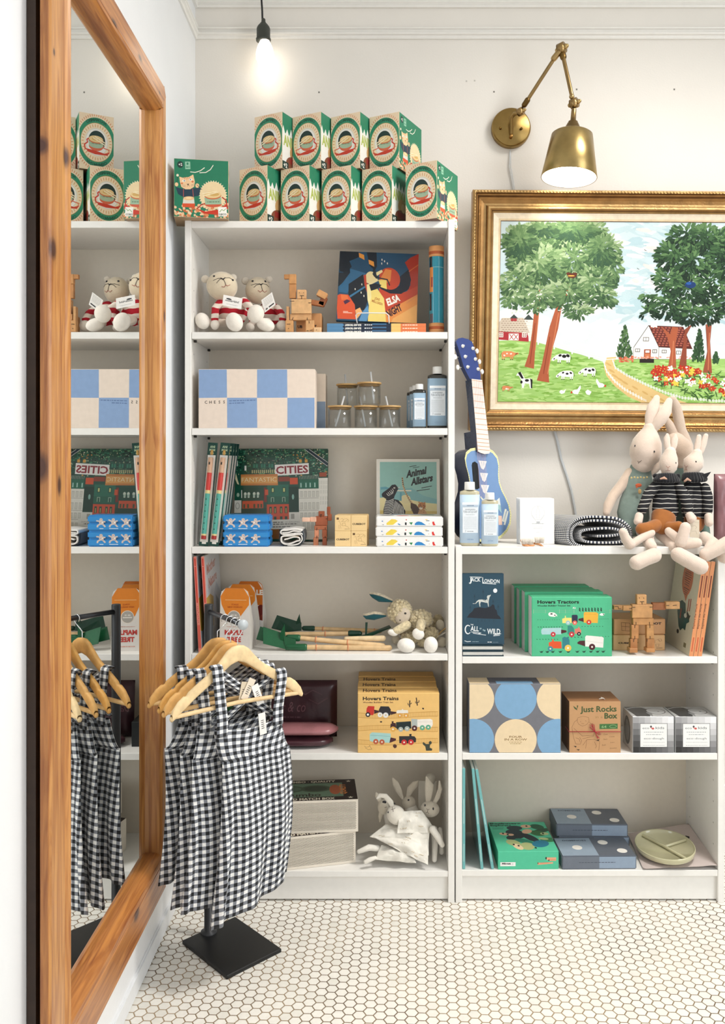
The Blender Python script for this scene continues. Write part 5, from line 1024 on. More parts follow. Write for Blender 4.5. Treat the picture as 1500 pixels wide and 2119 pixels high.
# ================================================================ shelf 5
def train_art():     # crop (730,1370) x7.895
    a = Art((72, 545), (1398, 550), (72, 1515)); a.rect('E9BE75', 60, 530, 1410, 1530); a.L()
    for y0, cur in ((905, 1), (1125, -1), (1345, 1)):
        for x in range(70, 1400, 26):
            yy = y0+18*math.sin((x-100)/260)*cur; a.rect('CF9F55', x, yy-42, x+8, yy+34)
        a.line('C99548', [(x, y0-38+18*math.sin((x-100)/260)*cur) for x in range(60, 1420, 60)], 8); a.line('C99548', [(x, y0+34+18*math.sin((x-100)/260)*cur) for x in range(60, 1420, 60)], 8)
    a.L().text('231A14', 'Hovers Trains', 148, 655, 54, 590, .035).text('5A2A1A', 'Wooden Building Train Set', 148, 702, 22, 500, .03)
    def wh(x, y, r, c, c2='F2E9DC'): a.L(4).ell(c, x, y, r, r, 20).L(5).ell('FFFFFF' if c == '1E1A1E' else c, x, y, r*.45).ell(c2, x, y, r*.3); a.L(3)
    a.L(3).poly('C42F26', [(212, 790), (235, 752), (340, 756), (330, 880), (310, 905), (225, 890), (205, 850)]).poly('3A1A20', [(335, 812), (415, 830), (415, 858), (335, 880)]).poly('26242A', [(412, 815), (440, 756), (575, 760), (608, 810), (605, 890), (580, 915), (420, 870)]).poly('3A1A20', [(605, 838), (700, 852), (698, 872), (608, 900)]).poly('E9E4DA', [(702, 840), (720, 822), (785, 820), (800, 800), (820, 820), (890, 822), (895, 870), (705, 875)])
    wh(232, 893, 40, '1E1A1E'); wh(432, 897, 40, 'E6E4E0', 'C8B48E'); wh(525, 903, 44, 'E6E4E0', 'C8B48E'); wh(757, 910, 40, 'DDA24A'); wh(860, 912, 42, 'DDA24A')
    a.poly('3F1C20', [(605, 1050), (625, 1038), (622, 1005), (656, 1003), (652, 1030), (690, 1035), (695, 1110), (600, 1115)]).poly('18282A', [(695, 1020), (940, 1005), (945, 1120), (880, 1145), (720, 1140), (695, 1110)]).poly('AFB7B4', [(945, 965), (1045, 970), (1045, 1110), (950, 1115)]).poly('EFE9DF', [(1045, 975), (1260, 966), (1295, 985), (1300, 1060), (1280, 1105), (1045, 1100)])
    wh(645, 1135, 44, 'E0AA52'); wh(773, 1138, 40, 'A9B3AE'); wh(877, 1128, 42, 'A9B3AE'); wh(998, 1120, 46, '4A1C22'); wh(1127, 1112, 42, '5FA88A'); wh(1225, 1105, 42, '5FA88A')
    a.poly('A5D0CC', [(262, 1215), (300, 1185), (605, 1205), (608, 1260), (585, 1360), (300, 1340), (262, 1320)]).poly('4A1C22', [(605, 1270), (695, 1290), (692, 1322), (630, 1345), (585, 1360)]).poly('26242A', [(745, 1250), (915, 1250), (912, 1215), (950, 1213), (948, 1248), (1000, 1255), (1025, 1290), (1022, 1350), (900, 1370), (748, 1365)]); a.line('6FA8A4', [(275, 1235), (600, 1252)], 5); a.line('B9B3A8', [(1060, 1015), (1285, 1018)], 4)
    wh(362, 1338, 44, 'B85A3A'); wh(463, 1345, 44, 'B85A3A'); wh(828, 1352, 46, 'C4302E'); wh(940, 1350, 46, 'C4302E')
    a.L(3); k = '3A2A22'; a.line(k, [(922, 665), (918, 770)], 18).line(k, [(890, 705), (895, 735), (918, 740)], 11).line(k, [(948, 700), (945, 715), (925, 722)], 11).line(k, [(1028, 620), (1045, 745)], 18).line(k, [(1015, 680), (1018, 700), (1040, 708)], 11).line(k, [(1072, 660), (1070, 690), (1045, 700)], 12).ell(k, 1140, 797, 18, 14, 9, 30).ell(k, 448, 1013, 18, 13)
    a.poly('3A4034', [(1130, 1360), (1150, 1350), (1185, 1380), (1235, 1380), (1235, 1345), (1262, 1330), (1282, 1345), (1280, 1375), (1255, 1395), (1250, 1440), (1290, 1460), (1285, 1490), (1190, 1492), (1175, 1420), (1140, 1390)]).poly('4A2A22', [(645, 1390), (680, 1380), (710, 1405), (700, 1440), (670, 1450), (645, 1425)]); a.line('7A5A38', [(170, 1412), (200, 1430), (250, 1425), (262, 1400), (280, 1440), (298, 1462), (240, 1470), (185, 1440)], 5)
    return a
ta = train_art(); wt = (909-740)/S(-.0); tb = Art((72, 475), (1398, 475), (72, 545)); tb.text('3A2010', 'Hovers Trains', 148, 530, 40, 560, .03)
for k in range(4):
    y0 = .004+k*.0625
    pbox('train_set_box', ['yellow train set box in front with trains printed on its face', 'yellow train set box directly behind the front one', 'yellow train set box third from the front', 'yellow train set box at the back of the row'][k], 'box', X(824.5, .0)-[0, .002, .001, .003][k], y0, ZE, wt-k*.0006, .060, (1561-1437)/S(.0)+k*.0015, 0, 'E9BE75', {'+x': 'EFEDE8'}, {'front': ta, 'top': tb} if k == 0 else ({'top': tb} if k < 3 else None), bev=.0012, group='yellow train set boxes in a row')
# ================================================================ bottom shelf: matchbox-style cartons
def match_top():
    a = Art((0, 0), (100, 0), (0, 60)); a.rect('2A1A18', 0, 0, 100, 60); a.L().rect('6E8A72', 10, 10, 86, 50); a.ell('4A5A46', 30, 26, 16, 10).ell('4A5A46', 58, 26, 16, 10).ell('B5603C', 78, 30, 6, 14); a.L().ell('5E7260', 30, 26, 13, 7.5).ell('3A4638', 58, 26, 12, 7); a.L().text('EDE4CF', 'GRAND OLD MATCH BOX', 40, 58, 5.5, 74, .03, align='c').text('2A1A18', 'Jumbo', 46, 48, 9, 34, .02, align='c'); a.text('EDE4CF', 'NEW · JUMBO · QUALITY', 44, 7.4, 5, 70, .03, align='c'); a.text('E2873F', 'QUALITY', 89, 44, 6, 30, .03, rot=-90)
    for x, y in ((93, 6), (93, 54)):
        for q in range(5): t = -PI/2+q*2*PI/5; a.poly('EDE4CF', [(x+3.2*math.cos(t), y+3.2*math.sin(t)), (x+1.2*math.cos(t+.63), y+1.2*math.sin(t+.63)), (x, y), (x+1.2*math.cos(t-.63), y+1.2*math.sin(t-.63))])
    return a
def strike_art(w_, h):
    a = Art((0, 0), (w_, 0), (0, h)); a.rect('E8DFD0', 0, 0, w_, h); a.L(); nx = int(w_/.0042); ny = int(h/.0042)
    b = .006
    for j in range(int((h-2*b)/.0034)):
        for i in range(int((w_-2*b)/.0040)):
            x, y = b+i*.0040+(j % 2)*.0020, b+j*.0034; a.poly('3B2A22', [(x, y+.0015), (x+.0014, y), (x+.0028, y+.0015), (x+.0014, y+.003)])
    return a
w1, h1, d1 = .30, .098, .17; S_ = strike_art(w1, h1); T2 = match_top()
# each carton's front right lower corner and yaw
def matchbox(label, prx, y_r, z, yaw):
    th = math.radians(yaw); xr = X(prx, y_r); pbox('storage_carton', label, 'box', xr-w1/2*math.cos(th), y_r-w1/2*math.sin(th), z, w1, d1, h1, yaw, 'E8DFD0', {'+z': '2A1A18'}, {'front': S_, 'top': T2}, group='matchbox-style cartons on the bottom shelf')
matchbox('matchbox-style carton with mesh-patterned side, lower one, turned outwards', 736, .055, ZF, 14); matchbox('matchbox-style carton with dark printed top, upper one', 741, .045, ZF+h1+.0006, 5)
# soft plastic packs (baby bedding)
def pouch(name, label, x0, x1, yf, yb, z0, z1, col, lean=0, art=None, pw=.5, grp=None, seed=0):
    w_, d, h = x1-x0, yb-yf, z1-z0; mb = MB(); R = random.Random(seed)
    def sh(sgn):
        def fn(u, v):
            x = (u-.5)*w_; z = v*h; e = (1-(2*u-1)**6)*((1-(2*v-1)**6) if pw < .6 else (1-abs(2*v-1)**2.2)); z = h*(.5+(v-.5)*(1-max(0, abs(2*u-1)-.8)*3.2)) if pw > .6 else z; th = d/2*max(0, e)**pw
            wv = .003*noise.noise(Vector((u*4, v*3, seed+sgn)))+.002*noise.noise(Vector((u*11, v*9, seed+7*sgn)))
            return (x, d/2+sgn*(th+wv*e), z)
        return fn
    mb.grid(sh(-1), 28, 18, col, 'satin'); mb.grid(sh(1), 28, 18, col, 'satin')
    if art:
        for (lay, c, pts, fs) in art.items:
            f = sh(-1); vs = []
            for p in pts: q = Vector(f(p[0], 1-p[1])); vs.append((q.x, q.y-.0008, q.z))
            mb.add(vs, fs, c, 'satin')
    return single(name, mb, label, 'packet', (x0+w_/2, yf, z0), (math.radians(-lean), 0, 0), grp)
bb = Art((0, 0), (100, 0), (0, 50)); bb.text('6E4A50', 'baby bear & co', 4, 27, 9, 62, 0, shear=.2).greek('5F4148', 22, 31, 62, 1.2).line('55383E', [(60, 8), (66, 12), (74, 8), (84, 12)], 1).line('55383E', [(70, 16), (80, 20), (90, 15)], 1)
pouch('bedding_pack', 'large dark plum plastic bedding pack leaning on the fifth shelf back', X(505, .15), X(697, .15), .13, .18, ZE+.004, ZE+.178, '3E2329', 6, bb, seed=1)
pouch('bedding_pack', 'dusky pink plastic bedding pack lying on top of the darker one', X(520, .08), X(700, .08), .03, .12, ZE+.0345, ZE+.0665, 'A46E72', 0, None, .62, seed=2)
pouch('bedding_pack', 'dull plum plastic bedding pack lying at the bottom', X(500, .08), X(689, .08), .03, .12, ZE+.001, ZE+.033, '4A2C33', 0, None, .62, seed=3)
gb = Art((0, 0), (100, 0), (0, 60)); gb.text('DDE3DA', 'XUN', 10, 40, 16, 60, .0, shear=.3).ell('2F5A34', 75, 20, 20, 10)
pbox('toy_box', 'black and green box standing behind the hanging dresses', 'box', X(446, .06), .06, ZE, .105, .12, .075, 0, '15191A', None, {'top': gb})
pbox('toy_box', 'black box with green leaf print leaning behind the dresses', 'box', X(450, .19), .19, ZE, .11, .03, .125, 0, '182420', None, {'front': gb})
# ================================================================ clothes rail with four hangers and four gingham dresses
RZ = .902
def rack():
    t = thing('clothes_rack', 'black floor-standing clothes rail with a square steel base', 'clothes rack', (-.40, -.24, 0))
    c = [Vector((-.541, -.212, 0)), Vector((-.418, -.100, 0)), Vector((-.270, -.262, 0)), Vector((-.380, -.388, 0))]
    c[0] = Vector((-.535, -.222, 0)); c[1] = Vector((-.412, -.098, 0)); c[2] = Vector((-.262, -.262, 0)); c[3] = Vector((-.385, -.386, 0))
    mb = MB(); up = Vector((0, 0, .010)); e = Vector((0, 0, .0085)); ctr = sum(c, Vector())/4; ins = [p+(ctr-p)*.012 for p in c]
    mb.add([p for p in c]+[p+e for p in c]+[p+up for p in ins], [(3, 2, 1, 0)]+[(i, (i+1) % 4, (i+1) % 4+4, i+4) for i in range(4)]+[(i+4, (i+1) % 4+4, (i+1) % 4+8, i+8) for i in range(4)]+[(8, 9, 10, 11)], '17181A', 'blackmetal'); part('base_plate', mb, t, True)
    px_, py_ = -.471, -.182
    mb = MB(); mb.M = Matrix.Translation((px_, py_, 0)); mb.lathe([(.022, .010), (.022, .014), (.0125, .016), (.0125, RZ+.012), (.0115, RZ+.014), (0, RZ+.014)], '2B2D30', 'blackmetal', 28); part('pole', mb, t, True)
    a, b_ = Vector((px_, py_, RZ-.006)), Vector((-.338, -.432, RZ+.004)); mb = MB(); mb.tube([a, b_], .0068, '4A4C50', 'metal', 20, caps=False); part('hanging_rail', mb, t, True)
    d = (b_-a).normalized(); mb = MB(); mb.tube([b_-d*.002, b_+d*.003], .0128, 'B9C0C4', 'paint', 28, caps=False); part('end_cap', mb, t, True, 'round grey end cap')
    return a, b_
RA, RB = rack()
HG = [(Vector((-.354, -.411)), Vector((.778, .629)), .155), (Vector((-.377, -.380)), Vector((.80, .60)), .156), (Vector((-.393, -.350)), Vector((.82, .572)), .157), (Vector((-.4225, -.315)), Vector((.854, .52)), .158)]
def hanger(i, label):
    c, d, hh = HG[i]; d = d.normalized(); t = thing('clothes_hanger', label, 'hanger', (c.x, c.y, .851), (0, 0, math.atan2(d.y, d.x)), 'wooden hangers on the rail'); w_ = .188
    top = [(0, 0), (.016, -.002), (.030, -.011), (.045, -.028), (.062, -.046), (.085, -.062), (.12, -.083), (.1375, -.0945), (.139, -.099), (.146, -.1035), (.150, -.1015), (.165, -.112), (.180, -.130), (w_, -.152)]
    bot = [(w_-.004, -.157), (.172, -.150), (.155, -.137), (.12, -.112), (.085, -.090), (.05, -.066), (.02, -.046), (0, -.040)]
    poly = top+bot; poly = poly[::-1][:-1]+[(-x, z) for x, z in top] if False else [(-x, z) for x, z in reversed(bot[:-1])][::-1]
    R_ = top+bot; L_ = [(-x, z) for x, z in reversed(R_)][1:-1]
    mb = MB(); col = ['F0D3A2', 'E3B06B', 'DDA659', 'DBA862'][i]; pl = R_+L_; yb = .0065
    cen = lambda x: .010*(abs(x)/w_)**2
    n = len(pl); F_ = [(x, -yb-cen(x), z) for x, z in pl]; B_ = [(x, yb-cen(x), z) for x, z in pl]; k = len(R_)
    # caps as strips between the upper and lower edge
    ns = 40; tops = lambda x, P_: next(P_[j][1]+(P_[j+1][1]-P_[j][1])*(x-P_[j][0])/max(1e-9, P_[j+1][0]-P_[j][0]) for j in range(len(P_)-1) if P_[j][0] <= x <= P_[j+1][0]+1e-9)
    bb = [(0, -.040)]+list(reversed(bot[:-1]))[0:]; bb = sorted(bot, key=lambda p: p[0])
    def fn(u, v):
        x = (u-.5)*2*(w_-.0045); ax = abs(x); zt_ = tops(ax, top); zb_ = tops(ax, bb); a_ = v*2*PI; zc_, zh = (zt_+zb_)/2, (zt_-zb_)/2
        sg = lambda q, p: math.copysign(abs(q)**p, q)
        return (x, -sg(math.sin(a_), .6)*yb-cen(x), zc_+sg(math.cos(a_), .7)*zh)
    mb.grid(fn, 96, 20, col, 'woodraw')
    for sx in (-1, 1): mb.ell((sx*(w_-.005), -.0095, -.150), (.005, .0062, .0065), col, 'woodraw', 12, 8)
    part('hanger_body', mb, t)
    mb = MB(); mb.tube([(-.170, -.009, -.146), (0, -.003, -.142), (.170, -.009, -.146)], .0055, ['EBCB9A', 'DDB67C', 'DDB67C', 'DDB67C'][i], 'woodraw', 12); part('trouser_bar', mb, t)
    # steel hook over the rail
    s_ = ((c-Vector((RA.x, RA.y))).dot(Vector((RB.x-RA.x, RB.y-RA.y)))/Vector((RB.x-RA.x, RB.y-RA.y)).length_squared); s_ = max(.08, min(.95, s_)); q = RA+(RB-RA)*s_
    top_ = Vector((c.x, c.y, .851)); pts = [top_-Vector((0, 0, .01)), top_+Vector((0, 0, .016)), top_+(Vector((q.x, q.y, top_.z))-top_)*.5+Vector((d.x*.010, d.y*.010, .032))]; r = .0105
    dd = Vector((d.x, d.y, 0))
    for a_ in range(-40, 221, 20): a2 = math.radians(a_); pts.append(q+dd*r*math.cos(a2)+Vector((0, 0, r*math.sin(a2)-.002)))
    mb = MB(); mb.tube(pts, .0014, 'D9DBDC', 'chrome', 8); part('hook', mb, t, True, 'thin chrome hook')
hanger(0, 'pale wooden clothes hanger in front, its whole face visible'); hanger(1, 'second wooden clothes hanger from the front'); hanger(2, 'third wooden clothes hanger from the front'); hanger(3, 'rearmost wooden clothes hanger, reaching furthest left')
def dress(i, label, ua, uh, za, zhL, zhR, ztop, us, off=0, seed=0, tag=False):
    """ua: armpit (left,right), uh: hem (left,right) along the hanger; us: strap positions"""
    c, d, _ = HG[i]; d = d.normalized(); n_ = Vector((d.y, -d.x)); R = random.Random(seed)
    def W(u, q, z): return Vector((c.x+d.x*u+n_.x*(q+off), c.y+d.y*u+n_.y*(q+off), z))
    t = thing('gingham_dress', label, 'dress', (c.x, c.y, zhL), (0, 0, 0), 'gingham dresses on the rail')
    N_ = 120; ph = R.uniform(0, 6)
    def body(uu, v):
        a_ = uu*2*PI; e = v
        l = ua[0]+(uh[0]-ua[0])*e+.010*math.sin(e*PI); r = ua[1]+(uh[1]-ua[1])*e+.014*math.sin(e*PI); cu, hw = (l+r)/2, (r-l)/2
        th = (.012+.014*e)*(1 if i == 0 else .55); ca, sa = math.cos(a_), math.sin(a_)
        f = (.002+.0085*e)*math.sin(a_*7+ph+e*1.2)+(.001+.003*e)*math.sin(a_*13+ph*2-e*2); f *= min(1, abs(sa)*1.6)*(1 if i == 0 else .6)
        zh = zhL+(zhR-zhL)*((cu+hw*ca-uh[0])/max(.01, uh[1]-uh[0])); z = za+(zh-za)*v+.004*math.sin(a_*3+ph)*v
        q = -(math.copysign(abs(sa)**.8, sa)*th) + (-f if sa > 0 else f)*.8
        return W(cu+hw*math.copysign(abs(ca)**.9, ca)+.25*f, -q if False else -q, z)
    L0 = 2*((ua[1]-ua[0])+.03)
    al = [0]
    for q_ in range(N_): al.append(al[-1]+(body((q_+1)/N_, .55)-body(q_/N_, .55)).length)
    mb = MB(); mb.grid(body, N_, 34, 'FFFFFF', 'gingham', lambda u, v: (al[int(round(u*N_))]*(.9+.18*v), (1-v)*(za-zhL)*1.03)); part('skirt', mb, t, True, solid=.0012)
    zw = za+(zhL-za)*.20    # gathered waist seam piping
    # front bib and back bib: armhole curves up to the strap roots
    def bib(front, zt_):
        sgn = 1 if front else -1
        def fn(u, v):
            k = v**.55; l = ua[0]+(us[0]-.016-ua[0])*k; r = ua[1]+(us[1]+.016-ua[1])*k; x = l+(r-l)*u
            q = sgn*(.014*math.sin(PI*u)**.5*(1-v*.5)+.0015*math.sin(u*16+ph)); return W(x, q, za-.002+(zt_-za)*v-.012*math.sin(PI*u)*v)
        mb = MB(); mb.grid(fn, 30, 16, 'FFFFFF', 'gingham', lambda u, v: (u*(ua[1]-ua[0])*(1-.3*v)+.004*sgn, .3+(zt_-za)*v)); return mb
    part('front_bib', bib(True, ztop), t, True, solid=.0012); part('back_bib', bib(False, ztop-.005), t, True, solid=.0012)
    # straps over the hanger; crossing at the back
    hz = lambda u: .851-(.0 if abs(u) < .03 else .046+(abs(u)-.062)*.62)-.0
    for s_ in (0, 1):
        u0 = us[s_]; ut = u0*1.0+(.012 if s_ else -.012); zt = hz(ut)+.004
        pts = [(u0, .012, ztop-.02), (u0, .0125, ztop+.02), (ut, .0125, zt-.02), (ut, .0105, zt-.003), (ut, .0, zt+.004), (ut, -.0105, zt-.004), (ut*.6+us[1-s_]*.4, -.014, (zt*.6+ztop*.4)), (us[1-s_], -.013, ztop)]
        P_ = [W(a, b_, z) for a, b_, z in pts]; ln = [0]
        for A, B in zip(P_[:-1], P_[1:]): ln.append(ln[-1]+(B-A).length)
        def fn(u, v, P_=P_, ln=ln):
            L_ = v*ln[-1]; j = max(k for k in range(len(ln)) if ln[k] <= L_+1e-9); j = min(j, len(ln)-2); f = (L_-ln[j])/(ln[j+1]-ln[j]); p = P_[j].lerp(P_[j+1], f)
            return p+Vector((d.x, d.y, 0))*(u-.5)*.030+Vector((0, 0, -.004*math.cos((u-.5)*PI)*(0 if v < .5 else 1)))
        mb = MB(); mb.grid(fn, 4, 44, 'FFFFFF', 'gingham', lambda u, v, L_=ln[-1]: (u*.030+.002, v*L_)); part('strap', mb, t, True, solid=.0014)
    if tag:
        for (u, q, z, rot, cc) in [(.035, -.006, .742, .5, 'E4D8C4'), (.055, -.004, .725, -.35, 'F2EFEA'), (.060, .014, .655, -.1, 'EDEBE6'), (.02, -.009, .735, .2, 'D8C9B0')]:
            mb = MB(); p = W(u, q, z); mb.M = Matrix.Translation(p) @ Matrix.Rotation(math.atan2(d.y, d.x), 4, 'Z') @ Matrix.Rotation(rot, 4, 'Y'); mb.box(-.010, .010, -.0004, .0004, -.035, .02, cc, 'card')
            for kk in range(5): mb.box(-.004, .004, -.0008, -.0004, -.02+kk*.005, -.0185+kk*.005, '3A3632', 'card')
            part('care_label', mb, t, True, label='small white swing label')
dress(0, 'front black and white gingham dress on the pale hanger', (-.045, .150), (-.078, .138), .572, .168, .245, .655, (-.052, .108), .004, 1, True)
dress(1, 'second gingham dress, mostly covered by the front one', (-.105, .10), (-.135, .10), .575, .20, .23, .66, (-.075, .095), .0, 2)
dress(2, 'third gingham dress from the front', (-.125, .09), (-.150, .09), .58, .205, .235, .66, (-.085, .09), -.0, 3)
dress(3, 'rearmost gingham dress, its dark left edge hanging closest to the mirror', (-.140, .08), (-.157, .085), .585, .245, .252, .66, (-.085, .09), -.0, 4)
# ================================================================ knitted cats (shelf 1)
ck = crop(400, 520, 5.357)
def cat(label, head, hr, ears, tilt, body, arms, legs, tagq, Yh, mark):
    t = thing('plush_cat', label, 'soft toy', P(400+body[0]/5.357, 687, Yh+.03), group='knitted cat dolls')
    k = 5.357*S(Yh); mb = MB(); cc = 'DCCDB2'; c = ck(head[0], head[1], Yh)
    mb.ell(c, (hr[0]/k, hr[0]/k*.8, hr[1]/k), cc, 'plush', 36, 24, Matrix.Rotation(math.radians(tilt), 4, 'Y'))
    for (ex, ey, er) in ears: mb.ell(ck(ex, ey, Yh+.012), (er/k, er/k*.45, er*.95/k), 'E4DACA', 'plush', 20, 14)
    part('head', mb, t, True); onh_ = caster(mb, .0012)
    mb = MB()    # face stitched on the head surface
    def onh(x, y):
        return onh_(ck(x, y, Yh))
    for (x, y) in mark['eyes']: mb.ell(onh(x, y), (13/k, .002, 11/k), '15151A', 'gloss', 12, 8)
    mb.tube([onh(*p) for p in mark['nose']], [.0012, .0022, .0012], '221C1C', 'fabric', 6); 
    for w_ in mark['lines']: mb.tube([onh(*p) for p in w_], .0007, '2A2422', 'fabric', 6)
    for w_ in mark['mouth']: mb.tube([onh(*p) for p in w_], .0007, 'A8483E', 'fabric', 6)
    part('face_stitching', mb, t, True, label='black stitched face')
    mb = MB(); bx, by, rx, ry = body; mb.ell(ck(bx, by, Yh+.02), (rx/k, rx/k*.7, ry/k), cc, 'stripe_red', 28, 20)
    for a_ in arms: mb.tube([ck(*p[:3]) for p in a_['pts']], [r/k for r in a_['r']], cc, 'stripe_red', 16)
    part('jumper', mb, t, True, 'red and white striped knitted jumper')
    for a_ in arms: mb = MB(); h = a_['hand']; mb.ell(ck(h[0], h[1], h[2]), (h[3]/k, h[3]/k*.8, h[4]/k), 'EFE8DC', 'plush', 20, 14, Matrix.Rotation(math.radians(h[5]), 4, 'Y')); part('paw', mb, t, True)
    for l in legs:
        mb = MB(); h = l['foot']; mb.tube([ck(*p) for p in l['pts']], [r/k for r in l['r']], 'E3D5C5', 'plush', 16); mb.ell(ck(h[0], h[1], h[2]), (h[3]/k, h[3]/k*.9, h[4]/k), 'F1EADF', 'plush', 24, 16, Matrix.Rotation(math.radians(h[5]), 4, 'Y')); part('leg', mb, t, True)
    mb = MB(); a = Art((0, 0), (100, 0), (0, 60)); 
    if tagq[3] == 1: a.text('2A2A2E', 'cuddle+kind', 12, 32, 12, 70, .02, shear=.2).ell('20222A', 30, 18, 14, 4).greek('9A9A9A', 20, 46, 80, 2)
    else: [a.greek('A9A59C', 8, 8+q*5, 62, 1.6, q) for q in range(9)]; a.rect('2A2A2E', 78, 6, 88, 34).ell('55524E', 84, 46, 6)
    TL, TR, BL = [ck(*p) for p in tagq[:3]]; u, v = TR-TL, BL-TL; nn = v.cross(u).normalized()
    if nn.y > 0: nn = -nn
    mb.add([TL, TR, TR+v, BL, TL-nn*.0006, TR-nn*.0006, TR+v-nn*.0006, BL-nn*.0006], [(0, 1, 2, 3), (7, 6, 5, 4), (0, 4, 5, 1), (1, 5, 6, 2), (2, 6, 7, 3), (3, 7, 4, 0)], 'F0EDE8', 'card'); mb.art(a, TL, u, v, nn); part('swing_tag', mb, t, True, 'white card swing tag')
cat('knitted cat doll in a red striped jumper against the left side panel', (318, 395), (172, 160), [(132, 315, 46), (440, 298, 42)], 12, (440, 680, 165, 165),
    [dict(pts=[(300, 570, .075), (245, 640, .06), (238, 760, .045)], r=[40, 42, 40], hand=(240, 820, .042, 48, 58, 0)), dict(pts=[(560, 560, .075), (620, 620, .055), (650, 660, .035)], r=[46, 44, 42], hand=(692, 700, .022, 92, 100, 20))],
    [dict(pts=[(340, 800, .07), (200, 800, .055), (130, 790, .05)], r=[45, 42, 40], foot=(102, 780, .045, 78, 92, -25)), dict(pts=[(420, 770, .05), (440, 780, .02)], r=[60, 60], foot=(455, 792, .006, 90, 105, -25))],
    [(335, 488, .02), (545, 530, .02), (320, 605, .014), 1], .075, dict(eyes=[(230, 283), (437, 327)], nose=[(305, 303), (330, 318), (352, 300)], lines=[[(335, 318), (352, 352), (360, 378)], [(222, 330), (270, 308), (312, 306)], [(258, 358), (290, 320), (316, 308)], [(352, 302), (400, 300), (430, 318)]], mouth=[[(315, 398), (345, 404), (360, 380)], [(360, 380), (380, 392), (408, 378)]]))
cat('second knitted cat doll with a dark red jumper, sitting behind the first', (715, 440), (140, 150), [(578, 335, 46), (838, 318, 40)], 8, (840, 700, 130, 140),
    [dict(pts=[(930, 640, .12), (975, 700, .10), (990, 760, .085)], r=[40, 40, 38], hand=(985, 830, .08, 62, 58, 0)), dict(pts=[(740, 650, .12), (700, 740, .10), (650, 800, .085)], r=[40, 40, 38], hand=(630, 850, .08, 52, 46, 40))],
    [dict(pts=[(820, 800, .09), (810, 810, .06)], r=[55, 55], foot=(800, 822, .035, 100, 68, 18))],
    [(872, 460, .06), (912, 598, .06), (752, 550, .06), 2], .13, dict(eyes=[(657, 338), (797, 341)], nose=[(732, 368), (750, 378), (768, 366)], lines=[[(752, 380), (762, 420), (768, 440)], [(640, 382), (690, 368), (732, 370)], [(670, 408), (700, 380), (734, 372)], [(770, 368), (810, 374), (838, 402)]], mouth=[[(718, 440), (742, 460), (768, 440)], [(768, 440), (790, 462), (815, 446)]]))
# ================================================================ wooden block figures
def blk(mb, cr, k, x0, y0, x1, y1, Y, d, col, bev=.0012, rot=0):
    a, b_ = cr(x0, y0, Y), cr(x1, y1, Y)
    if rot:
        c = (a+b_)/2; mb.M = Matrix.Translation(c) @ Matrix.Rotation(math.radians(rot), 4, 'Y'); w_, h = abs(b_.x-a.x)/2, abs(a.z-b_.z)/2; mb.box(-w_, w_, 0, d, -h, h, col, 'woodraw', bev); mb.M = Matrix()
    else: mb.box(a.x, b_.x, Y, Y+d, b_.z, a.z, col, 'woodraw', bev)
def slot(mb, cr, pts, Y, w_=.0016):
    for p, q in zip(pts[:-1], pts[1:]):
        a, b_ = cr(p[0], p[1], Y), cr(q[0], q[1], Y); mb.tube([a, b_], w_/2, '1C1512', 'fabric', 6, caps=False)
cj = crop(1260, 1150, 6.25)
def robot_a():
    t = thing('wooden_robot', 'wooden block robot standing with arms spread in front of kraft boxes', 'toy', P(1328, 1348, .03), group=None); w1 = 'C99560'; Y = .035
    def pt(n, lst, slots, yy=Y):
        mb = MB()
        for l in lst: blk(mb, cj, 6.25, *l)
        for s_ in slots: slot(mb, cj, s_, yy-.0003)
        part(n, mb, t, True)
    pt('head', [(362, 505, 487, 630, Y, .018, 'D2A06A')], [[(400, 594), (455, 594)], [(425, 594), (432, 665)], [(392, 540), (394, 552)], [(449, 542), (450, 554)]])
    pt('chest', [(300, 632, 564, 806, Y-.002, .022, 'CF9B64')], [[(305, 668), (340, 668)], [(525, 665), (562, 665)]], Y-.002)
    pt('hips', [(312, 808, 578, 895, Y, .019, 'C8925B')], [[(350, 858), (350, 894)], [(523, 856), (526, 894)]])
    pt('arm', [(62, 645, 180, 700, Y+.004, .018, 'C48E58'), (182, 648, 298, 712, Y+.001, .018, 'CB965E')], [[(75, 655), (118, 655), (122, 684), (160, 686)], [(262, 684), (298, 684)]], Y)
    pt('arm', [(566, 610, 735, 702, Y+.004, .018, 'A96B42'), (737, 598, 918, 690, Y-.004, .02, 'D2A06A')], [[(740, 645), (778, 645)], [(825, 645), (876, 640)]], Y-.004)
    pt('leg', [(290, 897, 385, 1074, Y, .018, 'C48A55'), (276, 1076, 368, 1200, Y, .018, 'B97D4B'), (266, 1200, 372, 1256, Y-.012, .03, 'BF8451')], [[(334, 897), (334, 935)], [(334, 1038), (334, 1075)], [(320, 1078), (320, 1115)]])
    pt('leg', [(488, 897, 582, 1074, Y, .018, 'CB965E'), (492, 1076, 590, 1200, Y, .018, 'C08651'), (486, 1200, 596, 1251, Y-.012, .03, 'C28A55')], [[(529, 897), (529, 935)], [(532, 1038), (532, 1075)], [(492, 1078), (492, 1110)]])
robot_a()
ax_ = Art((50, 700), (735, 700), (50, 900)); ax_.text('221814', 'CUBEBOT', 396, 768, 30, 294, .05); ax_.L(); [ax_.line('5A3A26', p, 4) for p in ([(140, 735), (260, 745), (258, 860), (150, 850), (140, 735)], [(145, 790), (262, 800)], [(200, 740), (200, 850)])]
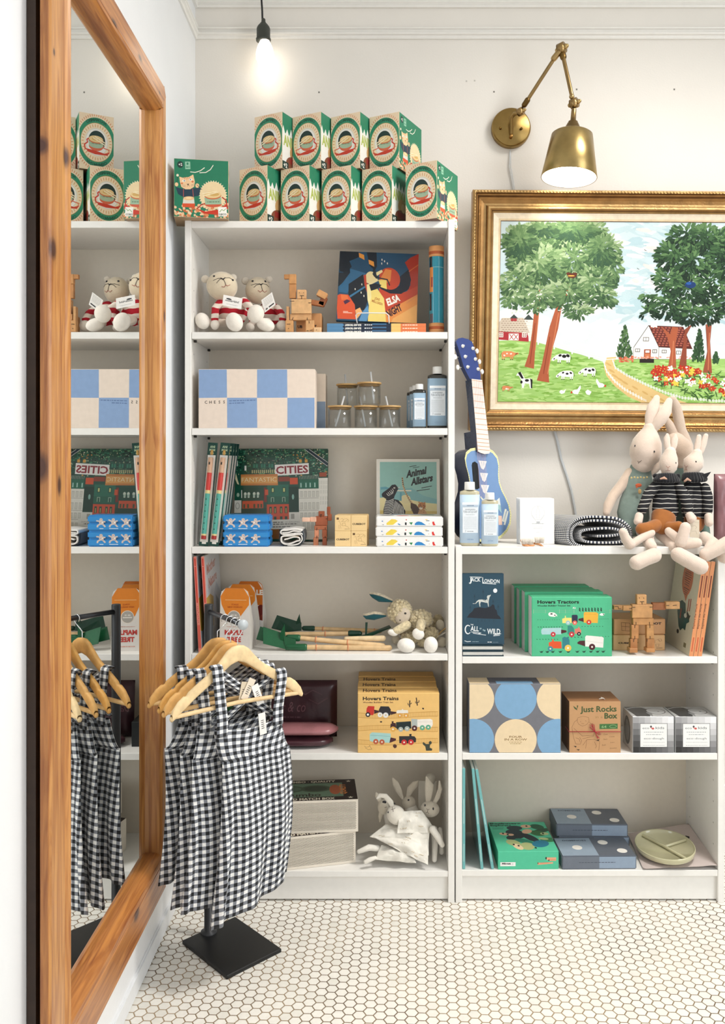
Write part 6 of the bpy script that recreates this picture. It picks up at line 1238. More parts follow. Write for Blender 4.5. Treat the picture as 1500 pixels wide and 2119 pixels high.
bx_ = Art((55, 905), (725, 905), (55, 1210)); bx_.text('221814', 'CUBEBOT', 112, 1080, 32, 268, .05); bx_.L(); [bx_.line('8A5A3A', p, 4) for p in ([(580, 1010), (640, 990), (670, 1020)], [(640, 980), (685, 975), (690, 1020), (660, 1030), (640, 980)], [(610, 1090), (655, 1085), (650, 1140), (615, 1140), (610, 1090)], [(600, 1015), (600, 1060)])]; bx_.rect('6B4630', 615, 1168, 700, 1178)
pbox('kraft_toy_box', 'kraft toy carton lying lower, behind the wooden robot', 'box', X(1260+390/6.25, .085), .085, ZS1, 670/6.25/S(.085), .12, .0475, 0, 'DDB280', None, {'front': bx_}, bev=.002, group='kraft toy cartons')
pbox('kraft_toy_box', 'kraft toy carton on top, behind the wooden robot', 'box', X(1260+396/6.25, .09), .09, ZS1+.0478, 676/6.25/S(.09), .12, .0475, 2, 'CF9C6C', None, {'front': ax_}, bev=.002, group='kraft toy cartons')
def giraffe():
    t = thing('wooden_block_figure', 'wooden block figures with a long giraffe neck on the top shelf', 'toy', P(622, 686, .04)); Y = .045
    def pt(n, lst, slots, yy=Y):
        mb = MB()
        for l in lst: blk(mb, ck, 5.357, *l)
        for s_ in slots: slot(mb, ck, s_, yy-.0003)
        part(n, mb, t, True)
    pt('giraffe_neck', [(1062, 362, 1138, 520, Y+.004, .014, 'C98E58'), (1060, 252, 1138, 360, Y+.002, .016, 'D0975F'), (1005, 255, 1060, 305, Y+.002, .012, 'C78C55')], []); pt('giraffe_body', [(1030, 610, 1062, 770, Y, .02, 'D6A470')], [])
    pt('head', [(1150, 425, 1250, 528, Y, .02, 'E2B07C')], [[(1182, 492), (1226, 492)], [(1200, 492), (1202, 562)], [(1174, 455), (1176, 462)], [(1220, 455), (1222, 462)]])
    pt('chest', [(1085, 530, 1306, 690, Y-.004, .026, 'E0B27E')], [[(1070, 552), (1120, 552)], [(1276, 572), (1308, 572)]], Y-.004)
    pt('hips', [(1072, 694, 1306, 762, Y, .022, 'D9A672')], [[(1108, 732), (1096, 760), (1098, 790)], [(1262, 735), (1262, 765), (1288, 768)]])
    pt('arm', [(1308, 545, 1448, 600, Y+.004, .02, 'A9683E', .001, 10), (1370, 440, 1480, 510, Y, .026, 'D39C66', .001, 28), (1400, 500, 1470, 600, Y+.004, .02, '8E5230', .001, 25)], [])
    pt('leg', [(1020, 764, 1105, 892, Y-.006, .02, 'D6A068')], [[(1050, 856), (1060, 856)], [(1036, 808), (1076, 806)]], Y-.006)
    pt('leg', [(1245, 764, 1338, 892, Y-.004, .02, 'DDAA74')], [[(1254, 882), (1278, 880)], [(1290, 878), (1318, 872)], [(1282, 772), (1284, 800)]], Y-.004)
    pt('giraffe_head', [(1334, 842, 1420, 898, Y-.012, .016, 'E8BE8E')], [[(1362, 872), (1370, 872)]], Y-.012)
giraffe()
gb2 = Art((1140, 640), (1420, 640), (1140, 890)); gb2.text('221814', 'UB', 1150, 806, 30, 55, .05).text('221814', 'T', 1342, 806, 34, 28, .05)
pbox('kraft_toy_box', 'small kraft toy carton behind the wooden block figures', 'box', X(400+1280/5.357, .08), .08, ZA, 280/5.357/S(.08), .08, 250/5.357/S(.08), 0, 'CD9560', None, {'front': gb2}, bev=.0015)
cq = crop(460, 920, 6.25)
def robot_c():
    t = thing('wooden_robot', 'small reddish wooden robot waving beside the city picture book', 'toy', P(665, 1129, .05)); Y = .055
    def pt(n, lst, slots=()):
        mb = MB()
        for l in lst: blk(mb, cq, 6.25, *l)
        for s_ in slots: slot(mb, cq, s_, Y-.0003)
        part(n, mb, t, True)
    pt('head', [(1242, 862, 1320, 926, Y, .014, '9A5030')], [[(1262, 905), (1290, 905)], [(1275, 905), (1275, 940)]])
    pt('chest', [(1203, 928, 1358, 1046, Y, .016, 'A4593A')], [[(1340, 960), (1358, 960)]]); pt('hips', [(1188, 1048, 1350, 1100, Y, .014, 'B56A48')], [[(1222, 1075), (1222, 1110)], [(1330, 1070), (1332, 1095)]])
    pt('arm', [(1135, 938, 1214, 1000, Y-.006, .014, 'E5B49A'), (1030, 945, 1132, 998, Y-.012, .014, 'E9BFA6')], [[(1045, 965), (1130, 955)]])
    pt('arm', [(1362, 900, 1412, 985, Y, .014, 'A4593A'), (1352, 805, 1395, 905, Y, .014, '9A5030')])
    pt('leg', [(1190, 1102, 1246, 1200, Y, .014, 'D58E6C'), (1176, 1202, 1240, 1306, Y, .014, 'C77E5A')], [[(1222, 1180), (1222, 1215)]]); pt('leg', [(1290, 1102, 1352, 1200, Y, .014, 'B0623F'), (1294, 1202, 1350, 1306, Y, .014, 'A4593A')], [[(1330, 1180), (1330, 1210)]])
robot_c()
# folded muslin cloth
def muslin():
    Y = .02; t = thing('folded_cloth', 'rolled white cloth with a dark band next to the blue cases', 'cloth', P(603, 1130, Y)); L_ = .11
    def ribbon(pts, w_, col, d0=0):
        mb = MB(); P2 = [cq(x, y, Y) for x, y in pts]
        def fn(u, v):
            k = u*(len(P2)-1); j = min(int(k), len(P2)-2); p = P2[j].lerp(P2[j+1], k-j); return p+Vector((0, d0+v*L_, 0))
        mb.grid(fn, 60, 8, col, 'fabric'); return part('cloth_layer', mb, t, True, solid=w_)
    def smoothp(pts, n=40):
        out = []
        for i in range(n+1):
            k = i/n*(len(pts)-1); j = min(int(k), len(pts)-2); f = k-j; p0, p1, p2, p3 = pts[max(0, j-1)], pts[j], pts[j+1], pts[min(len(pts)-1, j+2)]
            q = lambda a: .5*((2*p1[a])+(-p0[a]+p2[a])*f+(2*p0[a]-5*p1[a]+4*p2[a]-p3[a])*f*f+(-p0[a]+3*p1[a]-3*p2[a]+p3[a])*f**3); out.append((q(0), q(1)))
        return out
    ribbon(smoothp([(770, 1145), (850, 1140), (920, 1118), (1000, 1125), (1020, 1105), (920, 1095), (830, 1110), (765, 1112), (755, 1145), (800, 1165), (880, 1160), (950, 1150), (1020, 1150), (1030, 1170)]), .0042, 'EFECE6')
    ribbon(smoothp([(1030, 1165), (960, 1165), (880, 1180), (790, 1185), (760, 1205), (765, 1260), (820, 1290), (900, 1275), (960, 1250), (1000, 1240), (990, 1205), (930, 1195), (860, 1215), (800, 1230)]), .0042, 'EDE9E2')
    ribbon(smoothp([(1020, 1175), (1030, 1230), (990, 1280), (920, 1300), (840, 1300)]), .0035, 'EFECE6')
    ribbon(smoothp([(742, 1150), (738, 1200), (748, 1265), (790, 1306), (900, 1312), (1000, 1300), (1042, 1250), (1046, 1180), (1030, 1120)]), .0022, '39424A', .004)
    ribbon(smoothp([(790, 1195), (860, 1185), (930, 1185), (985, 1190)]), .0012, 'B99A62', .001)
muslin()
# ================================================================ garden tools (shelf 4)
cs = crop(380, 1130, 2.5862)
def tool(label, a, b_, r, sock, head, ties=(), col='DDBB8C', hc='1B5A38'):
    t = thing('garden_tool', label, 'garden tool', cs(*a), group='small garden tools with green heads'); k = 2.5862*S(a[2])
    mb = MB(); mb.tube([cs(*a), cs(*b_)], [r/k*.85, r/k], col, 'woodraw', 16); part('handle', mb, t, True)
    if sock: mb = MB(); mb.tube([cs(*sock[0]), cs(*sock[1])], [r/k*1.12, r/k*1.25], hc, 'satin', 16); part('socket', mb, t, True, 'green metal socket')
    mb = MB()
    for pl in head:   # blades: list of quads with thickness
        V_ = [cs(*p) for p in pl]; n_ = (V_[1]-V_[0]).cross(V_[2]-V_[0]).normalized()*.0015
        m_ = len(V_); mb.add([v-n_ for v in V_]+[v+n_ for v in V_], [list(range(m_))[::-1], list(range(m_, 2*m_))]+[(i, (i+1) % m_, (i+1) % m_+m_, i+m_) for i in range(m_)], hc, 'satin')
    part('blade', mb, t, True, 'dark green metal blade')
    for tx in ties:
        f = (tx-a[0])/(b_[0]-a[0]); p = cs(*a).lerp(cs(*b_), f); mb = MB(); d = (cs(*b_)-cs(*a)).normalized(); mb.tube([p-d*.0012, p+d*.0012], r/k*1.18, 'D98A62', 'fabric', 14, caps=False); part('rubber_band', mb, t, True, 'pink band')
tool('green child spade lying in front, broad blade to the left', (648, 541, .045), (1100, 545, .045), 15, ((560, 540, .045), (648, 541, .045)), [[(425, 432, .06), (535, 468, .06), (560, 555, .04), (425, 522, .04)], [(535, 480, .05), (600, 500, .045), (600, 556, .04), (545, 556, .04)]], (710, 880))
tool('green child hoe lying on the front spade with its upright blade', (612, 492, .06), (1065, 534, .05), 15, ((560, 490, .06), (612, 492, .06)), [[(515, 470, .05), (540, 418, .05), (547, 540, .05), (520, 545, .05)]], (708, 877))
tool('green garden tool whose dark blade points right towards the lamb', (892, 468, .10), (550, 474, .10), 14, ((940, 468, .10), (892, 468, .10)), [[(870, 490, .09), (970, 476, .09), (1100, 425, .12), (1110, 436, .10), (975, 492, .08)], [(972, 408, .09), (985, 408, .09), (980, 476, .09), (970, 476, .09)]], (758,), 'DDBB8C', '123A2C')
tool('green child spade at the back, dark blade behind the others', (692, 441, .15), (1050, 455, .15), 12, ((645, 440, .15), (692, 441, .15)), [[(470, 440, .15), (500, 370, .17), (630, 410, .15), (630, 452, .14), (550, 460, .13)], [(600, 412, .15), (620, 362, .15), (632, 440, .15), (612, 440, .15)]], (745, 1020), 'D2B080', '143E2E')
tool('pale wooden handle of a garden tool lying above the front hoe', (870, 497, .07), (1066, 494, .06), 16, None, [[(388, 500, .07), (410, 430, .08), (440, 440, .08), (470, 520, .07)]], (), 'E8CFA6')
# ================================================================ woolly lamb
cl = crop(740, 1220, 7.895)
def lamb():
    Y = .085; k = 7.895*S(Y); t = thing('plush_lamb', 'curly cream plush lamb with teal inner ears slumped on its side', 'soft toy', P(862, 1350, .07)); wl = 'D9C9A4'
    mb = MB(); R = random.Random(1)
    for (x, y, rx, ry, yy) in [(690, 370, 200, 195, Y), (1010, 490, 215, 150, Y), (1110, 520, 120, 110, Y+.01), (860, 800, 150, 100, Y), (1190, 730, 130, 110, Y), (1060, 880, 90, 70, Y)]:
        mb.ell(cl(x, y, yy), (rx/k, rx/k*.75, ry/k), wl, 'wool', 56, 40, bumpy=.16, seed=x)
    for k_ in range(170):    # curls
        (x, y, rx, ry, yy) = R.choice([(690, 370, 195, 190, Y), (1010, 490, 210, 145, Y), (860, 800, 140, 95, Y), (1190, 730, 120, 100, Y)]); a_ = R.uniform(0, 2*PI); e = R.uniform(.1, 1.0); cx, cz = math.cos(a_)*e, math.sin(a_)*e; q = (1-min(1, e*e))**.5
        p = cl(x+cx*rx, y+cz*ry, yy-rx/k*.75*q); mb.ell(p, R.uniform(.0035, .006), wl, 'wool', 8, 6, bumpy=.4, seed=k_)
    o = part('body', mb, t, True)
    mb = MB(); mb.ell(cl(735, 440, Y-.021), (118/k, .012, 142/k), 'CFC0AC', 'plush', 28, 18, Matrix.Rotation(math.radians(32), 4, 'Y')); part('face', mb, t, True, 'smooth beige face'); fc = caster(mb)
    mb = MB()
    for (x, y, r) in ((778, 400, 20), (692, 512, 12)): mb.ell(fc(cl(x, y, Y)), (r/k, .002, r*.8/k), '141214', 'gloss', 12, 8)
    part('eyes', mb, t, True, 'small black eyes')
    for (a_, b_, c_) in (((190, 85), (360, 160), (560, 205)), ((85, 435), (265, 455), (460, 440))):
        mb = MB(); pts = [cl(a_[0], a_[1], Y), cl(a_[0]+60, a_[1]+28, Y-.004), cl(b_[0], b_[1], Y-.006), cl((b_[0]+c_[0])/2, (b_[1]+c_[1])/2, Y-.003), cl(c_[0], c_[1], Y)]
        mb.tube([p+Vector((0, .005, .004)) for p in pts], [3/k, 40/k, 66/k, 45/k, 14/k], 'D9CBB0', 'wool', 16, flat=1, up=(0, 0, 1))
        mb2 = MB(); mb2.tube([p+Vector((0, -.004, 0)) for p in pts], [2/k, 36/k, 60/k, 38/k, 12/k], '1C4F56', 'fabric', 16, flat=.85, up=(0, 0, 1)); e = part('ear', mb, t, True); part('ear_lining', mb2, e, False) if False else part('ear_lining', mb2, t, True, 'teal ear lining')
    for (pts, h) in (([(800, 590, .06), (700, 650, .05), (620, 690, .045)], (575, 715, .043, 85, 52, 15)), ([(1040, 560, .05), (1020, 650, .035)], (990, 735, .03, 100, 90, 35))):
        mb = MB(); mb.tube([cl(*p) for p in pts], [75/k, 70/k, 60/k][:len(pts)], wl, 'wool', 18); part('arm', mb, t, True)
        mb = MB(); mb.ell(cl(*h[:3]), (h[3]/k, h[3]/k*.6, h[4]/k), 'F0EBE2', 'plush', 20, 14, Matrix.Rotation(math.radians(h[5]), 4, 'Y')); part('paw', mb, t, True, 'white fleece paw')
    for h in ((792, 925, .018, 142, 115, 8), (1195, 915, .018, 112, 132, 0)): mb = MB(); mb.ell(cl(*h[:3]), (h[3]/k, h[3]/k*.8, h[4]/k), 'F2EDE4', 'plush', 28, 18, Matrix.Rotation(math.radians(h[5]), 4, 'Y')); part('foot', mb, t, True, 'white fleece foot')
lamb()
def lamb2():
    Y = .15; k = 7.895*S(Y); t = thing('plush_lamb', 'second cream plush lamb, mostly hidden behind the first one', 'soft toy', P(900, 1350, .17)); mb = MB()
    for (x, y, rx, ry) in [(1100, 640, 200, 150), (1310, 520, 90, 100), (900, 700, 220, 130)]: mb.ell(cl(x, y, Y+.03), (rx/k, rx/k*.6, ry/k), 'CFBE98', 'wool', 40, 28, bumpy=.18, seed=y)
    part('body', mb, t, True)
    for h in ((625, 830, .12, 76, 72, 0), (1370, 875, .10, 85, 88, 0), (1350, 595, .12, 72, 92, -10)): mb = MB(); mb.ell(cl(*h[:3]), (h[3]/k, h[3]/k*.7, h[4]/k), 'D8CDB6', 'plush', 20, 14, Matrix.Rotation(math.radians(h[5]), 4, 'Y')); part('foot', mb, t, True)
    mb = MB(); mb.tube([cl(1300, 775, .10), cl(1360, 700, .10), cl(1440, 640, .10)], .002, 'C9A36A', 'fabric', 8); mb.tube([cl(1310, 780, .10), cl(1430, 715, .10)], .0022, 'E9E2D4', 'fabric', 8); part('ribbon', mb, t, True)
lamb2()
# ================================================================ white comforter bunnies (bottom shelf)
cb = crop(730, 1590, 7.143)
def bunny(label, Y, head, hr, ears, eyes, nose, parts_, col='E9E3D6', tilt=0, big_eye=False):
    k = 7.143*S(Y); t = thing('comforter_bunny', label, 'soft toy', cb(head[0], 1480, Y+.01), group='white comforter bunnies')
    mb = MB(); mb.ell(cb(head[0], head[1], Y), (hr[0]/k, hr[0]/k*.8, hr[1]/k), col, 'plush', 32, 22, Matrix.Rotation(math.radians(tilt), 4, 'Y'))
    o = part('head', mb, t, True); onh_ = caster(mb); onh = lambda x, y: onh_(cb(x, y, Y))
    mb = MB()
    for e in eyes: mb.ell(onh(e[0], e[1]), (e[2]/k, .0015, e[3]/k), '1A1A20', 'gloss', 12, 8)
    for n_ in nose: mb.tube([onh(*p) for p in n_], .0006, '4A2A26', 'fabric', 6)
    part('face_stitching', mb, t, True, 'dark stitched eyes and nose')
    for e in ears: mb = MB(); mb.tube([cb(p[0], p[1], p[2] if len(p) > 2 else Y+.004) for p in e['pts']], [r/k for r in e['r']], col, 'plush', 14, flat=.45, up=(0, 1, 0)); part('ear', mb, t, True)
    for n_, pts, r in parts_: mb = MB(); mb.tube([cb(*p) for p in pts], [q/k for q in r], 'ECE7DC', 'plush', 14); part(n_, mb, t, True)
    return t
t1 = bunny('white comforter bunny in front with a printed muslin body, head tilted left', .06, (640, 690), (148, 132), [dict(pts=[(600, 600), (560, 500), (480, 410), (400, 400), (360, 440)], r=[28, 42, 40, 34, 16])], [(618, 520, 13, 12), (525, 650, 14, 13)], [[(580, 570), (590, 605), (625, 590)], [(590, 605), (598, 640)], [(565, 612), (590, 603)]],
    [('arm', [(1180, 900, .04), (1260, 1020, .03), (1320, 1130, .03)], [52, 48, 38]), ('arm', [(330, 1320, .02), (250, 1350, .015), (185, 1385, .012)], [26, 34, 30]), ('arm', [(360, 1180, .05), (240, 1170, .04), (90, 1230, .04)], [44, 46, 30])], 'EBE5D8', 40)
def sheet(t, corners, name, n=44, amp=.0042, seed=0, pr=True):
    """draped muslin: bilinear patch over four 3D corners with folds"""
    A, B, C_, D_ = [cb(*q) for q in corners]; mb = MB()
    def fn(u, v):
        p = A.lerp(B, u).lerp(D_.lerp(C_, u), v); bul = math.sin(PI*u)*math.sin(PI*v); f = noise.noise(Vector((u*4+seed, v*3, seed)))*amp+amp*.7*math.sin(u*13+v*4+seed)*(.3+v)+amp*.15*noise.noise(Vector((u*14, v*10, seed)))
        return p+Vector((f*.3, -f-.010*bul, .010*bul+f*.6))
    mb.grid(fn, n, n, 'F1EDE2', 'fabric'); R = random.Random(seed)
    if pr:
        for _ in range(7):
            u, v = R.uniform(.1, .9), R.uniform(.1, .9); a_ = R.uniform(0, PI)
            for s_ in (-.025, .025): q1, q2 = Vector(fn(u+s_, v)), Vector(fn(u+s_+math.cos(a_)*.05, v+math.sin(a_)*.05)); mb.tube([q1+Vector((0, -.001, 0)), q2+Vector((0, -.001, 0))], .00035, 'D6C9B2', 'fabric', 5)
    part(name, mb, t, True, solid=.0016)
sheet(t1, [(680, 640, .045), (1010, 620, .07), (1260, 960, .05), (660, 960, .03)], 'muslin_body', seed=1)
sheet(t1, [(480, 830, .07), (1130, 900, .05), (1120, 1290, .02), (250, 1010, .05)], 'muslin_body', seed=2); sheet(t1, [(300, 1010, .045), (1100, 1040, .035), (1110, 1430, .006), (700, 1230, .02)], 'muslin_body', seed=5); sheet(t1, [(420, 1130, .05), (900, 1240, .03), (930, 1400, .012), (330, 1350, .02)], 'muslin_body', seed=3, pr=False)
bunny('white comforter bunny at the right with upright ears', .10, (1140, 600), (140, 112), [dict(pts=[(1110, 510), (1120, 380), (1130, 250), (1090, 130)], r=[34, 56, 68, 14]), dict(pts=[(1200, 520), (1250, 430), (1290, 300), (1280, 190)], r=[28, 36, 32, 12])], [(1068, 550, 11, 22), (1188, 598, 12, 22)], [[(1088, 595), (1108, 612), (1132, 603)], [(1108, 612), (1104, 645)], [(1080, 655), (1104, 648), (1122, 668)]],
    [('arm', [(1200, 900, .09), (1215, 1100, .07), (1205, 1350, .045)], [50, 46, 36]), ('arm', [(1290, 900, .11), (1310, 1080, .09), (1310, 1240, .08)], [30, 30, 34])], 'DCD4C4', 8)
bunny('white comforter bunny in the middle with two leaf-shaped ears, behind the front one', .15, (830, 510), (100, 100), [dict(pts=[(730, 440, .15), (680, 330, .15), (630, 220, .15), (590, 150, .15)], r=[22, 46, 48, 12]), dict(pts=[(810, 420, .15), (850, 310, .15), (920, 230, .15), (960, 190, .15)], r=[24, 52, 50, 12])], [(823, 468, 14, 14)], [], [('body', [(860, 600, .15), (950, 850, .15), (990, 1060, .14)], [90, 140, 140])], 'D2C8B6')
bunny('white comforter bunny at the left edge with one large button eye', .11, (450, 570), (82, 110), [dict(pts=[(400, 480), (360, 400), (345, 360)], r=[30, 36, 10]), dict(pts=[(420, 650), (405, 720), (400, 790)], r=[36, 30, 8])], [(466, 500, 30, 24)], [[(470, 580), (500, 570)]], [('body', [(500, 620, .12), (600, 850, .13), (680, 1050, .12)], [60, 120, 140])], 'DAD1BF')
mb = MB(); a = Art((970, 185), (1060, 185), (970, 600)); a.text('8A8478', 'Lilli', 990, 285, 30, 55)
TL, TR, BL = cb(970, 185, .17), cb(1235, 190, .17), cb(968, 600, .16); mb.add([TL, TR, TR+(BL-TL), BL]+[p+Vector((0, .0012, 0)) for p in (TL, TR, TR+(BL-TL), BL)], [(0, 3, 2, 1), (4, 5, 6, 7), (0, 1, 5, 4), (3, 7, 6, 2), (0, 4, 7, 3), (1, 2, 6, 5)], 'D8D2C4', 'card'); mb.tube([cb(1145, 150, .17), cb(1146, 150, .168)], .016, 'D8D2C4', 'card', 20); mb.tube([cb(1140, 148, .158), cb(1140, 148, .1675)], .0035, '3A362E', 'card', 14)
single('display_card', mb, 'pale hanging display card standing behind the bunnies', 'card', BL, world=True)
# ================================================================ toy guitar leaning beside the painting
def guitar():
    yaw = math.radians(34); cy = math.cos(yaw); Yb = .11; s0 = S(.15)
    cxp, bot = 1009, 1119       # px of the bottom centre
    cg = (930, 690, 4.607); K = cg[2]*s0
    f = lambda x, y: ((cg[0]+x/cg[2]-cxp)/s0/cy, (bot-(cg[1]+y/cg[2]))/s0)
    loc = Vector((X(cxp, Yb), Yb, ZS0+.004))
    t = thing('toy_guitar', 'small blue toy guitar with bunting print leaning against the gold frame', 'guitar', loc, (math.radians(-6), math.radians(3.6), yaw))
    right = [(395, 1085), (440, 1105), (485, 1155), (500, 1230), (494, 1320), (500, 1400), (528, 1480), (565, 1545), (600, 1620), (618, 1710), (608, 1800), (572, 1870), (510, 1930), (440, 1962), (370, 1975)]
    left = [(300, 1975), (235, 1960), (170, 1915), (130, 1850), (118, 1760), (128, 1670), (160, 1580), (186, 1500), (192, 1420), (178, 1340), (158, 1270), (147, 1200), (162, 1140), (205, 1103), (262, 1088)]
    out = [f(*p) for p in right+left]; D_ = .055
    mb = MB(); mb.prism(out, 0, D_, '20304F', 'gloss', side='16213A', smooth=True); part('body', mb, t)
    cx0 = sum(p[0] for p in out)/len(out); cz0 = sum(p[1] for p in out)/len(out)
    def inset(q): return [(cx0+(p[0]-cx0)*q, cz0+(p[1]-cz0)*q) for p in out]
    mb = MB(); a_, b_ = out, inset(.945); n = len(out); mb.add([(p[0], -.0006, p[1]) for p in a_]+[(p[0], -.0006, p[1]) for p in b_], [(i, (i+1) % n, (i+1) % n+n, i+n) for i in range(n)], 'EAE6A8', 'gloss')
    m_ = 110; per = inset(.972)
    for k in range(m_):
        q = k/m_*n; i = int(q); p0, p1 = per[i], per[(i+1) % n]; p = (p0[0]+(p1[0]-p0[0])*(q-i), p0[1]+(p1[1]-p0[1])*(q-i)); mb.box(p[0]-.0007, p[0]+.0007, -.0010, -.0006, p[1]-.0007, p[1]+.0007, '6A6A52', 'gloss')
    part('binding', mb, t, label='pale yellow dotted binding')
    mb = MB(); mb.add([(p[0], -.0008, p[1]) for p in b_], [list(range(n))], '7191BC', 'gloss')
    A = Art((100, 1080), (640, 1080), (100, 1980)); A.items = []
    def poly(c, pts, l=1): q = [f(*p) for p in pts]; mb.add([(p[0], -.0008-.00015*l, p[1]) for p in q], [list(range(len(q)))], c, 'gloss')
    poly('101820', [(215, 1260), (222, 1235), (248, 1222), (275, 1240), (283, 1300), (292, 1440), (290, 1470), (265, 1486), (240, 1480), (225, 1400)])
    for (x, y, w_) in ((328, 1210, 42), (338, 1325, 42), (346, 1438, 44)): poly('E9EBE6', [(x-w_, y), (x+w_, y), (x+18, y+68), (x+4, y+84), (x-18, y+70)]); poly('B9C6D4', [(x-w_*.4, y+8), (x-w_*.2, y+8), (x-4, y+60)], 2); poly('B9C6D4', [(x+w_*.4, y+8), (x+w_*.2, y+8), (x+6, y+60)], 2)
    poly('9FC3C6', [(495, 1550), (515, 1700), (455, 1630)]); poly('D8DEDC', [(495, 1550), (505, 1625), (440, 1600)], 2); poly('E6C3B0', [(478, 1722), (515, 1725), (518, 1810), (480, 1812)]); poly('E3E6DC', [(550, 1655), (570, 1660), (540, 1782), (516, 1775)]); poly('E3E6DC', [(575, 1672), (588, 1678), (550, 1812), (532, 1808)]); poly('A9B4BE', [(556, 1680), (562, 1682), (536, 1770), (530, 1768)], 2); poly('D9D9C8', [(300, 1545), (330, 1575), (360, 1540), (365, 1555), (330, 1600), (310, 1650), (302, 1640), (322, 1590), (296, 1560)])
    part('top_plate', mb, t, label='light blue painted top with white bunting')
    # neck, nut, frets
    nk = [f(*p) for p in [(212, 440), (320, 436), (388, 1120), (378, 1138), (330, 1148), (290, 1140), (262, 1128)]]
    mb = MB(); mb.prism(nk, -.010, .006, 'EBDFD2', 'gloss', side='182540'); part('fretboard', mb, t, label='pale wood fretboard')
    mb = MB(); nk2 = [f(*p) for p in [(216, 440), (316, 440), (370, 1120), (275, 1120)]]; mb.prism(nk2, .006, .022, '182540', 'gloss'); mb.prism([f(*p) for p in [(250, 930), (378, 930), (390, 1130), (262, 1130)]], .006, .050, '182540', 'gloss'); part('neck', mb, t, label='navy neck and heel')
    for y in (450, 518, 583, 648, 710, 762, 815, 868, 915, 960, 1003, 1040, 1075, 1108):
        l, r = 212+(262-212)*(y-440)/690+2, 320+(388-320)*(y-436)/690-2; a_, b_ = f(l, y), f(r, y-2); mb = MB(); mb.box(a_[0], b_[0], -.0108, -.0098, a_[1]-.0005, a_[1]+.0005, 'C98A66', 'paint'); part('fret', mb, t)
    mb = MB()
    for j in range(6): a_, b_ = f(222+j*18, 445), f(300+j*13 if False else 285+j*14, 1560); mb.tube([(a_[0], -.0115, a_[1]), (b_[0], -.006, b_[1])], .0004, 'D9A2A8', 'paint', 5)
    part('strings', mb, t, label='thin pink strings')
    mb = MB(); hd = [f(*p) for p in [(212, 440), (185, 395), (150, 330), (105, 180), (75, 95), (100, 62), (140, 48), (200, 52), (240, 72), (255, 110), (290, 240), (322, 380), (322, 436)]]
    mb.prism(hd, -.003, .013, '2E3F78', 'paint', side='1C2850'); part('headstock', mb, t, label='dark blue headstock')
    for (x, y) in ((142, 130), (165, 228), (188, 325), (245, 135), (268, 236), (294, 330)):
        p = f(x, y); mb = MB(); mb.M = Matrix.Translation((p[0], -.003, p[1])) @ Matrix.Rotation(PI/2, 4, 'X'); mb.lathe([(.0055, 0), (.0055, .0015), (.0025, .002), (.0025, .008), (0, .0085)], 'EFEDE8', 'paint', 18); mb.lathe([(.0012, .0082), (.0012, .0088), (0, .0088)], '3A2A2A', 'paint', 8); mb.M = Matrix()
        sx = -1 if x < 220 else 1; ex = f(x+sx*72, y+6); mb.tube([(p[0], .008, p[1]), (ex[0], .010, ex[1])], .0016, 'C9C4BA', 'paint', 8); mb.ell((ex[0], .010, ex[1]), (.0065, .004, .0085), 'F0EEEA', 'gloss', 14, 10); part('tuning_peg', mb, t, label='white tuning peg')
guitar()
# ================================================================ cards, brushes
ca2 = Art((670, 1545), (1000, 1545), (670, 1975))
for p in ([(800, 1740)], ): pass
import itertools
ca2.L(0).ell('C8CACC', 844, 1680, 66, 68, 30).L().ell('F0EFEC', 844, 1680, 63.5, 65.5, 30).L()
ca2.line('B2B5B8', [(844, 1615), (825, 1680), (836, 1745)], 1.6).line('B2B5B8', [(844, 1615), (864, 1680), (852, 1745)], 1.6).line('B2B5B8', [(785, 1700), (825, 1760)], 2).line('B2B5B8', [(903, 1700), (863, 1760)], 2).rect('B9BBBE', 828, 1762, 862, 1782).greek('B2B5B8', 785, 1780, 905, 6).greek('BDBEC0', 800, 1815, 890, 3).greek('BDBEC0', 800, 1828, 885, 3).greek('BDBEC0', 828, 1864, 855, 3)
for k in range(5):
    y0 = .085+k*.0068; w_ = (1000-672)/4.607/S(.09)
    pbox('greeting_card', ['white greeting card with a hot air balloon drawing, front of the pile', 'white greeting card second in the pile', 'white greeting card third in the pile', 'white greeting card fourth in the pile', 'white greeting card at the back of the pile'][k], 'card', X(930+834/4.607, .09)-k*.0014, y0, ZS0+.0005, w_, .0045, .1395+k*.0004, 0, 'F2F1EE', None, {'front': ca2} if k == 0 else None, rot=(math.radians(-3), 0, 0), group='white greeting cards leaning in a pile')
c3 = crop(930, 690, 4.607)
def brush(label, pts, r, br, Y):
    t = thing('baby_brush', label, 'brush', c3(*pts[1]), group='small wooden brushes'); k = 4.607*S(Y)
    mb = MB(); mb.tube([c3(*p) for p in pts], [q/k for q in r], 'C98A55', 'woodraw', 16, flat=.5); part('handle', mb, t, True)
    mb = MB(); R = random.Random(3); x0, x1, y0, y1 = br
    for i in range(150):
        x = R.uniform(x0, x1); yy = Y+R.uniform(-.010, .010); a_ = c3(x, y1, yy); b_ = c3(x+(x-(x0+x1)/2)*.22, y0+R.uniform(0, 8), yy); mb.tube([a_, b_], .00045, 'F0E8DC', 'fabric', 4, caps=False)
    part('bristles', mb, t, True, 'pale bristles')
brush('small wooden baby brush with white bristles, left one', [(680, 1975, .03), (700, 2012, .028), (760, 2026, .026), (800, 2020, .026)], [10, 22, 26, 14], (690, 800, 1955, 2010), .028)
brush('small wooden baby brush with its handle pointing right', [(945, 2036, .02), (900, 2035, .024), (860, 2012, .035), (815, 2002, .042)], [14, 12, 18, 22], (815, 900, 1940, 2000), .04)
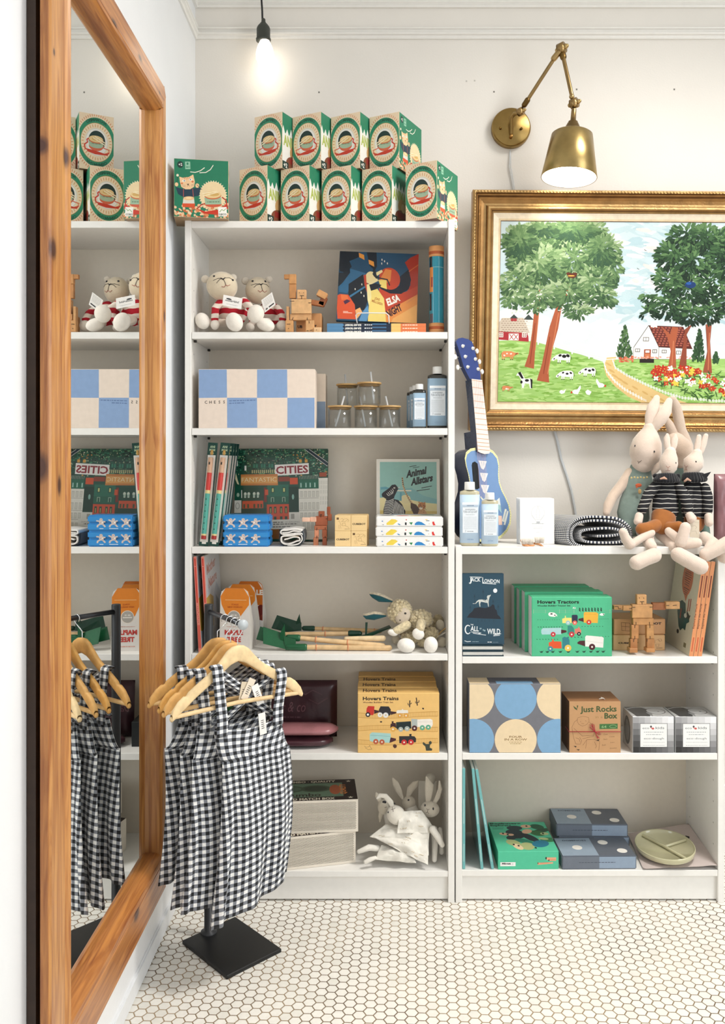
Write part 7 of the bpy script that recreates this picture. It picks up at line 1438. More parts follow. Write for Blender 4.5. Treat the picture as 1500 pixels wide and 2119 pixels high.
# ================================================================ rolled knitted blanket
def knit_mat():
    m = bpy.data.materials.new('knit'); nt, N, L, b = nodes_of(m); uv = N.new('ShaderNodeUVMap'); sp = N.new('ShaderNodeSeparateXYZ'); L.new(uv.outputs[0], sp.inputs[0]); outs = []
    for k, per in ((0, .0080), (1, .0080)):
        a_ = N.new('ShaderNodeMath'); a_.operation = 'MULTIPLY'; a_.inputs[1].default_value = 2*PI/per; L.new(sp.outputs[k], a_.inputs[0]); s_ = N.new('ShaderNodeMath'); s_.operation = 'SINE'; L.new(a_.outputs[0], s_.inputs[0]); outs.append(s_.outputs[0])
    mu = N.new('ShaderNodeMath'); mu.operation = 'MULTIPLY'; mu.inputs[1].default_value = .55; L.new(outs[1], mu.inputs[0]); ad = N.new('ShaderNodeMath'); L.new(outs[0], ad.inputs[0]); L.new(mu.outputs[0], ad.inputs[1])
    cr = N.new('ShaderNodeValToRGB'); e = cr.color_ramp.elements; e[0].position = .42; e[0].color = hexc('262E42'); e[1].position = .56; e[1].color = hexc('DCDBD8')
    h = N.new('ShaderNodeMapRange'); h.inputs[1].default_value = -1.5; h.inputs[2].default_value = 1.5; L.new(ad.outputs[0], h.inputs[0]); L.new(h.outputs[0], cr.inputs[0]); L.new(cr.outputs[0], b.inputs['Base Color']); b.inputs['Roughness'].default_value = .95
    bp = N.new('ShaderNodeBump'); bp.inputs['Strength'].default_value = .8; bp.inputs['Distance'].default_value = .003; L.new(h.outputs[0], bp.inputs['Height']); L.new(bp.outputs[0], b.inputs['Normal']); MATS['knit'] = m
knit_mat()
c4 = crop(1130, 800, 4.054)
def blanket():
    t = thing('knitted_blanket', 'rolled dark blue and white knitted blanket on the low bookcase', 'blanket', P(1235, 1130, .12))
    # folded roll seen end-on at the front; spiral path in px, swept back and to the left
    pts = [(430, 1255), (560, 1250), (640, 1225), (560, 1190), (400, 1195), (300, 1215), (290, 1265), (340, 1300), (500, 1310), (640, 1300), (690, 1250), (650, 1170), (540, 1130), (380, 1125), (280, 1145), (225, 1190), (215, 1260), (250, 1320), (360, 1345), (560, 1345), (690, 1330), (718, 1260), (700, 1180), (600, 1110), (420, 1092), (290, 1105), (215, 1150), (185, 1210), (188, 1290), (240, 1340)]
    def cat_(k):
        j = min(int(k), len(pts)-2); f_ = k-j; p0, p1, p2, p3 = pts[max(0, j-1)], pts[j], pts[j+1], pts[min(len(pts)-1, j+2)]
        q = lambda a: .5*((2*p1[a])+(-p0[a]+p2[a])*f_+(2*p0[a]-5*p1[a]+4*p2[a]-p3[a])*f_*f_+(-p0[a]+3*p1[a]-3*p2[a]+p3[a])*f_**3); return q(0), q(1)
    def fn(u, v):
        x, y = cat_(u*(len(pts)-1)); Yq = .045; p = c4(x, y, Yq); return p+Vector((-.095*v*(1-.25*(1-u)), .17*v, (-.006*v)))
    mb = MB(); mb.grid(fn, 220, 26, 'FFFFFF', 'knit', lambda u, v: (u*1.25, v*.19)); part('folds', mb, t, True, solid=.007)
blanket()
# ================================================================ linen rabbits
def rb(label, k_, group=None): return thing('plush_rabbit', label, 'soft toy', k_, group=group)
SK = 'DCC9BA'; SK2 = 'CDB8A6'
def tb(t, name, pts, r, col=SK, mat='plush', n=20, flat=1, lab=None, up=None):
    mb = MB(); k = 4.054; mb.tube([c4(*p) for p in pts], [q/k/S(p[2]) for q, p in zip(r, pts)], col, mat, n, flat=flat, up=up); o = part(name, mb, t, True); 
    if lab: o['label'] = lab
    return o
def headp(t, col, prof, eyes, nose, Yh, ears):
    """prof: list of (x, y, rx) centres from crown to chin"""
    tb(t, 'head', [(p[0], p[1], Yh) for p in prof], [p[2] for p in prof], col, n=30)
    k = 4.054*S(Yh); m2 = MB(); m2.tube([c4(p[0], p[1], Yh) for p in prof], [p[2]/k for p in prof], col, 'plush', 30); hit = caster(m2); mb = MB()
    for (x, y, r) in eyes: mb.ell(hit(c4(x, y, Yh)), (r/k, .0012, r*1.3/k), '1C1A1A', 'gloss', 12, 8)
    for pl in nose: mb.tube([hit(c4(x, y, Yh)) for x, y in pl], .0007, 'B0796A' if t.get('small') else '4A3A34', 'fabric', 6)
    if eyes: part('face_stitching', mb, t, True)
    for e in ears: tb(t, 'ear', e[0], e[1], col, flat=.7, up=(0, 1, 0))
# large rabbit in a green dungaree dress
t = rb('large linen rabbit in an embroidered grey-green dress, at the left of the group', P(1330, 1135, .14))
headp(t, SK, [(868, 350, 52), (860, 400, 85), (848, 460, 118), (835, 540, 132), (820, 600, 122), (808, 640, 92)], [(746, 498, 7), (907, 545, 7)], [[(768, 625), (776, 638), (800, 620)], [(776, 638), (775, 645)]], .165,
      [([(868, 330, .165), (880, 250, .165), (900, 170, .17), (928, 95, .175)], [40, 52, 52, 26]), ([(900, 350, .16), (960, 280, .15), (1005, 200, .155), (1032, 120, .165)], [40, 50, 50, 28])])
tb(t, 'arm', [(700, 720, .17), (640, 820, .165), (560, 920, .15), (520, 1000, .13), (505, 1060, .12)], [40, 46, 44, 42, 30], SK2, lab='bare linen arm')
tb(t, 'dress', [(790, 700, .17), (780, 780, .165), (770, 880, .16), (740, 980, .15), (730, 1080, .14), (720, 1150, .13), (710, 1180, .12)], [90, 118, 115, 125, 138, 120, 90], '7E8E86', 'fabric', 40, .55, 'grey-green dungaree dress', up=(0, 1, 0))
mb = MB(); k = 4.054*S(.12)
for (x, y, rx, ry, c) in ((775, 828, 28, 16, 'C9603C'), (785, 880, 14, 22, 'C9A36A'), (760, 845, 8, 6, 'C9603C')): mb.ell(c4(x, y, .1215), (rx/k, .0015, ry/k), c, 'fabric', 14, 8)
for i in range(6): mb.ell(c4(715+i*26, 765-4*(i % 2), .1235), (9/k, .001, 9/k), 'C9B27A', 'fabric', 8, 6)
part('embroidery', mb, t, True, 'orange mushroom embroidery')
tb(t, 'leg', [(800, 1210, .10), (850, 1260, .05), (860, 1310, .02), (880, 1340, .0)], [52, 52, 50, 48]); tb(t, 'foot', [(905, 1415, -.035), (840, 1440, -.042), (760, 1478, -.05)], [62, 60, 62], lab='long foot hanging over the shelf edge')
tb(t, 'leg', [(960, 1240, .08), (1030, 1290, .04), (1080, 1350, .0)], [48, 52, 50]); tb(t, 'foot', [(1110, 1410, -.03), (1180, 1450, -.04), (1290, 1510, -.05)], [64, 66, 68], lab='long foot hanging over the shelf edge')
# second large rabbit behind, bent ear
t = rb('large linen rabbit behind the others with an ear folded over', P(1420, 1135, .22))
headp(t, SK2, [(1080, 470, 92), (1120, 520, 112), (1130, 580, 105), (1110, 640, 80)], [], [], .225,
      [([(1060, 110, .20), (1090, 170, .21), (1110, 260, .215), (1130, 360, .22), (1160, 440, .225), (1180, 500, .225), (1175, 560, .225)], [34, 44, 46, 44, 50, 55, 50]), ([(1010, 280, .215), (1040, 330, .22), (1070, 400, .225)], [28, 40, 52])])
tb(t, 'body', [(1120, 700, .22), (1130, 850, .21), (1140, 1000, .20), (1150, 1120, .18)], [110, 150, 160, 130], '5B6B63', 'fabric', 30, .5, 'dark green dress', up=(0, 1, 0))
tb(t, 'arm', [(960, 620, .20), (900, 690, .2), (870, 720, .2)], [48, 44, 40], SK2); tb(t, 'dress_hem', [(1300, 1150, .15), (1330, 1200, .14), (1340, 1240, .13)], [40, 42, 36], '6A8076', 'fabric', lab='green dress hem')
tb(t, 'leg', [(1330, 1270, .05), (1400, 1320, .01), (1360, 1400, -.02)], [55, 58, 55]); tb(t, 'foot', [(1340, 1410, -.03), (1420, 1370, -.035), (1520, 1310, -.04)], [56, 56, 58], lab='long foot pointing right'); tb(t, 'foot', [(1490, 1420, .0), (1560, 1440, .0)], [60, 60])
# two small rabbits in striped jumpers
def small(label, dx, head, ears, eyes, nose, body, armL, armR, handL, handR, Y):
    t = rb(label, c4(body[1][0], 1330, Y), 'small linen rabbits in striped jumpers'); t['small'] = 1
    headp(t, 'E0CDBE', head, eyes, nose, Y, ears)
    del t['small']
    tb(t, 'jumper', body, [50, 92, 106, 108, 112, 100], '15151A', 'stripe_black', 30, .6, 'black and white striped jumper', up=(0, 1, 0))
    for a_ in (armL, armR): tb(t, 'sleeve', a_, [42, 46, 44, 42], '15151A', 'stripe_black', lab='striped sleeve')
    for h in (handL, handR): tb(t, 'hand', h, [34, 36], 'E0CDBE')
    return t
t = small('small linen rabbit in a striped jumper and mustard shorts', 0, [(1040, 550, 48), (1035, 590, 66), (1027, 640, 76), (1022, 690, 70), (1018, 720, 50)],
    [([(1025, 540, .09), (1015, 490, .09), (1012, 430, .09), (1016, 405, .09)], [22, 28, 26, 14]), ([(1055, 545, .09), (1070, 490, .09), (1080, 435, .09), (1085, 412, .09)], [22, 28, 27, 15])], [(1088, 640, 5)], [[(1008, 668), (1022, 680), (1038, 668)], [(1022, 680), (1022, 705)], [(1004, 705), (1040, 705)]],
    [(1015, 770, .10), (1010, 840, .095), (1005, 910, .09), (1000, 980, .085), (1000, 1040, .08), (990, 1080, .08)], [(920, 830, .085), (860, 900, .07), (830, 970, .06), (805, 1030, .05)], [(1110, 840, .085), (1150, 900, .07), (1175, 970, .06), (1190, 1030, .05)], [(780, 1085, .045), (770, 1130, .04)], [(1205, 1080, .04), (1215, 1110, .035)], .09)
mb = MB(); 
for i in range(14): a_ = i/13*PI; mb.tube([c4(1010-75*math.cos(a_), 755-10*math.sin(a_), .085-.02*math.sin(a_)), c4(1010-95*math.cos(a_), 780+10*math.sin(a_)-(30 if i in (0, 13) else 0), .080-.025*math.sin(a_))], .008, '17171C', 'fabric', 8)
part('ruffled_collar', mb, t, True, 'black ruffled collar'); tb(t, 'bow', [(960, 775, .055), (990, 765, .05), (1025, 790, .055)], [8, 12, 7], 'C9A08A', 'fabric', 8)
tb(t, 'shorts', [(985, 1100, .07), (975, 1150, .06)], [105, 98], '9E6230', 'fabric', 26, .7, 'mustard brown shorts', up=(0, 1, 0)); tb(t, 'shorts_leg', [(930, 1160, .05), (860, 1190, .03), (800, 1195, .025)], [52, 55, 50], 'A2642F', 'fabric'); tb(t, 'shorts_leg', [(1010, 1180, .045), (1070, 1180, .025), (1110, 1170, .02)], [48, 46, 42], 'A2642F', 'fabric')
tb(t, 'leg', [(880, 1225, .02), (800, 1270, .01), (730, 1315, .0)], [34, 32, 34]); tb(t, 'foot', [(700, 1320, -.01), (665, 1270, -.012), (645, 1220, -.015)], [48, 40, 36]); tb(t, 'leg', [(1030, 1215, .02), (1090, 1270, .005), (1130, 1320, -.005)], [36, 40, 44]); tb(t, 'foot', [(1130, 1310, -.02), (1150, 1240, -.02), (1168, 1180, -.02)], [46, 46, 44])
t2 = small('small linen rabbit in a striped jumper at the right holding a card tag', 0, [(1265, 560, 42), (1255, 600, 66), (1235, 640, 84), (1215, 690, 70), (1195, 735, 42)],
    [([(1260, 545, .13), (1270, 490, .13), (1282, 420, .13)], [22, 28, 20]), ([(1300, 545, .13), (1318, 480, .13), (1340, 412, .13)], [22, 28, 20])], [(1257, 630, 6)], [[(1160, 660), (1172, 675), (1188, 665)], [(1172, 675), (1172, 698)], [(1160, 700), (1184, 700)]],
    [(1220, 780, .14), (1230, 850, .135), (1235, 920, .13), (1240, 980, .125), (1245, 1040, .12), (1245, 1080, .12)], [(1330, 850, .12), (1350, 920, .11), (1355, 980, .10), (1352, 1040, .095)], [(1190, 850, .12), (1180, 930, .11), (1190, 990, .10), (1195, 1040, .09)], [(1362, 1090, .085), (1365, 1140, .08)], [(1200, 1075, .075), (1225, 1105, .07)], .13)
mb = MB()
for i in range(12): a_ = i/11*PI; mb.tube([c4(1235-75*math.cos(a_), 745-6*math.sin(a_), .125-.02*math.sin(a_)), c4(1245-88*math.cos(a_), 775+10*math.sin(a_), .120-.025*math.sin(a_))], .008, '17171C', 'fabric', 8)
V_ = [c4(1280, 745, .10), c4(1384, 715, .11), c4(1340, 775, .10), c4(1300, 790, .10)]; mb.add([v for v in V_]+[v+Vector((0, .004, 0)) for v in V_], [(3, 2, 1, 0), (4, 5, 6, 7), (0, 1, 5, 4), (1, 2, 6, 5), (2, 3, 7, 6), (3, 0, 4, 7)], '17171C', 'fabric')
part('ruffled_collar', mb, t2, True, 'black ruffled collar'); tb(t2, 'bow', [(1160, 795, .09), (1185, 775, .085), (1210, 790, .09)], [8, 12, 7], 'C9A08A', 'fabric', 8); tb(t2, 'shorts', [(1250, 1100, .12), (1240, 1140, .11)], [95, 90], '965A2A', 'fabric', 24, .6, 'mustard brown shorts', up=(0, 1, 0))
tb(t2, 'foot', [(1150, 1325, -.005), (1210, 1315, -.01), (1265, 1310, -.012)], [46, 44, 42]); tb(t2, 'leg', [(1160, 1250, .05), (1150, 1290, .02), (1140, 1330, .0)], [34, 36, 40])
mb = MB(); TL, TR, BL = c4(1205, 1110, .045), c4(1285, 1118, .045), c4(1205, 1262, .040); u, v = TR-TL, BL-TL
mb.add([TL, TR, TR+v, BL]+[p+Vector((0, .0015, 0)) for p in (TL, TR, TR+v, BL)], [(0, 3, 2, 1), (4, 5, 6, 7), (0, 1, 5, 4), (3, 7, 6, 2), (0, 4, 7, 3), (1, 2, 6, 5)], 'CFC4B0', 'card'); a = Art((0, 0), (80, 0), (0, 150)); a.line('9A8E7A', [(5, 20), (75, 24)], 1.5).line('9A8E7A', [(20, 60), (40, 50), (60, 62), (45, 80)], 2).line('9A8E7A', [(20, 100), (50, 95), (60, 120)], 2); mb.art(a, TL, u, v, (0, -1, 0)); mb.tube([c4(1185, 1070, .04), c4(1225, 1118, .044)], .001, 'D9CDB8', 'fabric', 6); part('card_tag', mb, t2, True, 'beige card tag')
# plum pack standing at the far right
pouch('bedding_pack', 'mauve plastic pack standing upright at the right end of the low bookcase', X(1482, .10), X(1545, .10), .10, .14, ZS0+.002, ZS0+.215, '8C6468', 0, None, seed=6)
# ================================================================ low bookcase, upper shelf
wa = Art((65, 160), (1040, 160), (65, 1790)); wa.rect('1D4356', 0, 100, 1100, 1900); wa.L(); wt_ = 'E6EBEC'
wa.text(wt_, 'JACK', 240, 345, 84, 255, .02, rot=0).text(wt_, 'LONDON', 540, 370, 84, 400, .02, rot=2); wa.line(wt_, [(245, 240), (520, 248)], 15).line(wt_, [(280, 250), (272, 370), (250, 392), (225, 378)], 17).line(wt_, [(545, 250), (545, 385), (855, 402)], 15); wa.ell('E9EEEF', 838, 556, 48, 50, 26)
for (x, y0, y1) in ((350, 640, 930), (555, 530, 930), (785, 760, 900), (905, 880, 1080), (250, 890, 1040)):
    wa.line('14303F', [(x, y0), (x, y1)], 8); wa.poly('14303F', [(x-28, y0+90), (x, y0), (x+28, y0+90), (x+12, y0+60), (x-12, y0+60)])
wa.L().poly('121A26', [(165, 1175), (230, 1085), (300, 1030), (340, 960), (440, 940), (600, 955), (720, 925), (770, 872), (812, 890), (830, 980), (870, 1010), (890, 1110), (940, 1150), (975, 1210), (500, 1195)])
for x in (430, 520, 590, 690, 800): wa.line('16303F', [(x, 1215), (x, 1270)], 8)
wa.poly('C9CCC6', [(300, 850), (370, 850), (400, 800), (450, 765), (520, 760), (620, 775), (650, 740), (640, 700), (660, 665), (700, 660), (735, 645), (725, 680), (705, 700), (690, 760), (680, 830), (685, 925), (672, 925), (655, 840), (600, 830), (500, 810), (480, 860), (485, 925), (470, 925), (455, 850), (450, 800), (420, 820), (380, 855), (320, 862)])
wa.L().line('16303F', [(560, 775), (620, 800)], 8).line('16303F', [(650, 740), (668, 800)], 7)
wa.ell(wt_, 190, 1450, 76, 108, 26, a0=40, a1=320); wa.L().ell('1D4356', 196, 1450, 56, 86, 26).poly('1D4356', [(215, 1380), (262, 1375), (262, 1520), (215, 1500)]); wa.L().text(wt_, 'ALL', 250, 1480, 110, 195, .02, rot=3).text(wt_, 'WILD', 640, 1550, 120, 310, .02, rot=1).text(wt_, 'THE', 252, 1350, 26, 66, .03, rot=3).text('B9D4DA', 'OF', 462, 1440, 30, 46, .03, rot=10).text('B9D4DA', 'THE', 530, 1470, 30, 70, .03, rot=20)
wa.line(wt_, [(270, 1505), (500, 1530), (440, 1545)], 12).line(wt_, [(310, 1535), (610, 1578)], 12).line(wt_, [(800, 1572), (965, 1545)], 14).line(wt_, [(790, 1595), (940, 1580)], 12); wa.line(wt_, [(112, 1708), (170, 1728), (255, 1722)], 14).greek('9FB7C0', 290, 1722, 440, 10).greek(wt_, 650, 1730, 750, 16).greek('8AA4AE', 780, 1738, 900, 8)
wcw = (1042-956)/S(.01)
flat_book('paperback_book', 'dark blue book lying at the bottom of the pile on the low bookcase', 'book', X(999, .005), .004, ZS1, wcw, .17, .0165, 0, '12303C', 'ECEAE3', None, False, group='dark blue books'); flat_book('paperback_book', 'dark blue book lying second in the pile, under the upright one', 'book', X(998.5, .005), .004, ZS1+.0167, wcw, .17, .0165, 0, '12303C', 'ECEAE3', None, False, group='dark blue books')
# the upright copy stands on the lying ones
book('paperback_book', 'dark blue book standing upright with a howling wolf under a moon on its cover', 'book', X(999.5, .02), .012, ZS1+.0340, wcw, (1330-1184)/S(.01), .022, (math.radians(-3), 0, 0), '1D4356', 'E4E6DE', {'front': wa}, 'left', 'dark blue books')
def tractor_art():   # crop (1080,1200) x7.143
    a = Art((150, 270), (1345, 275), (145, 1155)); a.rect('4FB98A', 130, 250, 1360, 1170); a.L(); a.text('14201C', 'Hovers Tractors', 228, 362, 48, 628, .04).text('14201C', 'Wooden Building Tractor Set', 226, 405, 19, 500, .04)
    for (pts) in ([(165, 465), (560, 470), (840, 460)], [(165, 490), (560, 500), (840, 490)], [(860, 470), (1330, 475)], [(1250, 500), (1330, 502)]): a.line('7DA88E', pts, 4)
    for x in (170, 350, 560, 650, 780, 860, 1320): a.line('A9C4A9', [(x, 455), (x, 512)], 4)
    for x in range(865, 1225, 46):
        for q in range(4): a.ell('173A2C', x+(q % 2)*5-2, 435+q*14, 14-abs(q-2)*2, 8, 8, 20)
    for (y, x0, x1, st, r) in ((608, 235, 590, 36, 7), (600, 1140, 1300, 30, 7), (718, 240, 640, 40, 11), (712, 900, 1250, 44, 9), (905, 220, 560, 44, 10), (875, 640, 920, 50, 12), (866, 1120, 1300, 44, 9)):
        for x in range(x0, x1, st): a.ell('1E5A42', x, y, r, r*.55, 8, 20)
    for x in (285, 375, 455, 570, 690, 825, 925, 1030, 1130, 1215): a.poly('173A2C', [(x-32, 1078), (x-8, 1092), (x, 1075), (x+8, 1090), (x+34, 1070), (x+14, 1108), (x-14, 1108)])
    def wh(x, y, r, c): a.L(5).ell(c, x, y, r, r, 20).L(6).ell('F2E9DC', x, y, r*.3); a.L(4)
    a.L(4).poly('F1EFE8', [(390, 520), (410, 495), (480, 500), (520, 530), (528, 562), (505, 545), (495, 565), (430, 560), (400, 548)]).poly('F1EFE8', [(1160, 540), (1185, 512), (1245, 520), (1225, 545), (1200, 552)]).poly('F1EFE8', [(755, 435), (775, 418), (805, 425), (800, 442)]); a.L(5).ell('1E1E1E', 440, 520, 18, 10).ell('1E1E1E', 490, 540, 12, 8).ell('1E1E1E', 1225, 530, 10, 8).ell('1E1E1E', 788, 430, 8, 5); a.L(4)
    a.poly('E9DB7A', [(600, 595), (640, 580), (742, 580), (745, 660), (605, 660)]).rect('E9DB7A', 642, 550, 655, 585).poly('272A46', [(745, 545), (755, 535), (825, 535), (835, 560), (832, 655), (745, 655)]).poly('4A1C22', [(845, 595), (920, 580), (925, 645), (845, 620)]).poly('E5AE3C', [(925, 510), (940, 492), (1115, 497), (1145, 520), (1135, 660), (925, 655)])
    wh(688, 655, 34, '9CC3C8'); wh(790, 657, 34, 'DC6E5E'); wh(1002, 648, 38, 'C9442E')
    a.poly('A9D0D2', [(285, 760), (310, 735), (585, 730), (590, 830), (295, 832), (283, 800)]).poly('4A1C22', [(583, 758), (665, 772), (665, 800), (583, 820)]).poly('2E8478', [(682, 700), (740, 695), (775, 740), (785, 830), (680, 830)]).poly('D97A6A', [(790, 750), (835, 740), (850, 712), (865, 745), (885, 770), (882, 822), (790, 822)])
    wh(463, 830, 38, 'BE3540'); wh(742, 832, 42, 'BE3540'); wh(852, 824, 30, '1E2024')
    a.poly('DE5427', [(395, 955), (445, 935), (585, 940), (590, 1045), (400, 1040)]).poly('DE5427', [(447, 905), (465, 900), (475, 940), (447, 942)]).poly('2F7E86', [(600, 885), (620, 872), (690, 875), (708, 920), (712, 1050), (600, 1050)]).poly('4A1C22', [(825, 955), (860, 930), (940, 925), (945, 1015), (830, 975)]).poly('EDEAE4', [(945, 870), (965, 848), (1205, 870), (1225, 890), (1215, 1035), (945, 1015)]); a.line('C9C4BA', [(950, 930), (1210, 965)], 4).line('C79430', [(930, 525), (1110, 530)], 4).line('BFCBC8', [(300, 770), (585, 765)], 3)
    wh(420, 1048, 40, '3E8A92'); wh(686, 1038, 50, 'E5C15A'); wh(1048, 1023, 48, '4A1420'); return a
tra = tractor_art(); wtr = (1267-1100.5)/S(.0); htr = (1361-1238)/S(0)
for k in range(4):
    y0 = .004+k*.0615; pbox('tractor_set_box', ['green tractor set box in front with tractors printed on it', 'green tractor set box directly behind the front one', 'green tractor set box third from the front', 'green tractor set box at the back, furthest left'][k], 'box', X(1183.7, 0)-k*.0065-.004*(k > 0), y0, ZS1, wtr, .058, htr+[0, .006, .004, .006][k], 0, '4FB98A', {'-x': 'EDEDEB'}, {'front': tra} if k == 0 else None, bev=.0012, group='green tractor set boxes in a row')
# three picture books leaning at the right end
def lean_cover():
    a = Art((0, 0), (150, 0), (0, 210)); a.rect('DCD6BE', 0, 0, 150, 210); a.L().ell('C4673A', 84, 48, 30, 40, 28).poly('C4673A', [(70, 80), (98, 80), (90, 100)]); a.L()
    for k in range(9): a.line('6B3020', [(64+abs(k-4)*2, 22+k*5), (104-abs(k-4)*2, 24+k*5)], 1.6)
    for k in range(4): a.line('6B3020', [(68+k*2, 70+k*4.4), (100-k*3, 72+k*4.4)], 1.6)
    a.poly('1F4F4E', [(45, 110), (70, 100), (92, 104), (100, 125), (122, 130), (125, 140), (112, 146), (110, 162), (95, 160), (82, 168), (70, 160), (52, 130)]).poly('17201F', [(104, 118), (122, 126), (128, 124), (122, 136), (106, 132)]); a.line('A8402C', [(108, 92), (108, 118)], 5).line('A8402C', [(118, 90), (118, 116)], 5); a.L().ell('E9E4D6', 100, 130, 8, 5).ell('17201F', 70, 172, 7, 5).line('A8402C', [(72, 120), (72, 140)], 6); a.rect('8A8468', 112, 188, 126, 198); return a
lc = lean_cover(); sa = Art((0, 0), (12, 0), (0, 200)); sa.rect('DE9462', 0, 0, 12, 200); sa.L().text('5A2416', 'Explore the World', 3.5, 142, 5, 52, .02, rot=-90).rect('7A3A24', 4, 30, 8, 76).rect('C9603C', 4, 160, 8, 190)
for k in range(3):
    hb_, wb, tt = .285, .225, .0118; px = 1427+k*9.2; tl = 8.2
    o = thing('picture_book', ['cream picture book with an orange speech bubble, leftmost of three leaning orange-spined books', 'middle one of the three leaning orange-spined books', 'rightmost of the three leaning orange-spined books'][k], 'book', (X(px, .0), .006, ZS1+.0005), (0, math.radians(tl), 0), 'orange-spined picture books leaning right')
    mb = MB(); mb.box(0, tt, 0, wb, 0, hb_, 'DCD6BE', 'gloss', .001, {'-y': 'DE9462', '-x': 'DCD6BE'}); mb.art(sa, (0, 0, hb_), (tt, 0, 0), (0, 0, -hb_), (0, -1, 0), mat='gloss')
    if k == 0: mb.art(lc, (0, wb, hb_), (0, -wb, 0), (0, 0, -hb_), (-1, 0, 0), mat='gloss')
    part('cover', mb, o); mb = MB(); mb.box(.0012, tt-.0012, .003, wb+.0006, .003, hb_+.0004, 'E9E4D8', 'card'); part('pages', mb, o)
# ================================================================ low bookcase, middle shelf
fa = Art((107, 95), (605, 95), (107, 480)); fa.rect('74757C', 90, 80, 620, 490); fa.L(); cr_, bl_ = 'E9D3AE', '7FA9CC'
fa.rect(cr_, 90, 80, 107, 180); fa.ell(cr_, 127, 178, 115, 115, 40).ell(cr_, 590, 178, 115, 115, 40).ell(bl_, 360, 178, 115, 115, 40).ell(bl_, 127, 405, 115, 115, 40).ell(bl_, 592, 405, 115, 115, 40).L().ell(cr_, 360, 408, 115, 116, 40).L(); fa.text('8A6A3A', 'FOUR', 360, 397, 11, 70, .02, align='c').text('8A6A3A', 'IN A ROW', 360, 412, 11, 124, .02, align='c').greek('B59A6A', 325, 419, 395, 4).greek('B59A6A', 330, 428, 390, 4)
ft = Art((0, 0), (100, 0), (0, 14)); ft.rect('60616A', 0, 0, 100, 14).rect(cr_, 0, 0, 22, 14).rect(cr_, 78, 0, 100, 14).rect(bl_, 30, 8, 70, 14)
pbox('board_game_box', 'grey board game box with blue and cream circles on the low bookcase', 'box', X(1065.5, .004), .004, ZS2, (1160-970.5)/S(.004), .075, (1552-1409)/S(.004), 0, '74757C', None, {'front': fa, 'top': ft})
ra = Art((80, 65), (548, 75), (82, 535)); ra.rect('C09468', 60, 50, 570, 560); ra.L(); gn = '44552E'; ra.text(gn, 'Just Rocks', 180, 165, 50, 332, .03).text(gn, 'Box', 400, 228, 48, 120, .04).text('9A7A4A', 'in a', 318, 224, 22, 66, .0); ra.poly(gn, [(115, 105), (148, 130), (152, 150), (125, 130)]).poly(gn, [(148, 102), (162, 105), (152, 140)]).rect('3E6E3A', 356, 278, 522, 325).L().text('8FB07A', '64', 375, 315, 22, 45, .02).ell('8FB07A', 480, 302, 33, 15).L().ell('3E6E3A', 480, 302, 29, 11)
lk = '7A5638'
for p in ([(150, 240), (160, 215), (205, 205), (255, 215), (262, 250), (240, 280), (200, 295), (165, 275), (150, 240)], [(158, 235), (130, 250), (105, 300), (112, 360), (120, 400), (140, 455), (180, 460), (195, 430), (175, 395)], [(262, 260), (295, 290), (310, 350), (300, 390), (200, 410)], [(120, 310), (200, 385), (300, 380)], [(140, 400), (170, 410), (180, 440)], [(205, 470), (240, 420), (310, 418), (358, 440), (350, 520)], [(240, 425), (230, 500)], [(180, 250), (188, 256)], [(225, 245), (235, 250)], [(190, 270), (215, 272)], [(310, 440), (330, 480), (320, 500)]): ra.line(lk, p, 2.6)
ra.poly('2A1E16', [(118, 472), (148, 478), (140, 490)]).poly('2A1E16', [(145, 505), (178, 508), (165, 518)]).poly('2A1E16', [(325, 425), (358, 418), (350, 432)])
for i, (tx_, x, y) in enumerate((('Draw', 392, 380), ('Create', 445, 402), ('Stack', 392, 425), ('Learn', 455, 455), ('Build', 380, 478), ('Question', 450, 508))): ra.text('6A4A2E', tx_, x, y, 12, None, .0, rot=-2, shear=.2)
t = thing('rock_kit_box', 'brown kraft paper box tied with red string, in the middle shelf of the low bookcase', 'box', (X(1231, .006), .006, ZS2)); wr, hr_ = (1284-1178)/S(.006), (1551-1445)/S(.006)
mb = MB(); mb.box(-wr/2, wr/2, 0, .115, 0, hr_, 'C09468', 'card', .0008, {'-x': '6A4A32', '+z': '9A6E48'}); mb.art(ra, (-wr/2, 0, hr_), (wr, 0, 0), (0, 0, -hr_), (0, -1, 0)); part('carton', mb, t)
mb = MB(); zc_ = hr_*.41
mb.tube([(-wr/2-.001, .05, zc_), (-wr/2-.001, -.0015, zc_), (0, -.002, zc_), (wr/2+.001, -.0015, zc_), (wr/2+.001, .05, zc_)], .0011, 'A32A35', 'fabric', 8)
for pl in ([(0, zc_), (-.012, .028), (-.018, .03), (-.014, .022), (0, zc_)], ): pass
for pl in ([(0, 0), (-.010, .018), (-.017, .022), (-.016, .014), (0, 0)], [(0, 0), (-.004, .022), (-.010, .025), (-.006, .010), (0, 0)], [(0, 0), (.012, -.008), (.017, -.007), (.010, .0), (0, 0)], [(0, 0), (.008, -.020)], [(0, 0), (.004, -.012), (.012, -.018)]): mb.tube([(q[0], -.0035, zc_+q[1]) for q in pl], .0010, 'B02A38', 'fabric', 6)
mb.tube([(.018, .02, hr_+.002), (.028, .015, hr_+.006), (.034, .02, hr_+.001), (.026, .03, hr_+.004)], .0014, 'E3DED4', 'fabric', 6); part('string', mb, t, label='red string bow')
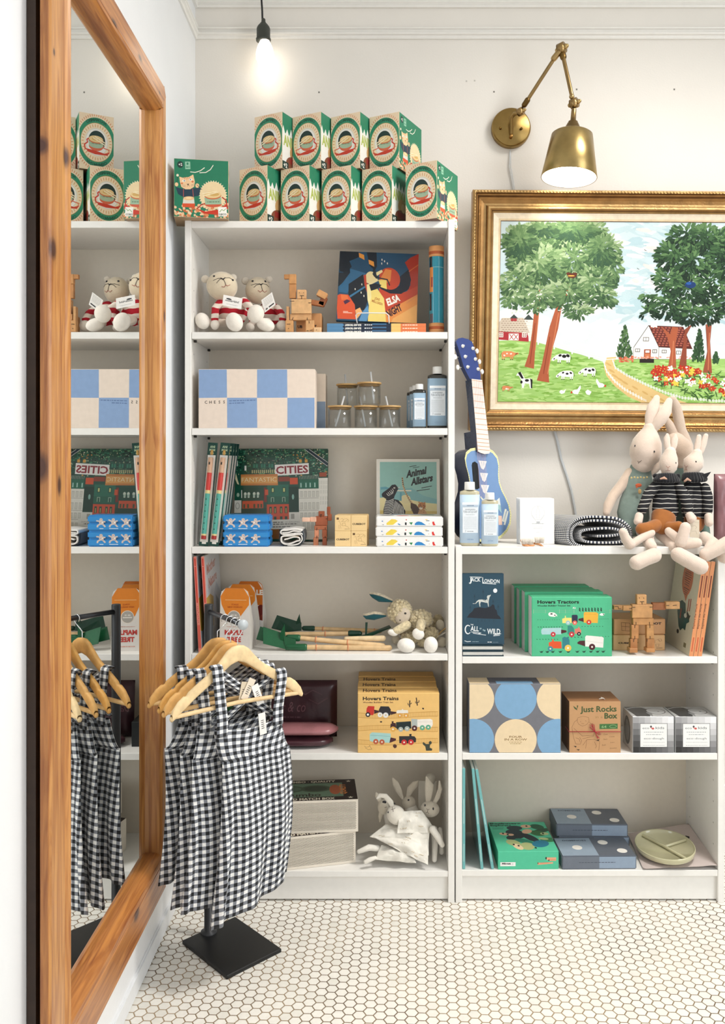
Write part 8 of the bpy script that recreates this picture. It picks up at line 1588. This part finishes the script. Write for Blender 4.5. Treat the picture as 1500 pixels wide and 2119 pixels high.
# dough boxes
def dough_art():
    a = Art((668, 228), (1030, 228), (668, 560)); R = random.Random(7); g_ = lambda v: '%02X%02X%02X' % (v, v, v+2 if v < 250 else v)
    for j in range(6):
        for i in range(7): q = (i*.55+(5-j)*.95)/8; v = int(34+205*min(1, max(0, q*1.05)))+R.randint(-6, 6); a.rect(g_(max(24, min(240, v))), 668+i*52, 228+j*56, 668+(i+1)*52+1, 228+(j+1)*56+1)
    a.L().rect('1E2022', 730, 288, 974, 510).L().rect('F0F0EE', 733, 291, 971, 507).L().text('6E7478', 'eco', 752, 340, 18, 60, .01).text('6E7478', 'kids', 868, 340, 22, 78, .01); a.ell('C84A44', 845, 336, 12, 9).ell('3A3A3E', 828, 318, 9, 10).ell('D98A86', 830, 330, 7, 5); a.greek('B0B4B6', 765, 366, 940, 7).greek('B0B4B6', 785, 388, 920, 7); a.text('5A6064', 'eco-dough', 765, 437, 18, 178, .0); a.greek('B9BCBE', 760, 462, 950, 4).greek('B9BCBE', 758, 490, 950, 5); return a
da = dough_art(); dt_ = Art((0, 0), (100, 0), (0, 100)); dt_.rect('BFC0BF', 0, 0, 100, 100).poly('3A3D40', [(0, 0), (42, 0), (60, 40), (42, 100), (10, 100)]).poly('8A8C8C', [(42, 60), (60, 40), (50, 100)]).L().ell('4A4C4C', 70, 45, 24, 30, 30).L().ell('C9CACA', 70, 45, 22, 27.5, 30).L().ell('8A8C8C', 76, 50, 3, 3).line('E9E9E6', [(5, 18), (22, 8), (46, 4)], 3)
dl = Art((0, 0), (100, 0), (0, 100)); dl.rect('C4C6C6', 0, 0, 100, 100).L().ell('2E3234', 45, 52, 32, 40, 30).L().ell('7A8084', 45, 52, 22, 30, 30)
for k, px in enumerate((1352.6, 1441)):
    pbox('dough_box', ['grey checked craft dough box, left one next to the kraft box', 'grey checked craft dough box at the right end of the shelf'][k], 'box', X(px, .0), .004, ZS2, 85.5/S(0), .105, (1557-1482)/S(0), 0, 'C4C6C6', {'+x': 'D0D1D0'}, {'front': da, 'top': dt_, 'left': dl}, mat='gloss', group='grey checked craft dough boxes')
# ================================================================ low bookcase, bottom shelf
for k, (px, tl, yw) in enumerate(((957, -.6, 0), (967, -3.6, 0), (978.5, -7.5, 0))):
    hb_, wb, tt = .300, .235, .0085; lf = [0, 5.2, 9.2][k]; px_ = [963, 1001, 1023][k]
    o = thing('activity_book', ['thin teal activity book standing almost upright against the side panel', 'thin teal activity book leaning left, middle of the three', 'thin teal activity book leaning furthest, right one of the three'][k], 'book', (X(px_, .0)-tt/2, .006, ZS3+.0005), (0, math.radians(-lf), 0), 'thin teal activity books')
    mb = MB(); mb.box(-tt/2, tt/2, 0, wb, 0, hb_, '6FB3B4', 'gloss', .001, {'+x': '6A8A88'}); a = Art((0, 0), (8, 0), (0, 200)); a.rect('B9D6D4', 3, 60, 5, 110).rect('A9CCCA', 3, 150, 5, 185); mb.art(a, (-tt/2, 0, hb_), (tt, 0, 0), (0, 0, -hb_), (0, -1, 0), mat='gloss'); part('cover', mb, o); mb = MB(); mb.box(-tt/2+.001, tt/2-.001, .002, wb+.0006, .002, hb_+.0003, 'E4E8E2', 'card'); part('pages', mb, o)
gfa = Art((190, 715), (1370, 715), (200, 1065)); gfa.L(0).rect('F0F1EE', 235, 925, 535, 1005).L().text('15181A', 'Mibrasa', 268, 968, 30, 175, .05).ell('D6D8D6', 478, 965, 18, 20); gfa.poly('E0A582', [(1140, 835), (1330, 835), (1330, 905), (1200, 905), (1140, 875)]).poly('E0A582', [(970, 940), (1270, 930), (1270, 960), (970, 985)]).L().ell('1F3A36', 1132, 850, 16, 25).ell('3A2A2A', 1188, 892, 13, 16).ell('8A4A3A', 975, 950, 10, 20).line('C9805A', [(1020, 948), (1180, 942)], 8).line('C9805A', [(1210, 885), (1320, 880)], 8)
gta = Art((60, 185), (1140, 185), (60, 715)); gta.L(0).text('0E3A2E', 'Beginners', 75, 225, 26, 600, .06).text('0E3A2E', 'Explorers', 75, 262, 26, 400, .06).greek('1B6A52', 100, 290, 320, 8).greek('1B6A52', 100, 310, 300, 8)
for (c, x, y, rx, ry, r_) in (('17323A', 520, 300, 150, 45, 0), ('1E5A3E', 960, 280, 130, 50, 5), ('174A32', 1020, 350, 170, 36, -8), ('122C36', 480, 380, 160, 55, 0), ('2A6A3A', 920, 400, 140, 50, 5), ('14262E', 480, 460, 190, 50, -8), ('14262E', 740, 480, 160, 55, 25), ('2C7A4A', 1060, 520, 150, 40, 0), ('1E7A62', 600, 540, 160, 40, 10), ('A9B27A', 390, 570, 130, 55, 10), ('A9B27A', 620, 630, 130, 65, 0), ('16708A', 880, 590, 160, 60, -5)): gta.ell(c, x, y, rx, ry, 20, r_)
gta.L(); [gta.ell(c, x, y, rx, ry, 16, r_) for (c, x, y, rx, ry, r_) in (('E3B593', 750, 270, 100, 32, 0), ('E3B593', 730, 365, 100, 40, -8), ('E3B593', 280, 410, 90, 24, 5), ('E3B593', 400, 425, 60, 20, 0), ('E3C9A0', 450, 640, 90, 45, 20), ('B5C28A', 1040, 410, 80, 25, 0), ('B5C28A', 980, 500, 90, 20, 5))]; gta.L(); [gta.ell('14181A', x, y, 20, 14) for (x, y) in ((765, 265), (265, 400), (345, 420), (600, 410), (1015, 405), (1165, 448), (385, 600), (465, 622), (760, 660))]
pbox('game_box', 'mint green game box with overlapping forest animals on its lid', 'box', X(1010+780/9.375, .006), .006, ZS3, (1370-190)/9.375/S(.006), .212, (1065-715)/9.375/S(.006), 1, '52C29A', None, {'front': gfa, 'top': gta})
def domino(label, cx, y, z, w_, h, yaw):
    f_ = Art((0, 0), (100, 0), (0, 22)); f_.rect('6C7480', 0, 0, 50, 22).rect('8FA0B4', 50, 0, 100, 22).L().greek('4A525E', 22, 10, 72, 1.2); tp_ = Art((0, 0), (100, 0), (0, 70)); tp_.rect('93A3B3', 0, 0, 50, 70).rect('5F656F', 50, 0, 100, 70).L().ell('ECE8E0', 26, 38, 7, 9, 24).ell('ECE8E0', 66, 18, 7, 9, 24).ell('ECE8E0', 86, 52, 7, 9, 24).L().text('4A525E', 'DOMINOES', 10, 12, 5, 34, .03)
    pbox('domino_box', label, 'box', X(cx, y), y, z, w_, .126, h, yaw, '6C7480', {'+x': '66707C', '+z': '5F656F'}, {'front': f_, 'top': tp_}, bev=.0025, group='grey and blue domino boxes')
domino('grey and blue domino box with white dots, front one', 1240, .006, ZS3, .223, .040, 1.0); domino('grey and blue domino box with white dots, higher rear one', 1225, .139, ZS3+.0403, .223, .0385, -1.0); domino('grey and blue domino box underneath the rear one, mostly hidden by the front box', 1229, .139, ZS3, .223, .040, 0)
def plate():
    # pinkish-grey pad leaning into the corner, with the divided plate resting on it
    t = thing('gift_bag', 'flat greyish pink paper bag lying in the right corner under the plate', 'bag', (X(1400, .1), .1, ZS3)); cpx = crop(930, 1560, 2.6316)
    A, B, C_, D_ = cpx(970, 400, .235), cpx(1300, 378, .24), cpx(1465, 595, .0), cpx(1055, 628, .0); A.z = ZS3+.010; D_.z = ZS3+.004; B = Vector((X(1424, .24)-.0, .24, Z(1704, .24))); C_.z = ZS3+.014
    mb = MB()
    def fn(u, v):
        p = A.lerp(B, u).lerp(D_.lerp(C_, u), v); b_ = 4*u*(1-u)*4*v*(1-v); return p+Vector((0, 0, .004*b_+.0015*noise.noise(Vector((u*5, v*5, 1)))))
    mb.grid(fn, 24, 24, 'CDBFBA', 'card'); mb.grid(lambda u, v: Vector(fn(u, v))-Vector((0, 0, .006*(1-max(abs(2*u-1), abs(2*v-1))**4))), 24, 24, 'C2B3AE', 'card'); o = part('paper_sheet', mb, t, True)
    q = Vector(fn(.83, .35)); mb = MB(); mb.tube([q+Vector((-.004, .003, .002)), q+Vector((.004, -.004, .002))], .005, '2A2624', 'card', 12, caps=False); part('punched_hole', mb, t, True, 'dark handle hole')
    t = thing('divided_plate', 'pale green divided silicone plate tilted up against the corner', 'plate', (X(1370, .09), .09, ZS3+.01)); cen = Vector(fn(.52, .55))+Vector((-.028, -.026, .003)); ux = (Vector(fn(.7, .5))-Vector(fn(.3, .5))).normalized(); uy = (Vector(fn(.5, .3))-Vector(fn(.5, .7))); uy = (uy-ux*uy.dot(ux)).normalized(); un = ux.cross(uy)
    Mx = Matrix((( ux.x, uy.x, un.x, cen.x), (ux.y, uy.y, un.y, cen.y), (ux.z, uy.z, un.z, cen.z), (0, 0, 0, 1))); c = 'C8C3A0'
    ry, rx = .098, .082
    Mx = Mx @ Matrix.Rotation(math.radians(22), 4, 'Z')
    mb = MB(); mb.M = Mx @ Matrix.Diagonal((rx, ry, 1, 1)); mb.lathe([(0, 0), (.9, 0), (.97, .004), (1, .018), (.985, .021), (.965, .018), (.93, .007), (0, .006)], c, 'liquid', 56); part('dish', mb, t, True)
    mb = MB(); mb.M = Mx
    mb.tube([(-.008, ry*.93, .011), (.0, 0, .012), (.004, -ry*.93, .011)], .0045, c, 'liquid', 10); mb.tube([(0, .002, .011), (rx*.93, -.004, .011)], .0045, c, 'liquid', 10); part('divider', mb, t, True)
plate()

for o in list(COLL.objects):      # settle the soft toys on their shelves
    if o.name in ('plush_lamb', 'plush_lamb.001', 'plush_cat', 'plush_cat.001'): o.location.z += .002
